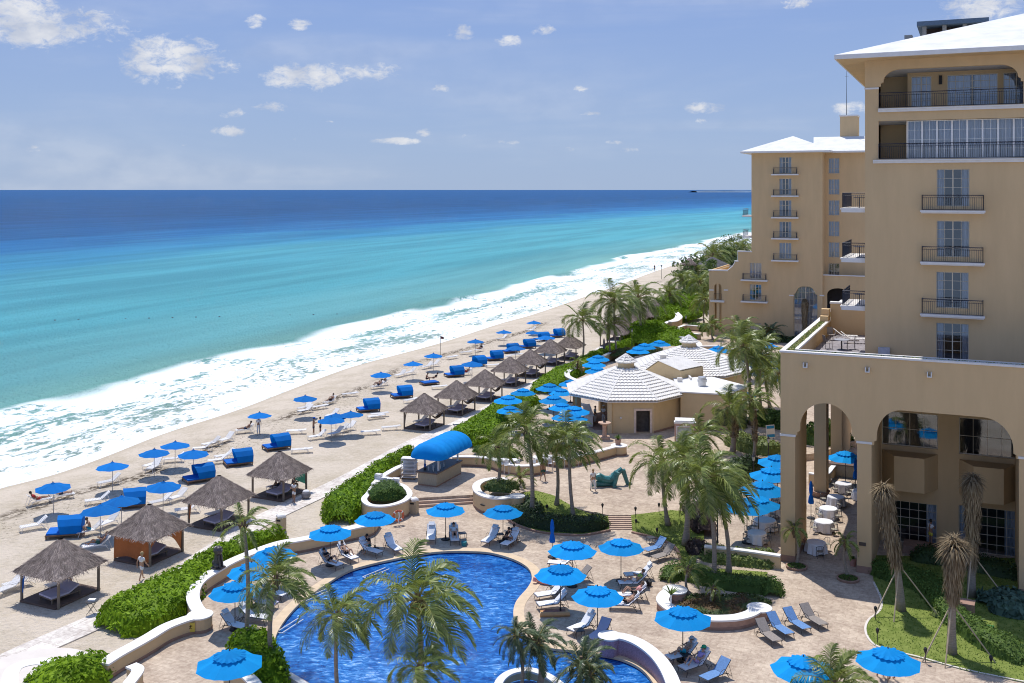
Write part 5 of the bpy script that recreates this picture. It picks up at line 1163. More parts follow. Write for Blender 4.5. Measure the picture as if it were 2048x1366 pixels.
for i in (4, 5, 6, 7, 8):
    h_ = hut_roots[i]; u = empty('hammock', h_.location + VX * 1.5 + Vector((0, 0, 0)), -TH); b = MB(); n = 16; vs = []
    for k in range(n + 1):
        f = k / n; w_ = 0.25 * math.sin(math.pi * f) + 0.02; z = 1.7 - 0.75 * math.sin(math.pi * f)
        vs += [(-w_, -1.4 + 2.8 * f, z + w_ * .6), (0, -1.4 + 2.8 * f, z), (w_, -1.4 + 2.8 * f, z + w_ * .6)]
    b.add(vs, [(k * 3 + j, (k + 1) * 3 + j, (k + 1) * 3 + j + 1, k * 3 + j + 1) for k in range(n) for j in range(2)]); b.build('net', M_WOOD, u)
    reg(u, 'hammock', 'brown hammock hung between hut posts', 'hammock', 'hammocks hung in the huts')

# ------------------------------------------------------------ blue cabana beds
def cabana():
    u = empty('cabana_bed')
    b = MB(); b.box((0, 0, .22), (1.45, 2.1, .08)); b.build('frame', mat('brown_bed_wood', (0.16, 0.095, 0.06), 0.7, .2, 3), u)
    for sx_ in (-1, 1):
        for sy_ in (-1, 1): b = MB(); b.box((sx_ * .66, sy_ * .98, .09), (.08, .08, .18)); b.build('leg', MATS['brown_bed_wood'], u)
    b = MB(); b.box((0, -.1, .31), (1.3, 1.8, .1)); b.build('mattress', M_BLUED, u)
    prof = [(-.72, .28), (-.74, .75), (-.50, 1.12), (-.05, 1.27), (.42, 1.12), (.72, .78), (.72, .28)]     # across x ; the hood runs along y
    b = MB(); ys = [-.15, .25, .65, 1.05]; vs = []
    for k, y in enumerate(ys):
        for x, z in prof: vs.append((x * (1.0), y - (z - .28) * (0.28 if k == 0 else -0.05 * (k == 3)), z * (1 - .02 * (k % 2))))
    n = len(prof); b.add(vs, [(k * n + j, k * n + j + 1, (k + 1) * n + j + 1, (k + 1) * n + j) for k in range(3) for j in range(n - 1)] + [tuple(3 * n + j for j in range(n))])
    b.build('hood', M_BLUE, u)
    index_kids(u); return u
cb = cabana()
CAB = [(130, 1038, 62), (259, 983, 55), (397, 934, 40), (476, 903, 48), (552.6, 873, 42), (736, 801, 50), (803, 775, 50), (908, 735, 50), (954, 715, 40), (988, 704, 50), (1021, 690, 50), (1054, 681, 50), (1114, 660, 50), (1083, 667, 50)]
for x, y, a in CAB:
    p = P(x, y, 1.15); o = place(cb, (p.x, p.y, 0), R(-a - 15), 1.12)
    reg(o, 'cabana', 'blue hooded cabana bed on the sand', 'cabana', 'blue hooded cabana beds on the sand', {130: 'beside the lounger with a black bag', 259: 'with a side window behind an umbrella'}.get(x))
p = P(859, 764, .3); u = empty('beach_daybed', (p.x, p.y, 0), R(-60)); b = MB(); b.box((0, 0, .22), (1.5, 2.2, .1)); b.build('frame', MATS['brown_bed_wood'], u); b = MB(); b.box((0, 0, .33), (1.35, 2.0, .12)); b.build('mattress', M_BLUED, u)
for sx_ in (-1, 1):
    for sy_ in (-1, 1): b = MB(); b.box((sx_ * .68, sy_ * 1.0, .09), (.08, .08, .18)); b.build('leg', MATS['brown_bed_wood'], u)
tag(u, 'open blue daybed without hood carrying seated people', 'daybed')
# ------------------------------------------------------------ hotel
CN = Vector((17.7, 67.5, 0))
def fac(px, py, s):
    r = (px - CX) / F; a = CN.x + UX.x * s; c = CN.y + UX.y * s
    t = (r * c - a) / (VX.x - r * VX.y); Y = c + VX.y * t
    return t, H - (py - HY) * Y / F
M_GLASS, nt, ns, L = nodes_of('window_glass'); out = N(nt, 'ShaderNodeOutputMaterial')
tr_ = N(nt, 'ShaderNodeBsdfTransparent'); tr_.inputs[0].default_value = (0.80, 0.85, 0.90, 1); gl = N(nt, 'ShaderNodeBsdfGlossy'); gl.inputs['Roughness'].default_value = 0.03; gl.inputs[0].default_value = (0.9, 0.95, 1, 1)
fr = N(nt, 'ShaderNodeFresnel'); fr.inputs[0].default_value = 1.6; mxg = N(nt, 'ShaderNodeMixShader'); ad_ = N(nt, 'ShaderNodeMath', operation='ADD'); ad_.inputs[1].default_value = 0.10; L.new(fr.outputs[0], ad_.inputs[0])
L.new(ad_.outputs[0], mxg.inputs[0]); L.new(tr_.outputs[0], mxg.inputs[1]); L.new(gl.outputs[0], mxg.inputs[2]); L.new(mxg.outputs[0], out.inputs[0])
M_CURT = mat('sheer_curtain', (0.80, 0.82, 0.88), 0.9, 0.10, 6, spec=0.05, stretch=(6, 6, 0.2), trans=0.2)
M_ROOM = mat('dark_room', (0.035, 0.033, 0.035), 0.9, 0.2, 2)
M_FRAME = mat('cream_window_frame', (0.62, 0.54, 0.42), 0.6, 0.05, 2)
M_ROOF = mat('white_roof_membrane', (0.72, 0.71, 0.69), 0.8, 0.10, 0.7, 0.1, 6, spec=0.15)
M_SOFF = mat('pale_ceiling_paint', (0.55, 0.52, 0.50), 0.9, 0.04, 2)
def window(parent, t0, t1, z0, z1, s, nx, nz, curt=0.25, fw=0.05, depth=0.16, name='window', center=True, seed=0, thick=None):
    """frame with glazing bars, a pane, two curtains and the dark room behind; front face at s"""
    b = MB(); y = s + depth; W = t1 - t0
    for x in (t0 + fw / 2, t1 - fw / 2): b.box((x, y, (z0 + z1) / 2), (fw, 0.07, z1 - z0))
    for z in (z0 + fw / 2, z1 - fw / 2): b.box(((t0 + t1) / 2, y, z), (W - 2 * fw, 0.07, fw))
    for i in range(1, nx): wd_ = fw * (1.3 if (center and i * 2 == nx) else 0.5); b.box((t0 + W * i / nx, y, (z0 + z1) / 2), (wd_, 0.05, z1 - z0 - 2 * fw))
    for i in range(1, nz): b.box(((t0 + t1) / 2, y - 0.001, z0 + (z1 - z0) * i / nz), (W - 2 * fw, 0.045, fw * 0.45))
    f = b.build(name, M_FRAME, parent)
    b = MB(); b.add([(t0 + fw, y + .02, z0 + fw), (t1 - fw, y + .02, z0 + fw), (t1 - fw, y + .02, z1 - fw), (t0 + fw, y + .02, z1 - fw)], [(0, 1, 2, 3)]); b.build('pane', M_GLASS, f)
    for k, (a, c) in enumerate(((t0 + fw, t0 + W * curt), (t1 - W * curt, t1 - fw))):
        if curt <= 0 or c - a < 0.05: continue
        n = max(8, int((c - a) * 18)); b = MB(); vs = []
        for i in range(n + 1):
            x = a + (c - a) * i / n; o_ = 0.05 * math.sin(i * 1.9 + seed)
            vs += [(x, y + .20 + o_, z0 + fw), (x, y + .20 + o_, z1 - fw)]
        b.add(vs, [(2 * i, 2 * i + 2, 2 * i + 3, 2 * i + 1) for i in range(n)]); b.build('curtain', M_CURT, f)
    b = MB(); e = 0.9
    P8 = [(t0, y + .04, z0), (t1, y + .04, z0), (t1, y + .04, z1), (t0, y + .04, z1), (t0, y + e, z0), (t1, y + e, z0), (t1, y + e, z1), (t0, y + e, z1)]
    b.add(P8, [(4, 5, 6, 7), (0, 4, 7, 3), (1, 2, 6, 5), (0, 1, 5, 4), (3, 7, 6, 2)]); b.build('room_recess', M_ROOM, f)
    return f
def railing(parent, pts, z0, h=1.0, sp=0.13, m=None, name='railing', scroll=True):
    b = MB()
    for a, c in zip(pts, pts[1:]):
        a = Vector((a[0], a[1], 0)); c = Vector((c[0], c[1], 0)); L_ = (c - a).length
        for z, r in ((z0 + 0.06, 0.018), (z0 + h, 0.026), (z0 + h * 0.83, 0.012)): b.tube([(a.x, a.y, z), (c.x, c.y, z)], r, 4)
        n = max(1, int(L_ / sp))
        for i in range(n + 1):
            q = a.lerp(c, i / n); b.tube([(q.x, q.y, z0 + .06), (q.x, q.y, z0 + h * .83 if i % n else z0 + h)], 0.010 if i % n else 0.02, 4, cap=False)
        if scroll:
            for i in range(n):
                q0 = a.lerp(c, i / n); q1 = a.lerp(c, (i + .5) / n); q2 = a.lerp(c, (i + 1) / n)
                b.tube([(q0.x, q0.y, z0 + h * .83), (q1.x, q1.y, z0 + h * .97), (q2.x, q2.y, z0 + h * .83)], 0.008, 3, cap=False)
    return b.build(name, m or M_IRON, parent)
def juliet(parent, px0, px1, py_slab, s, dep=0.55, h=1.02, nm='balcony'):
    t0, z = fac(px0, py_slab, s - dep); t1, _ = fac(px1, py_slab, s - dep)
    b = MB(); b.b2((t0, s - dep, z - 0.02), (t1, s - .003, z - 0.14)); b.b2((t0 + .06, s - dep + .06, z - 0.14), (t1 - .06, s - .003, z - 0.22)); o = b.build(nm, M_TRIM, parent)
    railing(o, [(t0 + .12, s - .01), (t0 + .12, s - dep + .08), (t1 - .12, s - dep + .08), (t1 - .12, s - .01)], z - 0.02, h)
    return o, t0, t1, z
hotel = empty('hotel_building', CN, -TH); tag(hotel, 'ochre hotel tower with white hip roof above the arcaded wing', 'hotel', 'ochre wings of the hotel')
ZT = 13.9
def arch_pts(a, c, zs, zt, rl, rr, flat=False):
    o = [(a, 0), (a, zs), (a + .14, zs), (a + .14, zs + .22), (a + .30, zs + .30), (a + .30, zs + .5)]
    n = 10; z_ = zs + .5
    if flat:
        o += [(a + .3 + rl * (1 - math.cos(math.pi / 2 * i / n)), z_ + (zt - z_) * math.sin(math.pi / 2 * i / n)) for i in range(1, n + 1)]
        o += [(c - .3 - rr + rr * math.sin(math.pi / 2 * i / n), z_ + (zt - z_) * math.cos(math.pi / 2 * i / n)) for i in range(0, n)]
    else:
        m_ = (a + c) / 2; h_ = (c - a) / 2 - .3
        o += [(m_ - h_ * math.cos(math.pi * i / 18), z_ + (zt - z_) * math.sin(math.pi * i / 18)) for i in range(1, 18)]
    o += [(c - .30, zs + .5), (c - .30, zs + .30), (c - .14, zs + .22), (c - .14, zs), (c, zs), (c, 0)]
    return o
A1 = arch_pts(0.936, 4.80, 8.4, 10.65, 1.5, 1.5); A2 = arch_pts(5.68, 14.1, 8.25, 10.6, 1.5, 1.7, True); A3 = arch_pts(15.0, 23.6, 8.25, 10.6, 1.5, 1.7, True)
outer = [(0, 0)] + A1 + A2 + A3 + [(24.5, 0), (24.5, ZT - .12), (0, ZT - .12)]
b = MB(); b.wall(outer, [], wfn, 0, 0.62)
hb = b.build('arcade_front_wall', M_TAN, hotel)
# sea side wall with arches, in s and z
S1 = arch_pts(5.0, 15.5, 8.4, 10.65, 1.6, 1.6, True); S2 = arch_pts(17.0, 25.9, 8.4, 10.65, 1.6, 1.6, True)
outer = [(0.62, 0)] + S1 + S2 + [(34, 0), (34, ZT - .12), (0.62, ZT - .12)]
b = MB(); b.wall(outer, [], lambda t, z, y: (y, t, z), 0.0, 0.936); b.build('arcade_side_wall', M_TAN, hotel)
b = MB(); b.b2((4.8, .62, 0), (5.68, 7.0, 12.3)); b.build('inner_pier', M_TAN, hotel)
b = MB(); b.b2((14.1, .62, 0), (15.0, 7.0, 12.3)); b.build('inner_pier', M_TAN, hotel)
b = MB(); b.b2((.94, .62, 12.3), (24.4, 33.9, 12.75)); b.build('terrace_floor', M_TERR, hotel)
for t0, t1 in ((-.04, .98), (4.76, 5.72), (14.06, 15.04)):
    b = MB(); b.b2((t0, -.06, 8.28), (t1, -.002, 8.42)); 
    b.build('capital_band', M_TRIM, hotel)
for t0, t1, y0, y1 in ((-.03, .97, -.03, 5.03), (4.77, 5.71, -.03, .65), (14.07, 15.03, -.03, .65)):
    b = MB(); b.b2((t0, y0, 0.014), (t1, y1, .45)); b.build('pier_footing', M_FOOT, hotel)
# inner wall behind the wide arches
W7 = 7.0
def rect(px0, py0, px1, py1, s):
    t0, z1 = fac(px0, py0, s); t1, z0 = fac(px1, py1, s); return t0, t1, z0, z1
wins = []
for (a_, b_, c_, d_, nx, nz) in ((1764, 824, 1876, 899, 4, 2), (1918, 838, 2033, 919, 4, 2), (1765, 1004, 1874, 1110, 6, 6), (1917, 1017, 2033, 1134, 6, 6)):
    t0, z1 = fac(a_, b_, W7); t1, z0 = fac(c_, d_, W7); z1 = max(z1, fac(c_, b_ + (6 if nz == 2 else 6), W7)[1]); wins.append((t0, t1, z0, z1, nx, nz))
holes = [[(t0, z0), (t1, z0), (t1, z1), (t0, z1)] for t0, t1, z0, z1, _, _ in wins]
b = MB(); b.wall([(4.81, 0), (24.4, 0), (24.4, 12.28), (4.81, 12.28)], holes, wfn, W7, W7 + .3); b.build('recessed_wall', M_TAN, hotel)
for k, (t0, t1, z0, z1, nx, nz) in enumerate(wins):
    window(hotel, t0, t1, z0, z1, W7, nx, nz, 0.0 if nz == 2 else 0.2, fw=.06, seed=k, center=False)
    if nz == 2:      # boxed balcony with splayed ends under the opening
        t2, zb = fac(0, 0, 0)
        zt_ = z0 - .35; zb_ = zt_ - 2.35; dpt = 1.6
        pl = [(t0, W7 - .003), (t0 + .9, W7 - dpt), (t1 - .8, W7 - dpt), (t1, W7 - .003)]
        b = MB(); n = 4
        lo = [(x, y, zb_) for x, y in pl]; hi = [(x, y, zt_) for x, y in pl]
        b.add(lo + hi, [(0, 1, 5, 4), (1, 2, 6, 5), (2, 3, 7, 6), (3, 2, 1, 0), (4, 5, 6, 7)]); b.build('boxed_balcony', M_TAN, hotel)
    else:
        b = MB(); b.b2((t0 - .1, W7 - .12, z0 - .12), (t1 + .1, W7 - .003, z0 - .01)); b.build('window_sill', M_FOOT, hotel)
# parapet: two white copings with ivy between, along the front and along the sea side
b = MB()
b.b2((-.06, -.08, ZT - .12), (24.6, .30, ZT)); b.b2((-.06, .302, ZT - .12), (.28, 34, ZT)); b.b2((.80, .90, ZT - .12), (24.6, 1.1, ZT + .0)); b.b2((.74, 1.102, ZT - .12), (.98, 34, ZT))
b.build('parapet_coping', M_TRIM, hotel)
b = MB(); b.b2((.937, .95, 12.76), (24.4, 1.08, ZT - .12)); b.b2((.80, 1.08, 12.76), (.936, 34, ZT - .12)); b.b2((.28, .63, ZT - .5), (.80, 33.9, ZT - .2)); b.b2((.8, .3, ZT - .5), (24.4, .94, ZT - .2)); b.build('planter_trough', M_TAN, hotel)
sm = [(Vector((ru(.3, .78), ru(.4, 33.8), ZT - .1 + ru(-.06, .12))), Vector((0, 0, 1))) for _ in range(4400)] + [(Vector((ru(.9, 24), ru(.36, .86), ZT - .1 + ru(-.06, .06 + .08 * (mnoise.noise(Vector((_ * .0, 1, 1))) > 0)))), Vector((0, 0, 1))) for _ in range(3800)]
b = MB(); v, f_ = leaf_cloud(sm, .075); b.add(v, f_); iv = b.build('ivy_bed', M_VARI, hotel)
b = MB(); b.b2((.94, 18.0, 12.75), (4.72, 18.4, 15.2)); pass
for i, (a_, z_) in enumerate(((16.6, 14.3), (17.3, 14.8))): b.b2((0.3, a_, ZT - .2), (.93, 18.0, z_ - .004 * i))
b.build('terrace_back_wall', M_TAN, hotel)
b = MB(); b.b2((.9, 17.9, 15.2), (4.71, 18.6, 15.34)); b.build('back_wall_coping', M_TRIM, hotel)
for px_, py_ in ((1607, 730), (1731, 739), (1855, 749)):
    t, z = fac(px_, py_, -.2); b = MB(); b.box((t, -.16, z), (.06, .30, .28)); b.box((t + .22, -.16, z), (.06, .30, .28)); b.box((t + .11, -.16, z - .14), (.28, .32, .05)); b.build('water_spout', M_TRIM, hotel)
t, z = fac(1725, 1088, 0); b = MB(); b.box((t, -.02, z), (.42, .03, .22)); b.build('wall_plaque', M_POLEB, hotel)

# tower
S = 6.0; T0, T1, ZR = 4.73, 30.0, 33.4
dw = [(1873, 338, 1939, 413), (1873, 441, 1939, 515), (1872, 543, 1938, 618), (1872, 645, 1938, 722)]
dwr = [rect(*q, S) for q in dw]
u1 = rect(1757, 137, 2047, 212, S); u2 = rect(1757, 238, 2060, 318, S)
zf1 = fac(1758, 216, S)[1]; zf2 = fac(1758, 318, S)[1]
t_u0, t_u1 = u1[0], u1[1]; z1t = fac(1800, 138, S)[1]
top1 = [(t_u0, zf1), (t_u0, z1t - 1.15), (t_u0 + .15, z1t - 1.15), (t_u0 + .15, z1t - .95), (t_u0 + .32, z1t - .85)] + [(t_u0 + .32 + 1.1 * (1 - math.cos(math.pi / 2 * i / 8)), z1t - .8 + .8 * math.sin(math.pi / 2 * i / 8)) for i in range(1, 9)]
top1 += [(t_u1 - .32 - 1.1 + 1.1 * math.sin(math.pi / 2 * i / 8), z1t - .8 + .8 * math.cos(math.pi / 2 * i / 8)) for i in range(0, 8)] + [(t_u1 - .32, z1t - .85), (t_u1 - .15, z1t - .95), (t_u1 - .15, z1t - 1.15), (t_u1, z1t - 1.15), (t_u1, zf1)]
z2t = fac(1800, 241, S)[1]
holes = [[(a, c), (bb, c), (bb, d), (a, d)] for a, bb, c, d in dwr] + [top1, [(u2[0], zf2), (u2[1], zf2), (u2[1], z2t), (u2[0], z2t)]]
b = MB(); b.wall([(T0, 12.76), (T1, 12.76), (T1, ZR), (T0, ZR)], holes, wfn, S, S + .3); b.build('front_wall', M_TAN, hotel)
b = MB(); b.wall([(S + .31, 12.76), (30, 12.76), (30, ZR), (S + .31, ZR)], [[(S + .9, zf1 + 1.0), (S + 4.9, zf1 + 1.0), (S + 4.9, z1t - .3), (S + .9, z1t - .3)], [(S + .9, zf2 + 1.0), (S + 4.9, zf2 + 1.0), (S + 4.9, z2t - .3), (S + .9, z2t - .3)]], lambda t, z, y: (y, t, z), T0, T0 + .3); b.build('side_wall', M_TAN, hotel)
b = MB(); b.b2((T1, S + .31, 0), (T1 - .3, 30, ZR)); b.build('side_wall', M_TAN, hotel)
b = MB(); b.b2((T0, 30.0, 0), (T1, 30.3, ZR)); b.build('rear_wall', M_TAN, hotel)
for k, (a, bb, c, d) in enumerate(dwr): window(hotel, a, bb, c, d, S, 4, 4 if k < 3 else 4, .22, fw=.05, seed=k, name='french_window')
for k, (a, c, y) in enumerate(((1840, 1971, 420), (1840, 1970, 523), (1840, 1970, 627))): juliet(hotel, a, c, y, S, .6)
# loggias
def loggia(zf, zt, sb, wl, lo, hi):
    b = MB(); b.b2((lo - .4, S + .301, zf - .25), (hi + .4, S + 5.5, zf)); b.build('loggia_floor', M_TERR, hotel)
    b = MB(); b.b2((lo - .4, S + .301, zt + .02), (hi + .4, S + 5.5, zt + .2)); b.build('loggia_ceiling', M_SOFF, hotel)
    return sb
loggia(zf1, z1t, 0, 0, t_u0, t_u1); loggia(zf2, z2t, 0, 0, u2[0], u2[1])
sb = S + 3.0
wl = [(1822, 146, 1863, 214, 4, 4), (1894, 140, 1996, 212, 6, 5), (2006, 138, 2060, 210, 4, 5)]
wr = []
for a, bq, c, d, nx, nz in wl:
    t0, zz1 = fac(a, bq, sb); t1, _ = fac(c, d, sb); wr.append((t0, t1, zf1 + .06, min(zz1, z1t - .25), nx, nz))
b = MB(); b.wall([(fac(1815, 0, sb)[0], zf1 + .001), (t_u1 + 2, zf1 + .001), (t_u1 + 2, z1t + .01), (fac(1815, 0, sb)[0], z1t + .01)], [[(a, c), (bb, c), (bb, d), (a, d)] for a, bb, c, d, _, _ in wr], wfn, sb, sb + .2); b.build('loggia_wall', M_TAN, hotel)
for k, (a, bb, c, d, nx, nz) in enumerate(wr): window(hotel, a, bb, c, d, sb, nx, nz, .46, fw=.06, depth=.06, seed=k)
t, z = fac(1881, 160, sb); b = MB(); b.box((t, sb - .06, z), (.2, .12, .62)); b.build('wall_lamp', M_BLACK, hotel)
for q in (0, 3.2): 
    t = fac(1782, 0, S + 3)[0]
sg2 = S + .5; tg0 = fac(1815, 240, sg2)[0]
M_FRAME0 = M_FRAME; M_FRAME = mat('white_bay_frame', (.80, .79, .77), .5, .03, 2); n7 = 7; tw = (u2[1] - tg0) / 8
for k in range(8): window(hotel, tg0 + k * tw, tg0 + (k + 1) * tw, zf2 + .01, z2t - .01, sg2 - .1, 2, 4, .5, fw=.055, depth=.1, seed=k, center=False)
M_FRAME = M_FRAME0
b = MB(); b.b2((tg0 - .08, sg2 - .05, zf2 + .001), (tg0 - .002, sg2 + 4.8, z2t + .01)); b.build('glazed_bay_side', M_FRAME, hotel)
b = MB(); b.b2((u2[0] - .3, S + 5.5, zf2 - .2), (u2[1], S + 5.7, z1t + .3)); b.build('loggia_back_wall', M_TAN, hotel)
for zf, nm in ((zf1, 0), (zf2, 1)):
    b = MB(); lo, hi = (t_u0 - (.02 if nm == 0 else .35), t_u1 + .1 if nm == 0 else T1 - 5); b.b2((lo, S - .18, zf - .30), (hi, S - .002, zf - .06)); b.b2((lo + .05, S - .26, zf - .14), (hi, S - .181, zf - .06)); b.build('balcony_slab_edge', M_TRIM, hotel)
    railing(hotel, [(t_u0 + .02, S + .08 if nm == 0 else S - .1), (t_u1 + (0 if nm == 0 else 3), S + .08 if nm == 0 else S - .1)], zf - .02, 1.05, .14, name='balcony_railing')
for tt in (T0 + .01,):
    t, z = fac(1745, 177, S - .03); b = MB(); b.b2((T0 - .05, S - .06, z - .06), (t_u0 + .02, S - .002, z + .06)); b.build('band', M_TRIM, hotel)
# seaward balconies of the tower
M_BGLASS = M_GLASS
for z, s1 in ((23.2, 12), (19.7, 12), (16.35, 11)):
    b = MB(); b.b2((3.12, 6.3, z - .3), (T0 - .002, s1, z)); b.b2((3.05, 6.22, z - .10), (3.119, s1, z - .0)); o = b.build('side_balcony', M_TRIM, hotel)
    railing(o, [(T0 - .02, 6.36), (3.2, 6.36), (3.2, s1)], z, 1.05, .12)
    b = MB(); b.tube([(4.2, 7.6, z), (4.2, 7.6, z + .72)], .04, 6); b.lathe([(.4, .72), (.4, .75)], 14, (4.2, 7.6, z)); b.build('balcony_table', M_IRON, o)
# roof
b = MB(); e0, e1, f0, f1 = 2.9, T1 + 1.8, 4.2, 31.8; cx_, cz_ = (f0 + f1) / 2, 33.72 + .32 * (f1 - f0) / 2
g0, g1 = e0 + (f1 - f0) / 2, e1 - (f1 - f0) / 2
b.add([(e0, f0, 33.72), (e1, f0, 33.72), (e1, f1, 33.72), (e0, f1, 33.72), (g0, cx_, cz_), (max(g1, g0), cx_, cz_)], [(0, 1, 5, 4), (1, 2, 5), (2, 3, 4, 5), (3, 0, 4)]); 
roof = b.build('roof', M_ROOF, hotel)
b = MB(); b.b2((e0, f0, 33.42), (e1, f1, 33.719)); b.build('eave_fascia', M_TRIM, roof)
b = MB(); b.b2((e0 + .12, f0 + .12, 33.40), (e1 - .12, f1 - .12, 33.421)); b.build('soffit', M_TAN, roof)
b = MB(); tt, zz = fac(1768, 707, S - .3); b.box((tt, S - .25, 12.75 + .45), (.75, .45, .9)); b.build('terrace_box', mat('grey_unit_box', (0.42, 0.42, 0.46), 0.6), hotel)
# rooftop of a far grey building
q = empty('grey_tower_building', (70, 165, 0), -TH); k_ = Vector((70, 165, 0))
b = MB(); b.b2((-6.5, 0, 0), (6, 12, 49)); b.build('wall', mat('grey_concrete', (0.30, 0.30, 0.30), 0.9, .1, .5), q)
b = MB(); b.b2((-4.4, -1, 51.0), (6.2, 12, 51.7)); b.build('roof_slab', mat('blue_grey_slab', (0.10, 0.15, 0.22), 0.7), q)
for x in (-3.6, -0.6, 2.4, 5.2): b = MB(); b.b2((x, 0, 49.01), (x + .6, 1, 50.99)); b.build('column', MATS['grey_concrete'], q)
b = MB(); b.b2((-3.2, 3, 49.01), (5.8, 11, 50.99)); b.build('plant_room', mat('brown_plant_room', (0.10, 0.07, 0.06), 0.9), q)
b = MB(); b.b2((-6.4, 1, 48.01), (-5.2, 3, 49.9)); b.build('vent_box', MATS['grey_concrete'], q)
tag(q, 'grey flat roofed building just peeping over the white roof', 'building')

# ------------------------------------------------------------ far wing
SN = 98.0
north = empty('hotel_wing', CN + UX * SN + VX * -28.2, -TH); tag(north, 'far ochre hotel wing with white hip roof and iron balconies', 'hotel', 'ochre wings of the hotel')
OT = -28.2
def nf(px, py, s=SN): t, z = fac(px, py, s); return t - OT, z
def nrect(a, c, e, g, s=SN): t0, z1 = nf(a, c, s); t1, z0 = nf(e, g, s); return t0, t1, z0, z1
nw = [(1558, 314, 1583, 347), (1558, 357, 1583, 390), (1558, 400, 1583, 433), (1558, 443, 1583, 476), (1558, 485, 1583, 518), (1499, 525, 1523, 558), (1499, 568, 1523, 601), (1499, 645, 1523, 676)]
nr_ = [nrect(*x) for x in nw]
prof = [(1503, 306), (1503, 503), (1476, 504), (1476, 522), (1470, 525), (1465, 533), (1455, 541), (1418, 543)]
pr = [nf(*x) for x in prof]; tl = pr[-1][0]; tr0 = nf(1645, 400)[0]
outer = [(tl, 0), (tr0, 0), (tr0, 30.35), (pr[0][0], 30.35)] + pr[1:]
ar = nrect(1428, 567, 1443, 600); arch = [(ar[0], ar[2]), (ar[1], ar[2]), (ar[1], ar[3] - .6)] + [((ar[0] + ar[1]) / 2 + (ar[1] - ar[0]) / 2 * math.cos(math.pi * i / 8), ar[3] - .6 + .6 * math.sin(math.pi * i / 8)) for i in range(1, 8)] + [(ar[0], ar[3] - .6)]
lowo = nrect(1429, 606, 1443, 661); bw = nrect(1587, 571, 1635, 692)
ba = [(bw[0], max(.1, bw[2])), (bw[1], max(.1, bw[2])), (bw[1], bw[3] - 1.4), (bw[1] - .35, bw[3] - 1.2)] + [((bw[0] + bw[1]) / 2 + ((bw[1] - bw[0]) / 2 - .4) * math.cos(math.pi * i / 10), bw[3] - 1.15 + 1.15 * math.sin(math.pi * i / 10)) for i in range(1, 10)] + [(bw[0] + .35, bw[3] - 1.2), (bw[0], bw[3] - 1.4)]
holes = [[(a, c), (bb, c), (bb, d), (a, d)] for a, bb, c, d in nr_] + [arch, [(lowo[0], lowo[2]), (lowo[1], lowo[2]), (lowo[1], lowo[3]), (lowo[0], lowo[3])], ba]
b = MB(); b.wall(outer[::-1] if False else outer, holes, wfn, 0, .35); b.build('front_wall', M_TAN, north)
b = MB(); b.b2((pr[0][0], .36, 0), (pr[0][0] + .3, 27, 30.35)); b.b2((tl, .36, 0), (tl + .3, 1.2, 8.0)); b.b2((tl, 3.0, 0), (tl + .3, 4.0, 11.2)); b.b2((tl, .36, 10), (tl + .299, 14, 11.25)); b.build('side_wall', M_TAN, north)
b = MB(); b.b2((tl + .31, .36, 10.2), (pr[0][0], 14, 10.5)); b.b2((tl + .31, 3.2, 0), (tl + 5, 3.6, 10.2)); b.build('low_block_roof', M_TAN, north)
# stepped copings
b = MB()
for (p0, p1) in zip(pr[1:], pr[2:]):
    if abs(p0[1] - p1[1]) < .3: b.b2((min(p0[0], p1[0]) - .1, -.1, p0[1] - .12), (max(p0[0], p1[0]) + .1, .5, p0[1] + .08))
    else: b.tube([(p0[0], .2, p0[1]), (p1[0], .2, p1[1])], .13, 5)
b.b2((tl - .1, .51, pr[-1][1] - .12), (tl + .35, 14, pr[-1][1] + .08)); b.build('coping', M_TRIM, north)
for k, (a, bb, c, d) in enumerate(nr_): window(north, a, bb, c, d, 0, 4, 3, .30 if k not in (4, 5, 7) else .5, fw=.09, seed=k)
window(north, bw[0], bw[1], max(.1, bw[2]), bw[3] - .05, .25, 6, 9, .5, fw=.1, seed=4)
b = MB(); b.b2((lowo[0] + .35, .05, 0), (lowo[0] + .8, .5, lowo[3])); b.b2((ar[0] + .4, .1, ar[2]), (ar[0] + .75, .5, ar[3])); b.build('column', M_TANW, north)
for (a, c, y) in ((1542, 1596, 348), (1542, 1596, 391), (1542, 1596, 434), (1542, 1596, 476), (1542, 1596, 520), (1481, 1534, 559), (1481, 1534, 602)):
    t0, z = nf(a, y, SN - 1); t1, _ = nf(c, y, SN - 1); b = MB(); b.b2((t0, -1.0, z - .22), (t1, -.003, z)); o = b.build('balcony', M_TRIM, north)
    railing(o, [(t0 + .3, -.02), (t0 + .3, -.85), (t1 - .3, -.85), (t1 - .3, -.02)], z, 1.0, .16, scroll=False)
railing(north, [(ar[0], -.05), (ar[1], -.05)], ar[2], 1.0, .16, name='arch_railing', scroll=False)
b = MB(); b.b2((ar[0] - .5, -.5, ar[2] - .35), (ar[1] + .5, -.003, ar[2] - .05)); b.build('arch_ledge', M_TRIM, north)
for px_, w_ in ((1420, 8), (1449, 8), (1580, 9), (1641, 9)):
    t, z = nf(px_ + 3, 580 if px_ < 1500 else 591); b = MB(); b.b2((t - .35, -.08, z - .1), (t + .35, -.003, z + .1)); b.build('band', M_TRIM, north)
for y in (431, 473):
    t, z = nf(1503, y); b = MB(); b.b2((t - 1.6, .5, z - .25), (t - .003, 5, z)); o = b.build('side_balcony', M_TRIM, north); railing(o, [(t - .02, .6), (t - 1.5, .6), (t - 1.5, 4.8)], z, 1.05, .16, scroll=False)
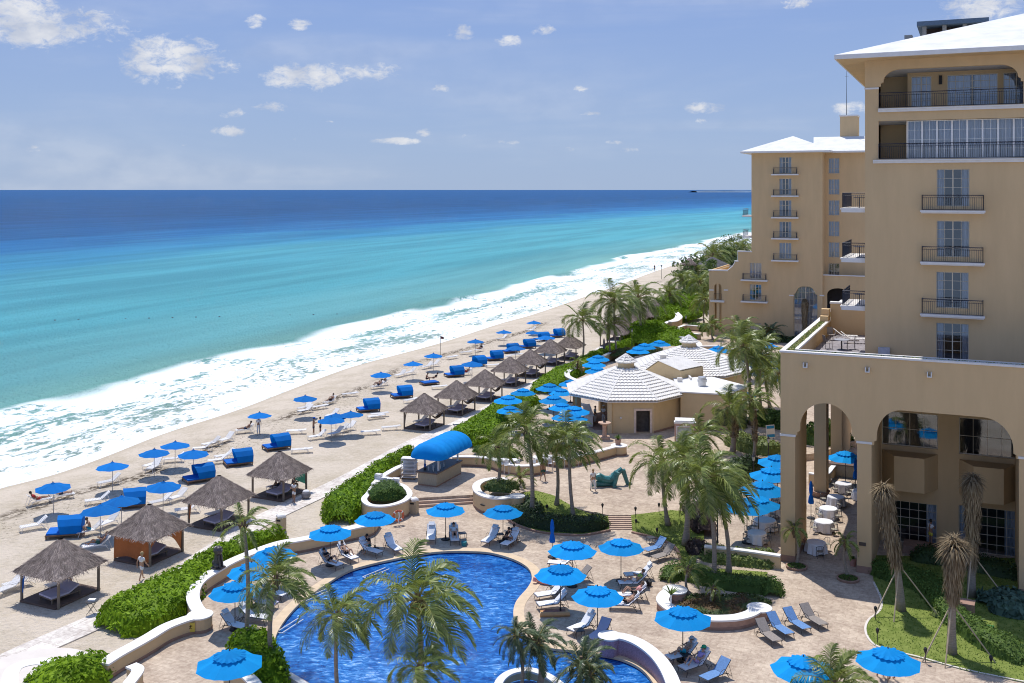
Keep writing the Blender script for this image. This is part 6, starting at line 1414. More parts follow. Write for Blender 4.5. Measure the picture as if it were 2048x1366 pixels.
# recessed wing
t9 = tr0; s9 = 3.0
rw = [nrect(1657, y, 1679, y + 31, SN + s9) for y in (316, 358, 400, 442, 484, 526)]
ar3 = nrect(1658, 573, 1702, 622, SN + s9)
b = MB(); hs = [[(a, c), (bb, c), (bb, d), (a, d)] for a, bb, c, d in rw]
b.wall([(t9 + .001, 0), (t9 + 16, 0), (t9 + 16, 30.35), (t9 + .001, 30.35)], hs, wfn, s9, s9 + .3); b.b2((t9 - .3, .36, 0), (t9 - .001, s9 + .3, 30.35)); b.build('recessed_wing_wall', M_TAN, north)
for k, (a, bb, c, d) in enumerate(rw): window(north, a, bb, c, d, s9, 4, 3, .46 if k < 5 else .1, fw=.09, seed=k)
zt3 = nf(1680, 552, SN + .5)[1]
arp = [(ar3[0], ar3[2]), (ar3[1], ar3[2]), (ar3[1], ar3[3] - 1)] + [((ar3[0] + ar3[1]) / 2 + (ar3[1] - ar3[0]) / 2 * math.cos(math.pi * i / 10), ar3[3] - 1 + math.sin(math.pi * i / 10)) for i in range(1, 10)] + [(ar3[0], ar3[3] - 1)]
b = MB(); b.wall([(t9 + .001, 0), (t9 + 16, 0), (t9 + 16, zt3), (t9 + .001, zt3)], [arp], wfn, .6, .9); b.b2((t9 + .001, .91, zt3 - .5), (t9 + 16, s9 - .001, zt3 - .2)); b.build('low_terrace_block', M_TAN, north)
b = MB(); b.b2((t9 + .002, .5, zt3 + .001), (t9 + 16, .95, zt3 + .15)); b.build('terrace_coping', M_TRIM, north)
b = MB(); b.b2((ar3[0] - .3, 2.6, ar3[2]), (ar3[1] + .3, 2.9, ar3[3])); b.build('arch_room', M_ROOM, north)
railing(north, [(ar3[0], .7), (ar3[1], .7)], ar3[2], 1.0, .2, name='arch_railing', scroll=False)
# roofs
b = MB(); a, c, e, g = pr[0][0] - 1.5, tr0 + 1.4, -1.5, 15; zr = 30.62; ap = ((a + c) / 2, (e + g) / 2, 33.35)
b.add([(a, e, zr), (c, e, zr), (c, g, zr), (a, g, zr), ap], [(0, 1, 4), (1, 2, 4), (2, 3, 4), (3, 0, 4)])
b.add([(c - 3, 1.5, zr - .02), (c + 17, 1.5, zr - .02), (c + 17, 18, zr - .02), (c - 3, 18, zr - .02), (ap[0] + 3, 9, 33.2), (c + 9, 9, 33.2)], [(0, 1, 5, 4), (1, 2, 5), (2, 3, 4, 5), (3, 0, 4)])
r_ = b.build('roof', M_ROOF, north)
b = MB(); b.b2((a, e, zr - .27), (c, g, zr - .003)); b.b2((c + .01, 1.5, zr - .29), (c + 17, 18, zr - .024)); b.build('eave_fascia', M_TRIM, r_)
ct0 = nf(1680, 260, SN + 9)[0]; ct1 = nf(1714, 260, SN + 9)[0]; b = MB(); b.b2((ct0, 9, 30), (ct1, 12.5, 36.5)); ch = b.build('chimney_block', M_TAN, r_)
b = MB(); b.b2((ct0 - .12, 8.88, 36.501), (ct1 + .12, 12.62, 36.75)); b.build('block_cap', M_TRIM, ch)
b = MB(); tm = (ct0 + ct1) / 2 - .4; b.tube([(tm, 10, 36.75), (tm, 10, 44.2)], .06, 5, r1=.02); b.tube([(tm - .3, 10, 43.2), (tm + .3, 10, 43.2)], .025, 4); b.build('antenna_mast', M_METAL, ch)
# back volume to close the wing
b = MB(); b.b2((pr[0][0] + .31, 26.7, 0), (tr0 + 16, 27, 30.3)); b.build('rear_wall', M_TAN, north)

# headland on the horizon
b = MB(); n = 60; vs = []; Yh = 9000.0
for i in range(n + 1):
    f = i / n; x = (1395 - CX) / F * Yh + f * 2600; hgt = 12 + 26 * abs(mnoise.noise(Vector((f * 9, 0, 3)))) * math.sin(math.pi * min(1, f * 1.2 + .02)) + (22 if .20 < f < .24 else 0)
    for dy, z in ((0, -1), (60, hgt * .8), (240, hgt), (500, -1)): vs.append((x, Yh + dy, z))
b.add(vs, [(i * 4 + j, (i + 1) * 4 + j, (i + 1) * 4 + j + 1, i * 4 + j + 1) for i in range(n) for j in range(3)]); o = b.build('headland', mat('distant_headland', (0.10, 0.16, 0.24), 0.9, .3, .01)); o['kind'] = 'structure'  # bluish base colour paints in the haze of distance; no air is modelled
# ------------------------------------------------------------ tiled pavilions
M_RT = mat('white_barrel_tile', (0.78, 0.745, 0.69), 0.8, 0.10, 1.2, 0.1, 12, spec=0.15)
M_PTAN = mat('pavilion_stucco', (0.64, 0.49, 0.29), 0.92, 0.06, 0.8, 0.15, 30, spec=0.1)
def tile_roof(b, R_, r_, z0, z1, n=8, tw=0.36, row=0.46, rot=0.0, sc=0.085):
    for k in range(n):
        a = rot + (k + .5) * 2 * math.pi / n; ca = math.cos(math.pi / n)
        d = Vector((math.cos(a), math.sin(a), 0)); u = Vector((-d.y, d.x, 0)); A0, A1 = R_ * ca, r_ * ca
        sl = Vector((d.x * (A1 - A0), d.y * (A1 - A0), z1 - z0)); Ls = sl.length; sd = sl.normalized(); nr = u.cross(sd).normalized()
        if nr.z < 0: nr = -nr
        hw0, hw1 = R_ * math.sin(math.pi / n), r_ * math.sin(math.pi / n)
        nrow = max(1, int(Ls / row)); org = Vector((d.x * A0, d.y * A0, z0)); m = 4; ncol = int(hw0 / tw) + 1
        for i in range(nrow):
            va, vb = Ls * i / nrow, Ls * (i + 1) / nrow
            wa, wb = hw0 + (hw1 - hw0) * i / nrow, hw0 + (hw1 - hw0) * (i + 1) / nrow
            for s_, lift in ((0, 1),):
                us = [x * tw / m for x in range(-ncol * m, ncol * m + 1)]
                us = [x for x in us if abs(x) < wa]; us = [-wa] + us + [wa]
                vs = []
                for x in us:
                    hgt = sc * abs(math.cos(math.pi * x / tw)) ** 0.8
                    xb = max(-wb, min(wb, x))
                    vs += [org + u * x + sd * va + nr * (hgt + .085), org + u * xb + sd * vb + nr * (hgt + .0), org + u * x + sd * va + nr * (hgt - 0.02)]
                q = len(us); fs = []
                for j in range(q - 1): fs += [(3 * j, 3 * j + 3, 3 * j + 4, 3 * j + 1), (3 * j + 2, 3 * j + 5, 3 * j + 3, 3 * j)]
                b.add(vs, fs)
        e0 = Vector((R_ * math.cos(a - math.pi / n), R_ * math.sin(a - math.pi / n), z0 + .07)); e1 = Vector((r_ * math.cos(a - math.pi / n), r_ * math.sin(a - math.pi / n), z1 + .07))
        b.tube([e0, e1], .085, 6)
def pavilion_oct(name, c, R_, label, open_faces=(), door=None, zb=0.6):
    u = empty(name, (c.x, c.y, zb)); rw = R_ * .87; n = 8; rot = math.pi / 8 * 1
    V = [Vector((math.cos(rot + k * math.pi / 4), math.sin(rot + k * math.pi / 4), 0)) for k in range(8)]
    hz = 3.25
    for k in range(8):
        a, c2 = V[k] * rw, V[(k + 1) % 8] * rw
        if k in open_faces:
            for p in (a, c2): b = MB(); b.box((p.x * .98, p.y * .98, hz / 2), (.45, .45, hz), math.atan2(p.y, p.x)); b.build('post', M_PTAN, u)
            continue
        L_ = (c2 - a).length; d = (c2 - a) / L_; nn = Vector((d.y, -d.x, 0)); nn = nn if nn.dot(a) > 0 else -nn
        holes = []
        if door == k: holes = [[(L_ * .60, .02), (L_ * .60 + 1.35, .02), (L_ * .60 + 1.35, 2.2), (L_ * .60, 2.2)]]
        b = MB(); b.wall([(0, 0), (L_, 0), (L_, hz), (0, hz)], holes, lambda t, z, y, a=a, d=d, nn=nn: a + d * t + nn * (-y) + Vector((0, 0, z)), 0, .25); b.build('wall', M_PTAN, u)
        b = MB(); b.wall([(0, .01), (L_, .01), (L_, .2), (0, .2)], [], lambda t, z, y, a=a, d=d, nn=nn: a + d * t + nn * (-y) + Vector((0, 0, z)), -.03, -.003)
        if door != k: b.build('footing', M_FOOT, u)
        if door == k:
            fn = lambda t, z, y, a=a, d=d, nn=nn: a + d * t + nn * (-y) + Vector((0, 0, z))
            x0 = L_ * .60; b = MB(); b.wall([(x0 - .22, 0.015), (x0 - .001, .015), (x0 - .001, 2.201), (x0 + 1.351, 2.201), (x0 + 1.351, .015), (x0 + 1.57, .015), (x0 + 1.57, 2.42), (x0 - .22, 2.42)], [], fn, -.05, -.003); b.build('door_surround', mat('pale_stone_trim', (0.72, 0.58, 0.48), .8, .15, 3), u)
            b = MB(); b.wall([(x0, .02), (x0 + 1.35, .02), (x0 + 1.35, 2.2), (x0, 2.2)], [], fn, .9, .95); b.build('door', mat('grey_brown_door', (0.10, 0.09, 0.08), .7, .3, 3), u)
            fq = MB(); p = fn(x0 + .38, 1.0, -.04); 
            p = fn(x0 - 1.5, 1.5, -.05); b = MB(); b.ball(p, .12, 6); b.build('wall_lamp', M_TRIM, u)
    b = MB(); tile_roof(b, R_, 1.0, hz + .05, hz + 2.3, rot=rot); rf = b.build('tiled_roof', M_RT, u)
    b = MB(); b.lathe([(R_ * .99, hz - .12), (R_ * 1.0, hz - .02), (.95, hz + 2.2)], 8); me = b.build('roof_board', M_TRIM, rf); me.rotation_euler = (0, 0, rot)
    b = MB(); b.lathe([(.84, hz + 2.0), (.84, hz + 2.95)], 16); cu = b.build('cupola_neck', M_PTAN, rf)
    b = MB(); tile_roof(b, 1.1, .06, hz + 2.9, hz + 3.6, 8, .22, .32, rot, .04); b.lathe([(1.06, hz + 2.85), (1.06, hz + 2.9)], 8); b.ball((0, 0, hz + 3.7), .08, 5); b.build('cupola_cap', M_RT, rf)
    b = MB(); b.lathe([(.9 * rw, -.01), (.9 * rw, .03)], 8); fl = b.build('floor', M_FOOT, u)
    tag(u, label, 'pavilion', 'white tiled octagonal pavilions'); return u
c1 = Vector((11.75, 105.6, 0)); c2 = Vector((20.6, 119.3, 0))
# faces: vertex k at angle 22.5+45k ; face 5 looks to the camera side (-Y)
pv = pavilion_oct('pavilion', c1, 6.45, 'tiled octagonal bar pavilion with a dark doorway facing the plaza', open_faces=(2, 3, 4), door=5)
pv2 = pavilion_oct('pavilion', c2, 7.3, 'second tiled octagonal pavilion, behind the doorway one', open_faces=(1, 2))
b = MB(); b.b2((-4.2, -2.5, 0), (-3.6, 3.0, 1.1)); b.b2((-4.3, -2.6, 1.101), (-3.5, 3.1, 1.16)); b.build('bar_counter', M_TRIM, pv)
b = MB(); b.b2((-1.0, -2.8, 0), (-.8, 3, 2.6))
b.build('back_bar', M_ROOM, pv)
random.seed(5)
for i in range(14):
    b = MB(); x, y = ru(-1.3, -1.1), -2.5 + i * .38; b.lathe([(.05, 0), (.05, .2), (.018, .27), (.018, .33)], 8, (x, y, ru(.9, 1.6))); b.build('bottle', mat('bottle_glass_%d' % (i % 3), ((.25, .28, .25), (.05, .12, .06), (.3, .2, .08))[i % 3], .15, .1, 3, spec=.6), pv)
# kitchen block between the pavilions
u = empty('kitchen_building', (18, 106, .6)); o0 = Vector((18, 106, .6)); M_K = M_PTAN
pl = [(16.9, 102.6), (21.4, 101.3), (24.2, 105.5), (21.6, 110.5), (17.4, 110.0)]
b = MB(); b.solid([(x - 18, y - 106) for x, y in pl], 0, 3.55); b.build('wall', M_K, u)
b = MB(); q = [Vector((x - 18, y - 106, 0)) for x, y in pl]; ctr = sum(q, Vector()) / 5; b.solid([((p - ctr) * 1.03 + ctr) for p in q], 3.552, 3.68); b.build('roof', M_ROOF, u)
b = MB(); b.solid([((p - ctr) * 1.004 + ctr) for p in q], 0.012, .2); b.build('footing', M_FOOT, u)
b = MB(); b.lathe([(.42, 3.68), (.42, 4.1), (.5, 4.12), (.5, 4.35), (.42, 4.37), (.42, 4.6), (.3, 4.62)], 16, (1.6, -.5, 0)); b.build('roof_vent', mat('galvanised_metal', (.55, .56, .58), .35, .1, 3, metal=.7), u)
b = MB(); b.b2((-.6, 1.5, 3.68), (-.1, 1.9, 4.1)); b.b2((.9, 2.6, 3.68), (1.1, 4.0, 3.95)); b.build('roof_parapet', M_TRIM, u)
# gabled tile bay rising from it
a0 = Vector((-3.7, 5.9, 0)); a1 = Vector((0.05, 3.3, 0)); dd = (a1 - a0); bk = Vector((2.9, 2.9, 0))
zl, zm, zr_ = 3.9, 5.3, 4.5
am = a0.lerp(a1, .42)
vs = [a0 + Vector((0, 0, 2.5)), a1 + Vector((0, 0, 2.5)), a1 + Vector((0, 0, zr_)), am + Vector((0, 0, zm)), a0 + Vector((0, 0, zl))]
b = MB(); n = 5; b.add(vs + [p + bk for p in vs], [(0, 1, 2, 3, 4), (9, 8, 7, 6, 5)] + [(i, 5 + i, 5 + (i + 1) % 5, (i + 1) % 5) for i in range(5)]); b.build('gabled_bay', M_K, u)
b = MB()
for (p, q_, z_a, z_b) in ((am, a1, zm, zr_), (am, a0, zm, zl)):
    d = q_ - p; wv = bk * 1.08; L_ = math.hypot(d.length, z_b - z_a); nn = 16; rows = 7
    for j in range(nn):
        for i in range(rows):
            f0, f1 = i / rows, (i + 1) / rows
            A = p + d * f0 + Vector((0, 0, z_a + (z_b - z_a) * f0 + .10)); B = p + d * f1 + Vector((0, 0, z_a + (z_b - z_a) * f1 + .05))
            for m_ in range(3):
                g0, g1 = (j + m_ / 3) / nn, (j + (m_ + 1) / 3) / nn; h0, h1 = .07 * math.sin(math.pi * m_ / 3), .07 * math.sin(math.pi * (m_ + 1) / 3); off = wv * -.04
                b.add([A + wv * g0 + off + Vector((0, 0, h0)), A + wv * g1 + off + Vector((0, 0, h1)), B + wv * g1 * 1.0 + off + Vector((0, 0, h1 + .05)), B + wv * g0 + off + Vector((0, 0, h0 + .05))], [(0, 1, 2, 3)])
b.build('bay_tiles', M_RT, u)
b = MB(); b.box((-1.4, 6.4, 5.75), (.9, .9, .12)); b.b2((-1.7, 6.1, 5.2), (-1.1, 6.7, 5.7)); b.build('tile_chimney', M_TRIM, u)
b = MB(); t_ = Vector((21.4 - 18, 101.3 - 106, 0)); b.box((2.9, -4.62, 1.3), (1.5, .1, 1.6), math.atan2(-1.3, 4.5)); b.build('kitchen_hatch', M_ROOM, u)
tag(u, 'flat roofed ochre kitchen block between the two tiled pavilions', 'building')
# menu kiosk
p = P(1370, 898, .6); u = empty('menu_kiosk', p, R(-8)); b = MB(); b.b2((-.95, -.15, 0), (.95, .35, 2.35)); b.build('body', mat('pink_stone', (.48, .30, .24), .8, .15, 3), u)
b = MB(); b.b2((-1.0, -.2, 2.351), (1.0, .45, 2.5)); b.b2((-.9, -.1, 2.5), (.9, 1.2, 2.62)); b.build('white_cap', M_WHITE, u)
b = MB(); b.b2((-.66, -.17, .55), (.66, -.151, 2.0)); b.build('map_panel', mat('resort_map_print', (.62, .62, .60), .6, .1, 3, col2=(.30, .36, .27)), u)
b = MB(); b.b2((-.8, -.19, .42), (.8, -.152, .5)); b.b2((-.8, -.19, 2.05), (.8, -.152, 2.13)); b.b2((-.8, -.19, .5), (-.7, -.152, 2.05)); b.b2((.7, -.19, .5), (.8, -.152, 2.05)); b.build('panel_frame', M_TRIM, u)
tag(u, 'pink stone kiosk with a framed resort map before the kitchen', 'kiosk')

# ------------------------------------------------------------ beach bar with barrel awning
p0 = P(873, 975, .6); bar = empty('beach_bar', p0, -TH)
b = MB()
b.b2((-1.72, 0, .12), (0, 4.35, 1.05)); b.build('counter_body', mat('bleached_bamboo', (.42, .36, .26), .8, .3, 9, .5, 12, stretch=(9, 9, .3)), bar)
b = MB(); b.b2((-1.7, .02, 0), (-.02, 4.33, .119)); b.build('plinth', M_FOOT, bar)
b = MB(); b.b2((-1.82, -.1, 1.051), (.1, 4.45, 1.14)); b.build('counter_top', mat('brown_counter', (.15, .10, .08), .5, .2, 3), bar)
for x, y in ((-1.5, .6), (-.25, .6), (-1.5, 4.0), (-.25, 4.0)): b = MB(); b.b2((x, y, 1.14), (x + .12, y + .12, 2.5)); b.build('post', M_TRIM, bar)
b = MB(); vs = []; m_ = 10; ny = 60; y0, y1 = -.55, 5.7; xc, rx, rz, zc = -.86, 1.55, 1.15, 2.25
for j in range(ny + 1):
    f = j / ny; y = y0 + (y1 - y0) * f; e = min(1.0, min(y - y0, y1 - y) / .95); sh = math.sqrt(max(0.0, 1 - (1 - e) ** 2)) * .98 + .02
    pf = .05 * abs(math.sin(math.pi * f * 9)) ** .5
    for i in range(m_ + 1):
        a = math.pi * i / m_; vs.append((xc - (rx * (.35 + .65 * sh) + pf) * math.cos(a), y, zc + (rz * sh + pf) * math.sin(a)))
b.add(vs, [(j * (m_ + 1) + i, j * (m_ + 1) + i + 1, (j + 1) * (m_ + 1) + i + 1, (j + 1) * (m_ + 1) + i) for j in range(ny) for i in range(m_)]); aw = b.build('barrel_awning', mat('awning_blue_canvas', (0.003, 0.24, 0.66), 0.8, 0.07, 1.5, 0.1, 10, spec=0.15, trans=0.2), bar, True)
b = MB()
for s in (-1, 1): b.tube([(xc + s * rx, y0 + .9, zc), (xc + s * rx, y1 - .9, zc)], .025, 5)
b.tube([(xc - rx, y0 + .9, zc), (xc + rx, y0 + .9, zc)], .025, 5); b.tube([(xc - rx, y1 - .9, zc), (xc + rx, y1 - .9, zc)], .025, 5); b.build('awning_frame', M_POLEW, aw)
tag(bar, 'bamboo fronted beach bar under a pleated blue barrel awning', 'bar')
def small(name, loc, rz, parts, label, cat, group=None):
    u = empty(name, loc, rz)
    for nm, m, fn in parts:
        b = MB(); fn(b); b.build(nm, m, u)
    tag(u, label, cat, group); return u
def on_bar(x, y, z=1.14): return p0 + VX * x + UX * y + Vector((0, 0, z))
small('blender', on_bar(-1.3, .45), 0, [('body', M_BLACK, lambda b: b.box((0, 0, .12), (.22, .22, .24))), ('jug', mat('blue_jug', (.03, .10, .35), .3), lambda b: b.lathe([(.07, .24), (.10, .50)], 10))], 'dark blue drink machine at the front of the bar top', 'drink machine')
for k, (x, y) in enumerate(((-1.0, .5), (-.75, .75), (-.5, .4), (-.3, 1.2), (-.95, 1.3), (-.4, 2.0))):
    small('bottle', on_bar(x, y), 0, [('body', mat('clear_bottle', (.5, .5, .48), .2), lambda b: b.lathe([(.05, 0), (.05, .2), (.02, .28), (.02, .35)], 8)), ('cap', M_TRIM, lambda b: b.lathe([(.025, .35), (.025, .38)], 6))], 'pale bottle among those on the brown bar top', 'bottle', 'bottles on the bar top')
# towel cart, towel stacks, life ring, bins
def cart(b):
    for z in (.15, .5, .85, 1.2, 1.55): b.box((0, 0, z), (1.15, .7, .03))
    for x in (-.58, .58):
        for y in (-.36, .36): b.box((x, y, .9), (.04, .04, 1.55))
small('towel_cart', P(818, 957, .6), -TH + .3, [('shelf_frame', M_TRIM, cart), ('side_cloth', M_TOWEL, lambda b: b.b2((-.57, .33, .2), (.57, .35, 1.5))), ('hood', M_TRIM, lambda b: b.b2((-.6, -.38, 1.68), (.6, .38, 1.74)))] + [('wheel', M_BLACK, (lambda x, y: lambda b: b.lathe([(.07, -.02), (.07, .02)], 8, (x, y, .07)))(x, y)) for x in (-.5, .5) for y in (-.3, .3)], 'tall white shelved towel cart beside the beach bar', 'cart')
for k, (x, y, n) in enumerate(((757, 961, 7), (770, 966, 6), (781, 968, 6), (792, 966, 5))):
    small('towel_stack', P(x, y, 1.3) - Vector((0, 0, 0)), -TH + k * .1, [('towel', M_TOWEL, (lambda i: lambda b: b.box((ru(-.02, .02), ru(-.02, .02), .05 + i * .075), (.52, .38, .07)))(i)) for i in range(n)], 'stack of folded white towels on the planter rim, ' + ORD[k] + ' from the sea', 'towels', 'stacks of white towels')
p = P(797.5, 1030, .65); nrm = Vector((.35, -.94, 0))
def ring(b):
    n = 20; b.tube([(.36 * math.cos(i * 2 * math.pi / n), 0, .36 * math.sin(i * 2 * math.pi / n)) for i in range(n + 1)], .085, 8, cap=False)
def rbands(b):
    for a in (.8, 2.4, 3.9, 5.5): b.tube([(.36 * math.cos(a + d), -.005, .36 * math.sin(a + d)) for d in (-.12, 0, .12)], .092, 8)
small('life_ring', P(797, 1031, .70) + Vector((0, -.05, 0)), R(18), [('ring', mat('orange_red_foam', (.55, .13, .06), .6), ring), ('band', M_TRIM, rbands), ('rope_coil', M_TRIM, lambda b: b.tube([(0, -.1, .3), (.05, -.12, 0), (-.03, -.12, -.35), (.04, -.12, -.55)], .05, 6))], 'orange life ring hung on the round planter wall', 'life ring')
small('rescue_sign', P(779, 1022, .8) + Vector((0, -.03, 0)), R(12), [('board', M_TRIM, lambda b: b.box((0, 0, 0), (.42, .02, .3))), ('red_lettering', mat('red_print', (.5, .07, .05), .6), lambda b: (b.box((0, -.015, .06), (.36, .01, .07)), b.box((0, -.015, -.06), (.36, .01, .07))))], 'small red and white notice beside the life ring', 'sign')
def bin_(x, y, z, label): small('litter_bin', P(x, y, z), -.3, [('body', mat('beige_bin_panel', (.45, .36, .24), .8, .1, 3), lambda b: b.box((0, 0, .5), (.55, .55, 1.0))), ('lid', M_TRIM, lambda b: b.lathe([(.4, 1.0), (.40, 1.12), (.3, 1.2)], 4)), ('slot', M_BLACK, lambda b: b.box((-.05, -.283, .82), (.3, .02, .12)))], label, 'bin', 'beige litter bins')
bin_(828, 1027, 0, 'beige square bin at the foot of the plaza steps'); bin_(562, 1062, 0, 'beige bin on the beach side of the hedge')
# floats
def pinkf(b): 
    n = 22; b.tube([(.62 * math.cos(i * 2 * math.pi / n), .62 * math.sin(i * 2 * math.pi / n), .17) for i in range(n + 1)], .19, 9, cap=False)
small('pool_float', P(1097, 1162, 0), .3, [('ring', mat('salmon_pink_vinyl', (.72, .30, .27), .3, .08, 3, spec=.5), pinkf), ('neck', MATS['salmon_pink_vinyl'], lambda b: b.tube([(-.7, -.1, .2), (-.85, -.1, .45), (-.95, -.15, .35), (-1.0, -.2, .15)], .12, 8)), ('wing', MATS['salmon_pink_vinyl'], lambda b: b.tube([(.1, -.62, .25), (.5, -.5, .4), (.7, -.1, .35)], .13, 7))], 'pink inflatable ring float lying at the pool edge', 'inflatable float')
small('pool_float', P(1109, 1230, 0), .05, [('cushion', mat('tan_vinyl', (.55, .30, .13), .4, .1, 3), lambda b: b.tube([(-.85, -.2, .13), (0, -.28, .15), (.85, -.2, .13)], .14, 8)), ('back', MATS['tan_vinyl'], lambda b: b.box((0, .15, .1), (1.6, .7, .12))), ('print', mat('brown_print', (.25, .10, .07), .5, .3, 8), lambda b: b.box((0, .15, .165), (1.3, .5, .01)))], 'tan inflatable lounge float under the lower lounger', 'inflatable float')
# bar stools and high tables
def stool(x, y, k):
    small('bar_stool', P(x, y, .6), 0, [('seat', M_PLAS, lambda b: b.box((0, 0, .75), (.36, .36, .04))), ('back', M_PLAS, lambda b: b.box((0, .17, .98), (.34, .03, .3)))] + [('leg', M_PLAS, (lambda a, c: lambda b: b.tube([(a * .15, c * .15, .75), (a * .19, c * .19, 0)], .018, 5))(a, c)) for a in (-1, 1) for c in (-1, 1)], 'slim white bar stool at the wavy wall, ' + ordn(k) + ' from the sea', 'bar stool', 'white bar stools')
for k, (x, y) in enumerate(((1002, 946), (1013, 948), (1024, 949), (1036, 948), (1068, 947), (1080, 945), (1100, 944), (1110, 941), (1133, 936), (1142, 934), (1152, 932), (1160, 930))): stool(x, y, k)
for k, (x, y) in enumerate(((1010, 944), (1029, 945), (1091, 942))):
    small('bar_table', P(x, y, .6), 0, [('table_top', M_PLAS, lambda b: b.lathe([(.42, 1.05), (.42, 1.09)], 18)), ('stem', M_PLAS, lambda b: b.lathe([(.04, 0), (.04, 1.05)], 8)), ('base', M_PLAS, lambda b: b.lathe([(.25, 0), (.25, .03)], 14))], 'round white high table among the bar stools, ' + ORD[k] + ' from the sea', 'high table', 'white high tables')
# statue of a seated lion
def lion_body(b):
    b.lathe([(.20, 0), (.24, .15), (.20, .5), (.17, .75), (.20, .95)], 12, (0, .05, .08)); b.ball((0, .12, .3), .27, 8, (.9, 1.2, .9))
    for s in (-1, 1): b.tube([(s * .11, -.12, .85), (s * .12, -.20, .45), (s * .12, -.24, .1)], [.09, .07, .08], 8); b.ball((s * .19, .0, .2), .17, 7, (.7, 1.4, .8)); b.ball((s * .13, -.3, .12), .09, 6, (1, 1.3, .6))
def lion_head(b): b.ball((0, -.02, 1.13), .22, 9, (1, .95, 1)); b.ball((0, -.2, 1.10), .13, 7, (.9, 1.1, .8)); b.ball((.13, .02, 1.31), .06, 5); b.ball((-.13, .02, 1.31), .06, 5)
small('lion_statue', P(436, 1136, .86), 1.2, [('plinth', mat('dark_bronze', (.06, .05, .05), .4, .3, 6, .3, spec=.6), lambda b: b.box((0, 0, .04), (.62, .72, .08))), ('body', MATS['dark_bronze'], lion_body), ('head', MATS['dark_bronze'], lion_head), ('mane', MATS['dark_bronze'], lambda b: b.lathe([(.16, .82), (.27, .98), (.29, 1.15), (.22, 1.3)], 14))], 'dark bronze seated lion statue on the long curved wall', 'statue')
# reclining green sculpture
def limb(pts, rs): return lambda b: b.tube(pts, rs, 10)
M_VERD = mat('green_bronze', (.03, .17, .17), .35, .35, 4, .3, 8, spec=.6)
RS = small('reclining_sculpture', P(1214, 973, .6), .12, [('torso', M_VERD, limb([(-1.15, 0, .95), (-.85, .05, 1.0), (-.35, .1, .72), (.2, .1, .62), (.6, .1, .72)], [.28, .42, .40, .42, .48])), ('base_mass', M_VERD, limb([(-1.1, .1, .3), (-.2, .1, .28), (.6, .1, .3)], [.28, .30, .26])),
    ('leg', M_VERD, limb([(.6, -.2, .8), (.95, -.3, 1.55), (.98, -.34, 1.5), (.62, -.45, .12)], [.38, .26, .26, .21])), ('leg', M_VERD, limb([(.65, .35, .85), (1.65, .4, 1.6), (1.72, .4, 1.52), (2.2, .42, .12)], [.36, .25, .25, .20])), ('foot', M_VERD, limb([(.6, -.45, .1), (.85, -.6, .09)], [.18, .13])), ('foot', M_VERD, limb([(2.15, .4, .1), (2.6, .36, .09)], [.18, .13])),
    ('arm', M_VERD, limb([(-1.1, -.1, 1.0), (-1.6, -.1, .8), (-1.5, -.2, .1)], [.2, .16, .13])), ('head', M_VERD, lambda b: b.ball((-1.35, .0, 1.25), .25, 8))], 'large green bronze reclining figure with raised knees on the plaza', 'sculpture')
RS.scale = (.8, .8, .8)
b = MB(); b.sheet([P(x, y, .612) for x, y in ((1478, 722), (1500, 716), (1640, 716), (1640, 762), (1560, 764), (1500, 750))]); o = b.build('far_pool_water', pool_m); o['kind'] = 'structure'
# pedestal fountain, pots, sign, lamps
small('stone_pedestal', P(1209, 878, .6), 0, [('base', mat('carved_stone', (.50, .34, .25), .8, .15, 4), lambda b: b.box((0, 0, .12), (1.0, 1.0, .24))), ('column', MATS['carved_stone'], lambda b: b.lathe([(.25, .24), (.2, .5), (.2, 1.2), (.28, 1.35)], 12)), ('bowl', MATS['carved_stone'], lambda b: b.lathe([(.25, 1.35), (.6, 1.5), (.62, 1.6), (.4, 1.6)], 16)), ('figure', MATS['dark_bronze'], lambda b: b.lathe([(.16, 1.6), (.1, 1.8), (.05, 2.0)], 8))], 'carved stone bird bath on a square base before the doorway', 'pedestal')
def potted(x, y, z, label, r=.28, pm=None, n=26, l=.6, up=1.0):
    u = small('potted_plant', P(x, y, z), 0, [('pot', pm or mat('clay_pot', (.40, .24, .17), .8, .1, 3), lambda b: b.lathe([(r * .8, 0), (r, .42), (r * 1.06, .46), (r * .85, .46)], 14))], label, 'potted plant', 'potted plants'); b = MB()
    for i in range(n):
        a = i * 2.4; e = ru(.5, 1.3) * up; d = Vector((math.cos(a) * math.cos(e), math.sin(a) * math.cos(e), math.sin(e))); s = Vector((-d.y, d.x, 0)).normalized() * .045; q = Vector((0, 0, .45)); m_ = q + d * l * .5; t_ = q + d * l + Vector((0, 0, -.1))
        b.add([q - s, q + s, m_ + s, m_ - s, t_], [(0, 1, 2, 3), (3, 2, 4)])
    b.build('leaves', M_HEDGE2, u)
potted(1236, 889, 1.45, 'spiky plant in a clay pot on the end of the wavy wall'); potted(1640, 992, 0, 'broad stone pot with low greenery at the second arcade pier', .75, M_FOOT, 60, .5)
potted(1588, 1120, 0, 'tall fluted urn behind the first small palm', .3, M_FOOT, 8, .3); potted(1706, 1132, 0, 'pink urn with a small ball of leaves beside the second pier', .22, mat('pink_urn', (.5, .25, .2), .7), 30, .3)
potted(1342, 1205, .6, 'spiky young agave on the seat wall end', .06, M_WHITE, 16, .75); potted(1156, 742, .6, 'wide clay planter by the white curved wall', .9)
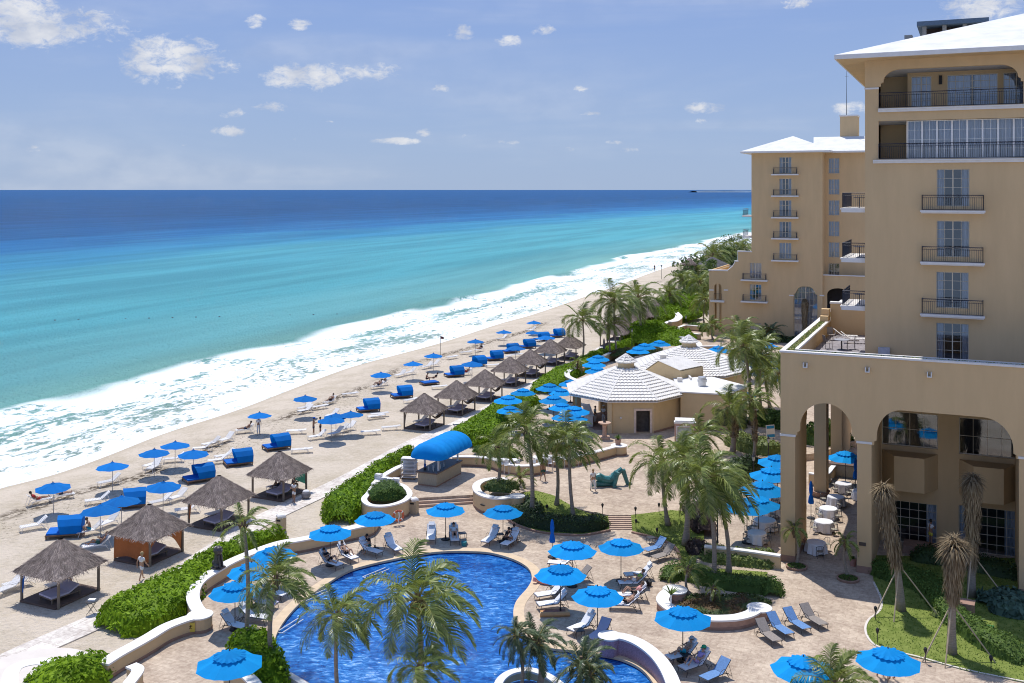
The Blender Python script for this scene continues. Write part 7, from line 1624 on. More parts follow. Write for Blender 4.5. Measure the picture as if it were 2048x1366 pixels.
def lamp_(x, y, z, h, label):
    small('street_lamp', P(x, y, z), 0, [('post', M_METAL, lambda b: b.lathe([(.09, 0), (.05, .3), (.035, h - .5)], 8)), ('lantern', mat('milky_glass', (.5, .5, .48), .3), lambda b: b.lathe([(.07, h - .5), (.13, h - .15)], 6)), ('cap', M_METAL, lambda b: b.lathe([(.18, h - .15), (.02, h + .05), (.015, h + .12)], 6))], label, 'lamp', 'black garden lanterns')
lamp_(1537, 917, .6, 1.9, 'black lantern post beside the blue and white sign board'); lamp_(1507, 968, .3, 2.4, 'black lantern post between the terrace parasols'); lamp_(1435, 1086, .3, 2.6, 'black lantern post behind the leaning palm')
lamp_(1372, 662, .6, 2.6, 'black lantern post in the horseshoe planter'); lamp_(1396, 643, .6, 2.4, 'lantern post by the far wing corner'); lamp_(1264, 702, .6, 3.3, 'square white beach lantern at the round bush')
small('sign_board', P(1541, 884, .6), .3, [('board', M_TRIM, lambda b: b.box((0, 0, 1.0), (.9, .05, 1.2), rx=-.15)), ('blue_stripe', mat('sign_blue', (.02, .25, .50), .5), lambda b: (b.box((0, -.035 + .06, 1.4), (.8, .01, .26), rx=-.15), b.box((0, -.045 - .055, .62), (.8, .01, .26), rx=-.15))), ('easel', M_METAL, lambda b: (b.tube([(-.4, .1, .4), (-.4, .2, 0)], .02, 4), b.tube([(.4, .1, .4), (.4, .2, 0)], .02, 4)))], 'leaning white notice board with blue stripes on the plaza', 'sign')
# yellow slip notices on the long wall
def notice(x, y, z, label, rz):
    M_Y = mat('yellow_enamel', (.62, .48, .08), .5, .05, 3)
    def man(b):
        b.ball((.02, -.02, .10), .035, 5); b.tube([(.0, -.02, .07), (-.02, -.02, -.02)], .022, 5); b.tube([(-.02, -.02, -.02), (.08, -.02, -.08)], .015, 4); b.tube([(-.02, -.02, -.02), (-.10, -.02, -.07)], .015, 4); b.tube([(0, -.02, .05), (.1, -.02, .08)], .012, 4); b.tube([(0, -.02, .05), (-.09, -.02, .09)], .012, 4)
    small('warning_sign', P(x, y, z), rz, [('plate', M_Y, lambda b: b.box((0, 0, 0), (.46, .02, .50))), ('pictogram', M_BLACK, man)], label, 'sign', 'yellow slip warning signs')
notice(381, 1255, .42, 'yellow slip warning sign on the wall end by the beach steps', .22); notice(702, 1068, .42, 'yellow slip warning sign on the long wall behind the two women', .25)
# garden torches
for k, (x, y, z, w_) in enumerate(((1271, 1035, .6, 'at the top of the garden steps'), (1272, 1060, .15, 'beside the foot of the garden steps'), (1318, 1027, .6, 'on the lawn near the round crowned palm'), (1361, 1026, .6, 'on the lawn by the staked palm'), (1314, 1078, .1, 'behind the empty blue lounger'), (1094, 1030, .3, 'in the palm lawn above the hedge'), (1205, 1028, .6, 'at the tip of the palm lawn'),
        (1751, 1240, .05, 'on the kerb under the leaning fibre palm'), (1755, 1285, .05, 'at the sunny lawn edge'), (1851, 1325, .05, 'on the lawn edge beside the blue umbrella'), (1982, 1342, .05, 'at the lower end of the lawn kerb'))):
    small('garden_torch', P(x, y, z), 0, [('stake', M_METAL, lambda b: b.lathe([(.02, 0), (.02, .5)], 6)), ('lamp_head', M_BLACK, lambda b: b.lathe([(.04, .48), (.10, .68), (.09, .74), (.02, .8)], 8))], 'small black garden light ' + w_, 'garden light', 'small black garden lights')
small('brick_box', P(1926, 1232, 0), -.5, [('box', mat('brown_stone_box', (.30, .19, .13), .8, .2, 4), lambda b: b.box((0, 0, .4), (1.2, .8, .8))), ('lid', M_FOOT, lambda b: b.box((0, 0, .84), (1.26, .86, .07)))], 'brown stone box in the shaded lawn', 'utility box')
small('green_cover', P(1963, 1258, 0), -.4, [('lid', mat('green_plastic', (.04, .22, .06), .5), lambda b: b.box((0, 0, .1), (1.3, .5, .2))), ('handle', M_BLACK, lambda b: b.box((.3, 0, .215), (.15, .04, .03)))], 'flat green plastic cover behind the sunny hedge', 'utility cover')
small('vent_stone', P(1063, 1031, .3), -.3, [('block', M_CONC, lambda b: b.box((0, 0, .15), (.9, .5, .3))), ('lid', M_TRIM, lambda b: b.box((0, 0, .32), (.94, .54, .04)))], 'pale stone block at the foot of the tall palm', 'stone block')
# beach flag
small('flag_pole', P(881, 716, 0), 0, [('pole', M_METAL, lambda b: b.tube([(0, 0, 0), (0, 0, 3.2)], .03, 5)), ('flag', mat('dark_red_cloth', (.10, .03, .03), .8), lambda b: b.add([(0, 0, 3.2), (.5, .05, 3.0), (.48, 0, 2.75), (0, 0, 2.8)], [(0, 1, 2, 3)]))], 'thin beach flag pole with a small dark flag', 'flag')
small('beach_post', P(1323, 558, 0), 0, [('pole', M_METAL, lambda b: b.tube([(0, 0, 0), (0, 0, 3.6)], .05, 5)), ('ball', M_METAL, lambda b: b.ball((0, 0, 3.6), .25, 5))], 'thin dark marker post in the seaweed far up the beach', 'post')
# buoys
for k in range(22):
    x = 110 + k * 47; y = 641 - (k if k < 12 else 12 + (k - 12) * 2.0) * 1.0; p = P(x, y, SEA); b = MB(); b.ball((0, 0, .08), .11, 6, (1.8, 1, 1)); o = b.build('buoy', mat('dark_float', (.06, .09, .12), .5)); o.location = p; reg(o, 'buoy', 'small dark float of the swimming line', 'buoy', 'floats of the swimming line')
# tray stands
for k, (x, y, l) in enumerate(((184, 1228, 'folding tray stand with a towel by the first thatched hut'), (912, 864, 'folding tray stand on the path beyond the barrel awning'), (700, 1008, 'small low tray at the edge of the boardwalk'))):
    small('tray_stand', P(x, y, 0), .4 * k, [('tray', M_METAL, lambda b: b.lathe([(.34, .74), (.36, .78)], 14)), ('folded_cloth', M_TOWEL, lambda b: b.box((0, 0, .82), (.4, .25, .08)))] + [('leg', M_METAL, (lambda s, t: lambda b: b.tube([(s * .25, t * .2, .74), (-s * .25, t * .2, 0)], .014, 4))(s, t)) for s in (-1, 1) for t in (-1, 1)], l, 'tray stand', 'folding tray stands')
small('laundry_bag', P(612, 998, 0), 0, [('bag', mat('grey_sack', (.20, .19, .2), .8, .2, 4), lambda b: b.ball((0, 0, .35), .38, 8, (1, 1, .9))), ('white_linen', M_TOWEL, lambda b: b.ball((0, 0, .58), .26, 7, (1.1, 1, .6)))], 'grey bag stuffed with white linen by the fourth hut', 'bag')
small('cool_box', P(783, 920, 0), .4, [('box', M_BLACK, lambda b: b.box((0, 0, .2), (.7, .4, .3))), ('lid', M_POLEW, lambda b: b.box((0, 0, .37), (.72, .42, .05)))], 'dark box with grey lid on the path above the hedge', 'box')
# pool rails
for k, (x, y, a, l) in enumerate(((748, 1146, .9, 'steel rail bars in the water below the man in black'), (575, 1252, 1.15, 'steel rail bars in the water beside the leaning palm'), (628, 1190, .95, 'steel rail bars in the water behind the yellowing palm'))):
    small('pool_rail', P(x, y, -.1), a, [('bar', M_TRIM, lambda b: b.tube([(-1.0, 0, .05), (1.0, 0, .05)], .03, 6)), ('bar', M_TRIM, lambda b: b.tube([(-1.0, -.35, .05), (1.0, -.35, .05)], .03, 6)), ('end_bar', M_TRIM, lambda b: b.tube([(-1.0, 0, .05), (-1.0, -.35, .05)], .03, 6))], l, 'pool rail', 'steel pool rails')

# ------------------------------------------------------------ restaurant tables
def table(x, y, z, label, r=.62):
    def cl(b):
        n = 32; vs = []
        for rr, zz, am in ((0.001, .76, 0), (r, .76, 0), (r + .03, .72, .01), (r + .05, .45, .05), (r + .06, .14, .09)):
            for j in range(n): t = 2 * math.pi * j / n; q = rr + am * math.sin(t * 8) + (.05 * (abs(math.sin(2 * t)) if zz < .2 else 0)); vs.append((q * math.cos(t), q * math.sin(t), zz - (.1 * abs(math.sin(2 * t)) if zz < .2 else 0)))
        b.add(vs, [(i * n + j, i * n + (j + 1) % n, (i + 1) * n + (j + 1) % n, (i + 1) * n + j) for i in range(4) for j in range(n)])
    u = small('dining_table', P(x, y, z), ru(0, 1), [('pedestal', M_METAL, lambda b: b.lathe([(.3, 0), (.05, .06), (.05, .74)], 10)), ('table_top', M_METAL, lambda b: b.lathe([(r - .02, .72), (r - .02, .75)], 20))], label, 'table', 'round dining tables')
    b = MB(); cl(b); o = b.build('tablecloth', M_TOWEL); o.location = u.location; o.rotation_euler = u.rotation_euler; tag(o, 'white cloth on the ' + label, 'tablecloth', 'white tablecloths')
    return u
def chair_proto():
    u = empty('iron_chair'); 
    b = MB(); b.lathe([(.21, .44), (.22, .47)], 14); b.build('seat', mat('cream_seat_pad', (.35, .32, .26), .8, .1, 3), u)
    for a, c in ((-1, -1), (-1, 1), (1, -1), (1, 1)): b = MB(); b.tube([(a * .17, c * .17, .45), (a * .21, c * .21, 0)], .014, 4); b.build('leg', M_IRON, u)
    b = MB(); n = 12; b.tube([(.23 * math.cos(math.pi * i / n), .23 * math.sin(math.pi * i / n), .70 + .16 * math.sin(math.pi * i / n)) for i in range(n + 1)], .016, 5)
    for i in range(1, n, 2): b.tube([(.21 * math.cos(math.pi * i / n), .21 * math.sin(math.pi * i / n), .46), (.23 * math.cos(math.pi * i / n), .23 * math.sin(math.pi * i / n), .70 + .16 * math.sin(math.pi * i / n))], .010, 4)
    b.tube([(-.23, 0, .7), (-.22, -.15, .66), (-.2, -.15, .45)], .012, 4); b.tube([(.23, 0, .7), (.22, -.15, .66), (.2, -.15, .45)], .012, 4); b.build('back', M_IRON, u); index_kids(u); return u
ch = chair_proto()
TB = [(1687, 985, 0, 4, 'table before the bamboo bar'), (1672, 1012, 0, 3, 'shaded table behind the second pier'), (1657, 1036, 0, 4, 'third table from the bamboo bar'), (1648, 1063, 0, 4, 'fourth table from the bamboo bar'), (1632, 1106, 0, 3, 'half shaded table by the bent small palm'),
      (1530, 1060, 0, 4, 'large table under the hidden parasols'), (1540, 1032, 0, 3, 'table at the foot of the front pier parasol'), (1514, 1086, 0, 4, 'table with two plates near the terrace wall'), (1545, 1005, 0, 3, 'table further under the parasols'), (1722, 1000, 0, 3, 'table tucked behind the pier')]
for x, y, z, n, l in TB:
    u = table(x, y, z, 'round ' + l, .75 if 'large' in l else .62)
    for i in range(n):
        a = i * 2 * math.pi / n + .5; q = u.location + Vector((math.cos(a), math.sin(a), 0)) * .98; o = place(ch, q, a - math.pi / 2 + ru(-.2, .2)); reg(o, 'dining_chair', 'scrolled iron dining chair', 'chair', 'iron chairs on the terrace')
for k, (x, y) in enumerate(((970, 1025), (991, 1020), (1035, 1025))):
    small('side_table', P(x, y, 0), 0, [('table_top', M_METAL, lambda b: b.lathe([(.36, .60), (.36, .63)], 16))] + [('leg', M_METAL, (lambda a: lambda b: b.tube([(.1 * math.cos(a), .1 * math.sin(a), .6), (.3 * math.cos(a), .3 * math.sin(a), 0)], .015, 4))(a)) for a in (0, 2.1, 4.2)], 'round dark side table beside the C-shaped planter, ' + ORD[k] + ' from the steps', 'side table', 'dark side tables')
for k, (x, y, l) in enumerate(((1302, 1087, 'behind the blue lounger at the kerb'), (1158, 1275, 'between the towel lounger and lilac one'), (1000, 1080, 'between the couple and the empty lounger'), (1372, 1325, 'between the couple with caps'), (925, 1078, 'with a teal bag by the reader'), (1110, 1190, 'between the loungers at the float'))):
    small('low_table', P(x, y, 0), .3, [('table_top', M_METAL, lambda b: b.box((0, 0, .42), (.5, .5, .03)))] + [('leg', M_METAL, (lambda a, c: lambda b: b.tube([(a * .22, c * .22, .42), (a * .22, c * .22, 0)], .015, 4))(a, c)) for a in (-1, 1) for c in (-1, 1)], 'low dark table ' + l, 'side table', 'low dark tables between loungers')
for k, (x, y, m_, l) in enumerate(((928, 1092, 'teal', 'teal beach bag beside the reader'), (1012, 1082, 'black', 'black bag by the couple'), (1298, 1172, 'black', 'black bag behind the lounger in the lime group'), (1378, 1330, 'blue', 'blue and white bag between the capped couple'))):
    cm = {'teal': mat('teal_bag', (.03, .22, .25), .7), 'black': M_BLACK, 'blue': mat('blue_bag', (.10, .16, .35), .7)}[m_]
    small('beach_bag', P(x, y, 0), .4 * k, [('bag', cm, lambda b: b.lathe([(.15, 0), (.2, .3), (.17, .32)], 10)), ('handle', cm, lambda b: b.tube([(-.15, 0, .3), (-.08, 0, .48), (.08, 0, .48), (.15, 0, .3)], .015, 5))], l, 'bag', 'bags beside the loungers')
# bamboo bar under the arch
p = P(1700, 957, 0); small('bamboo_bar', p, -TH, [('counter_body', MATS['bleached_bamboo'], lambda b: b.b2((-2, 0, 0), (1.6, .6, 1.05))), ('counter_top', MATS['brown_counter'], lambda b: b.b2((-2.1, -.1, 1.051), (1.7, .7, 1.12))), ('white_wall_end', M_WHITE, lambda b: b.b2((-2.9, .4, 0), (-2.4, 4, 1.3))), ('back_shelf', M_ROOM, lambda b: b.b2((-1.6, 2.2, 0), (1.8, 2.6, 1.1)))], 'bamboo service bar seen through the arcade under a blue umbrella', 'bar')
garden_wall([(1618, 945), (1650, 948), (1668, 930), (1690, 915)], 1.0, .4, 'white coped wall behind the arcade piers', foot=False)
# furniture on the hotel terrace
def tz(px, py): return P(px, py, 12.76)
small('terrace_table', tz(1686, 700) + Vector((0, .3, 0)), 0, [('table_top', M_POLEW, lambda b: b.lathe([(.55, .70), (.55, .73)], 20)), ('stem', M_METAL, lambda b: b.lathe([(.3, 0), (.05, .05), (.05, .7)], 10))], 'round grey table on the hotel roof terrace', 'table')
def tchair(x, y, rz, l):
    small('terrace_chair', tz(x, y), rz, [('seat', M_SLINGT, lambda b: b.box((0, 0, .43), (.5, .5, .03))), ('back', M_SLINGT, lambda b: b.box((0, .26, .72), (.48, .03, .55), rx=-.15))] + [('leg', M_METAL, (lambda a, c: lambda b: b.tube([(a * .24, c * .24, .62), (a * .25, c * .27, 0)], .016, 4))(a, c)) for a in (-1, 1) for c in (-1, 1)], l, 'chair', 'terrace sling chairs')
tchair(1655, 697, 1.7, 'sling chair at the seaward side of the terrace table'); tchair(1663, 680, .2, 'sling chair behind the terrace table'); tchair(1702, 698, -1.8, 'sling chair at the tower side of the terrace table')
for k, (x, y) in enumerate(((1690, 680), (1705, 686))):
    o = place(LG['white'], tz(x, y), R(75)); tag(o, ('further' if k == 0 else 'near') + ' white lounger on the hotel roof terrace', 'sun lounger', 'loungers on the roof terrace')
# tall dark lounge pieces seen in the open dining room
# ------------------------------------------------------------ people
def skin_mesh(name, pts, edges, radii, root=0, sub=1):
    me = bpy.data.meshes.new(name); me.from_pydata([tuple(p) for p in pts], edges, []); o = bpy.data.objects.new(name, me); C.objects.link(o)
    o.modifiers.new('s', 'SKIN'); o.modifiers.new('u', 'SUBSURF').levels = sub
    for i, r in enumerate(radii):
        sv_ = me.skin_vertices[0].data[i]; sv_.radius = (r, r) if not isinstance(r, tuple) else r; sv_.use_root = (i == root)
    bpy.context.view_layer.update(); dg = bpy.context.evaluated_depsgraph_get(); ev = o.evaluated_get(dg); m2 = bpy.data.meshes.new_from_object(ev, depsgraph=dg)
    bpy.data.objects.remove(o); m2.polygons.foreach_set('use_smooth', [True] * len(m2.polygons)); return m2
def V3(*a): return Vector(a)
def pose_pts(kind):
    """joints in metres; the figure faces -y"""
    J = {}
    if kind in ('stand', 'walk', 'arms'):
        hip = V3(0, 0, .93); J.update(hip=hip, waist=V3(0, 0, 1.08), chest=V3(0, -.01, 1.28), neck=V3(0, -.01, 1.46), head=V3(0, -.04, 1.60))
        st = .22 if kind == 'walk' else .03
        for s, n in ((-1, 'l'), (1, 'r')):
            f = s * st; J['hp' + n] = V3(s * .09, 0, .90); J['kn' + n] = V3(s * .10, -f * .55 - .02, .49); J['an' + n] = V3(s * .11, -f + (.05 if f < 0 and kind == 'walk' else 0), .08); J['to' + n] = J['an' + n] + V3(s * .02, -.15, -.05)
            J['sh' + n] = V3(s * .175, 0, 1.40); J['el' + n] = V3(s * .24, f * .5 + .02, 1.13); J['wr' + n] = V3(s * .25, f * .9 - .08, .90)
            if kind == 'arms': J['el' + n] = V3(s * .27, -.10, 1.17); J['wr' + n] = V3(s * .08, -.28, 1.22)
    elif kind in ('recline', 'knees', 'read'):
        z = .46; hip = V3(0, .12, z); d = V3(0, .74, .66).normalized(); J.update(hip=hip, waist=hip + d * .15, chest=hip + d * .36, neck=hip + d * .55, head=hip + d * .68 + V3(0, -.05, .05))
        for s, n in ((-1, 'l'), (1, 'r')):
            J['hp' + n] = hip + V3(s * .09, -.02, 0); up = .34 if kind == 'knees' or (kind == 'read' and s > 0) else .05
            J['kn' + n] = V3(s * .12, -.30, z + up); J['an' + n] = V3(s * .12, -.72 if up < .1 else -.58, z - .01); J['to' + n] = J['an' + n] + V3(s * .02, -.06, .13)
            sh = hip + d * .50; J['sh' + n] = sh + V3(s * .175, 0, 0); J['el' + n] = sh + V3(s * .25, -.18, -.12) if kind != 'recline' else sh + V3(s * .24, -.10, -.24); J['wr' + n] = J['el' + n] + (V3(-s * .12, -.20, .12) if kind == 'read' else V3(-s * .03, -.22, .0))
    elif kind == 'sit':
        z = .48; hip = V3(0, 0, z); J.update(hip=hip, waist=V3(0, -.03, z + .16), chest=V3(0, -.10, z + .36), neck=V3(0, -.17, z + .52), head=V3(0, -.23, z + .64))
        for s, n in ((-1, 'l'), (1, 'r')):
            J['hp' + n] = V3(s * .09, -.02, z); J['kn' + n] = V3(s * .13, -.43, z + .03); J['an' + n] = V3(s * .14, -.42, .09); J['to' + n] = J['an' + n] + V3(s * .02, -.16, -.05)
            J['sh' + n] = V3(s * .175, -.13, z + .47); J['el' + n] = V3(s * .24, -.22, z + .22); J['wr' + n] = V3(s * .10, -.42, z + .16)
    return J
def make_person(kind):
    J = pose_pts(kind); pts = []; ed = []; rad = []
    def a(p, r, par=None):
        pts.append(p); rad.append(r); i = len(pts) - 1
        if par is not None: ed.append((par, i))
        return i
    h = a(J['hip'], .125); w_ = a(J['waist'], .105, h); c = a(J['chest'], .13, w_); nk = a(J['neck'], .052, c); hd = a(J['head'], .085, nk); a(J['head'] + (J['head'] - J['neck']).normalized() * .07, .07, hd)
    for n in ('l', 'r'):
        k1 = a(J['hp' + n], .085, h); k2 = a(J['kn' + n], .056, k1); k3 = a(J['an' + n], .036, k2); k4 = a(J['to' + n], .030, k3)
        s1 = a(J['sh' + n], .055, c); s2 = a(J['el' + n], .040, s1); s3 = a(J['wr' + n], .027, s2)
        d = (J['wr' + n] - J['el' + n]).normalized(); pl_ = a(J['wr' + n] + d * .06, .028, s3); sx_ = -1 if n == 'l' else 1
        side = d.cross(V3(sx_, .2, .1)).normalized(); cu = V3(-sx_ * .4, -.3, -.3).normalized()
        for q, ln in ((-.024, .060), (-.008, .072), (.008, .068), (.024, .052)):
            f1 = a(J['wr' + n] + d * .095 + side * q, .0095, pl_); f2 = a(pts[f1] + (d + cu * .4).normalized() * ln * .5, .0085, f1); a(pts[f2] + (d + cu * 1.0).normalized() * ln * .5, .007, f2)
        t1 = a(J['wr' + n] + d * .035 + side * -.040, .011, s3); a(pts[t1] + (d - side * .4).normalized() * .04, .009, t1)
    body = skin_mesh('body', pts, ed, rad)
    def sub(names, radii, edges, nm): return skin_mesh(nm, [J[x] for x in names], edges, radii)
    hipn = (J['hip'] + J['waist']) / 2
    top = skin_mesh('top', [J['waist'].lerp(J['hip'], .25), J['chest'], J['chest'].lerp(J['neck'], .75), J['shl'], J['shl'].lerp(J['ell'], .55), J['shr'], J['shr'].lerp(J['elr'], .55)], [(0, 1), (1, 2), (1, 3), (3, 4), (1, 5), (5, 6)], [.128, .15, .07, .072, .068, .072, .068])
    sh_ = skin_mesh('shorts', [J['hip'].lerp(J['waist'], .35), J['hip'], J['hpl'], J['hpl'].lerp(J['knl'], .62), J['hpr'], J['hpr'].lerp(J['knr'], .62)], [(0, 1), (1, 2), (2, 3), (1, 4), (4, 5)], [.125, .135, .102, .088, .102, .088], root=1)
    tr_ = skin_mesh('trousers', [J['hip'].lerp(J['waist'], .35), J['hip'], J['hpl'], J['knl'], J['knl'].lerp(J['anl'], .92), J['hpr'], J['knr'], J['knr'].lerp(J['anr'], .92)], [(0, 1), (1, 2), (2, 3), (3, 4), (1, 5), (5, 6), (6, 7)], [.125, .135, .102, .078, .062, .102, .078, .062], root=1)
    up = (J['head'] - J['neck']).normalized(); hc = J['head'] + up * .05
    b = MB(); b.ball(tuple(hc + V3(0, .025, 0) + up * .02), .108, 8, (.92, 1.0, 1.05)); hair = b.build('hair'); hm = hair.data; bpy.data.objects.remove(hair)
    f = (V3(0, -1, 0) - up * up.dot(V3(0, -1, 0))).normalized(); b = MB(); b.ball(tuple(hc + f * .088 - up * .035), .018, 5); b.ball(tuple(hc + V3(.085, 0, 0) - up * .03), .02, 5); b.ball(tuple(hc - V3(.085, 0, 0) - up * .03), .02, 5); b.ball(tuple(hc + f * .083 - up * .085), .016, 4, (1.6, .6, .5)); x = b.build('face'); fm = x.data; bpy.data.objects.remove(x)
    b = MB(); 
    for s in (-1, 1): b.ball(tuple(hc + f * .086 + V3(s * .032, 0, 0)), .011, 4)
    x = b.build('eye'); em = x.data; bpy.data.objects.remove(x)
    return dict(body=body, top=top, shorts=sh_, trousers=tr_, hair=hm, face=fm, eye=em, head=hc, up=up)
PP = {k: make_person(k) for k in ('stand', 'walk', 'arms', 'recline', 'knees', 'read', 'sit')}
SK = mat('warm_skin', (.46, .27, .18), .55, .06, 3, spec=.3); SK2 = mat('tanned_skin', (.30, .16, .10), .55, .06, 3, spec=.3)
def cm(n, c): return mat('cloth_' + n, c, .85, .08, 5, spec=.1)
CW = cm('white', (.75, .74, .73)); CB = cm('black', (.02, .02, .025)); CG = cm('dark_green', (.03, .10, .09)); CT = cm('turquoise', (.03, .38, .50)); CR = cm('red', (.42, .05, .05)); CY = cm('yellow', (.65, .55, .08)); CBL = cm('royal_blue', (.02, .10, .42)); CNV = cm('navy', (.03, .05, .10)); CL_ = cm('lime', (.38, .50, .10)); CP = cm('floral', (.40, .30, .55))
HB = mat('dark_hair', (.03, .02, .015), .7, .2, 20); HF = mat('fair_hair', (.40, .28, .14), .7, .2, 20); HK = mat('brown_hair', (.12, .07, .04), .7, .2, 20)
PN = [0]
def person(kind, loc, rz, label, top=None, bottom=None, hair=HB, skin=SK, long=False, cap=None, sc=1.0):
    d = PP[kind]; u = empty('person', loc, rz); u.scale = (sc,) * 3
    def part(nm, me, m):
        m2 = me.copy(); m2.materials.clear(); m2.materials.append(m); o = bpy.data.objects.new(nm, m2); C.objects.link(o); o.parent = u; return o
    part('body', d['body'], skin); part('face', d['face'], skin); part('eyes', d['eye'], M_BLACK); part('hair', d['hair'], hair)
    if top: part('shirt', d['top'], top)
    if bottom: part('trousers' if long else 'shorts', d['trousers' if long else 'shorts'], bottom)
    if cap:
        b = MB(); h_ = d['head'] + d['up'] * .06; b.ball(tuple(h_ + V3(0, .01, .01)), .122, 8, (1, 1.05, .75)); b.box(tuple(h_ + V3(0, -.15, 0)), (.15, .12, .015)); b.build('cap', cap, u)
    tag(u, label, 'person'); return u
G0 = lambda x, y, z=0: P(x, y, z)
person('walk', G0(283, 1161), R(150), 'person in a white shirt and shorts walking down the boardwalk', CW, CW, HF, sc=1.02)
person('walk', G0(1186, 982, .6), R(20), 'person in white clothes walking before the green sculpture', CW, CW, HF, long=True)
person('walk', G0(1086, 962, .6), R(200), 'bare chested person in green shorts walking past the stools', None, CG, HB, SK2, sc=1.05)
person('arms', G0(588, 1006), R(-30), 'attendant in white bending over linen at the fourth hut', CW, CW, HB, SK2)
person('stand', G0(517, 868), R(10), 'attendant in white standing under a beach umbrella', CW, CW, HB, SK2, long=True)
person('arms', G0(627, 870), R(90), 'person in dark shorts and cap talking beside the umbrellas', None, CNV, HB, SK2, cap=CBL)
person('stand', G0(641, 869), R(-90), 'person in dark shorts facing the one in a cap', None, CNV, HB, SK2)
person('stand', G0(1207, 848, .6), R(160), 'worker in white from head to toe entering the pavilion bar', CW, CW, HF, long=True, cap=CW, sc=1.08)
person('stand', G0(1190, 846, .6), R(60), 'worker in white inside the pavilion shade', CW, CW, HB, long=True)
person('stand', G0(1309, 543), R(40), 'dark figure standing at the wet sand edge far up the beach', CB, CB, HB, SK2, sc=1.15)
person('walk', G0(1348, 533), R(-20), 'distant figure walking the wet sand behind another', CR, CNV, HB, SK2, sc=1.1)
person('walk', G0(1394, 523), R(-20), 'furthest of the three distant beach walkers', CB, CNV, HB, SK2, sc=1.1)
t, z = fac(1861, 1113, 5.5); q = CN + VX * t + UX * 5.6
person('arms', (q.x, q.y, .55), R(110), 'person in white top and yellow shorts by the tall window', CW, CY, HB, SK2, sc=1.0)
b = MB(); b.box((0, 0, .275), (3.4, 1.4, .54)); o = b.build('window_terrace_step', M_FOOT, None); o.location = (q.x, q.y, 0); o.rotation_euler = (0, 0, -TH); o['kind'] = 'structure'
def on_lounger(kind, fx, fy, hx, hy, label, **k):
    a = P(fx, fy, .2); h = P(hx, hy, .2); c = (a + h) / 2; d = h - a; person(kind, (c.x, c.y, 0), math.atan2(-d.x, d.y), label, **k)
on_lounger('read', 1333, 1322, 1396, 1305, 'bare chested man in cap and blue shorts on the lounger', bottom=CT, hair=HK, cap=mat('grey_cap', (.45, .44, .43), .8))
on_lounger('knees', 1358, 1345, 1422, 1322, 'woman in floral swimsuit and green cap reading', top=CP, bottom=CP, hair=HK, cap=mat('green_cap', (.02, .30, .14), .8))
on_lounger('knees', 715, 1124, 674, 1104, 'woman in dark swimsuit reclining by the umbrella pole', top=None, bottom=CB, hair=HK)
on_lounger('read', 684, 1136, 638, 1120, 'dark haired woman in black on the lounger by the palm', top=CB, bottom=CB)
a_ = P(740, 1104, 0); person('sit', (a_.x, a_.y, 0), R(-55), 'man in a black T-shirt sitting sideways on a lounger', CB, CG, HB)
on_lounger('knees', 1238, 1194, 1292, 1194, 'sunbather with raised knees and pink top', top=cm('pink', (.65, .30, .28)), bottom=CB, hair=HK)
on_lounger('knees', 1220, 1212, 1280, 1213, 'pale sunbather lying beside the big lounger shadow', top=None, bottom=CB, hair=HB)
on_lounger('read', 1240, 1170, 1294, 1168, 'guest in a lime top lying in umbrella shade', top=CL_, bottom=CW, hair=HK)
on_lounger('knees', 911, 1090, 906, 1064, 'dark haired reader lying under the step umbrella', top=CW, bottom=CB)
a_ = P(1012, 1090, 0); person('sit', (a_.x, a_.y, 0), R(60), 'long haired woman of the couple in a black swimsuit', CB, CB, HB, SK2)
a_ = P(1026, 1082, 0); person('sit', (a_.x, a_.y, 0), R(20), 'dark haired man of the couple behind her', CNV, CNV, HB, SK2)
on_lounger('sit', 163, 1067, 197, 1060, 'man in turquoise shorts sitting up on a beach lounger', bottom=CT, hair=HK, skin=SK)
on_lounger('read', 176, 1096, 213, 1090, 'person lying back with arms raised above the first hut', bottom=CG, hair=HK, skin=SK2)
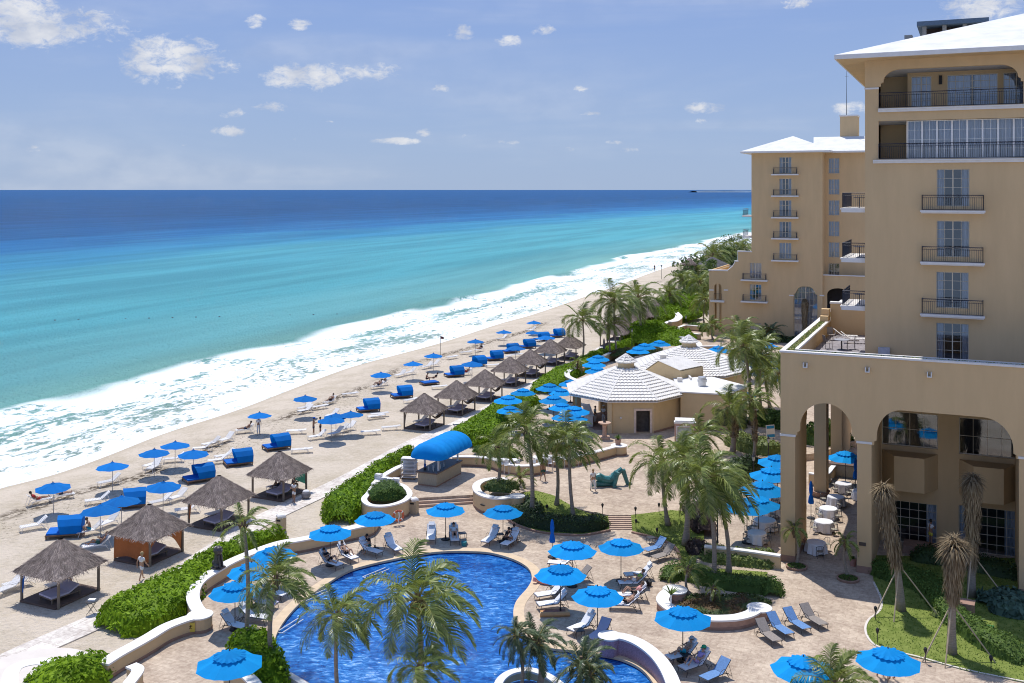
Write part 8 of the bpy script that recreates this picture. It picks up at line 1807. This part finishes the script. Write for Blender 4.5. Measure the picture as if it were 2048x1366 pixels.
on_lounger('recline', 138, 991, 108, 995, 'sunbather in shade under the shoreline umbrella', bottom=CNV, skin=SK)
on_lounger('recline', 94, 1000, 61, 1006, 'sunbather in red swimsuit by the shoreline umbrella', top=CR, bottom=CR, skin=SK2)
on_lounger('recline', 477, 863, 503, 860, 'person resting beside the attendant in white', bottom=CNV, skin=SK2)
on_lounger('read', 648, 808, 672, 801, 'person sunbathing with bent knee by the weed line', bottom=CB, skin=SK2)
on_lounger('knees', 739, 776, 772, 771, 'person lounging under the mid beach umbrella', bottom=CNV, skin=SK2)
on_lounger('read', 748, 770, 780, 766, 'second person lounging under the mid beach umbrella', top=CB, bottom=CNV, skin=SK2)
on_lounger('recline', 950, 702, 968, 698, 'person lounging under the umbrella near the foam', top=CB, bottom=CNV, skin=SK2)
on_lounger('read', 915, 749, 948, 745, 'sunbather with one knee up below the umbrella row', bottom=CR, skin=SK2)
a_ = P(852, 765, .0); person('sit', (a_.x, a_.y, 0), R(100), 'tanned person sitting upright on the open blue daybed', None, CB, HB, SK2)
a_ = P(866, 763, .0); person('recline', (a_.x, a_.y, 0), R(-70), 'dark clothed person lying on the open blue daybed', CB, CB, HB, SK2)
h0 = hut_roots[0].location + UX * .95 - VX * .7; person('sit', (h0.x, h0.y, .1), R(60), 'person in a navy shirt sitting under the first thatched hut', CNV, CNV, HB, SK)
h3 = hut_roots[3].location + UX * .3 + VX * -.5; person('read', (h3.x, h3.y, .1), -TH - R(10), 'person lying on the daybed of the fourth hut', CW, CNV, HB, SK2)
h3 = hut_roots[3].location + UX * 1.0 + VX * .5; person('sit', (h3.x, h3.y, .1), R(120), 'bare chested person seated near the green screen', None, CNV, HB, SK2)
for k, (x, y, a, tp, bt, l) in enumerate(((1764, 1362, 170, CNV, CNV, 'person in dark clothes seated under the lower umbrella'), (1796, 1368, 200, CB, CW, 'person in black top beside the one in dark clothes'))):
    a_ = P(x, y, 0); person('sit', (a_.x, a_.y, 0), R(a), l, tp, bt, HB, SK2)
finish_labels()
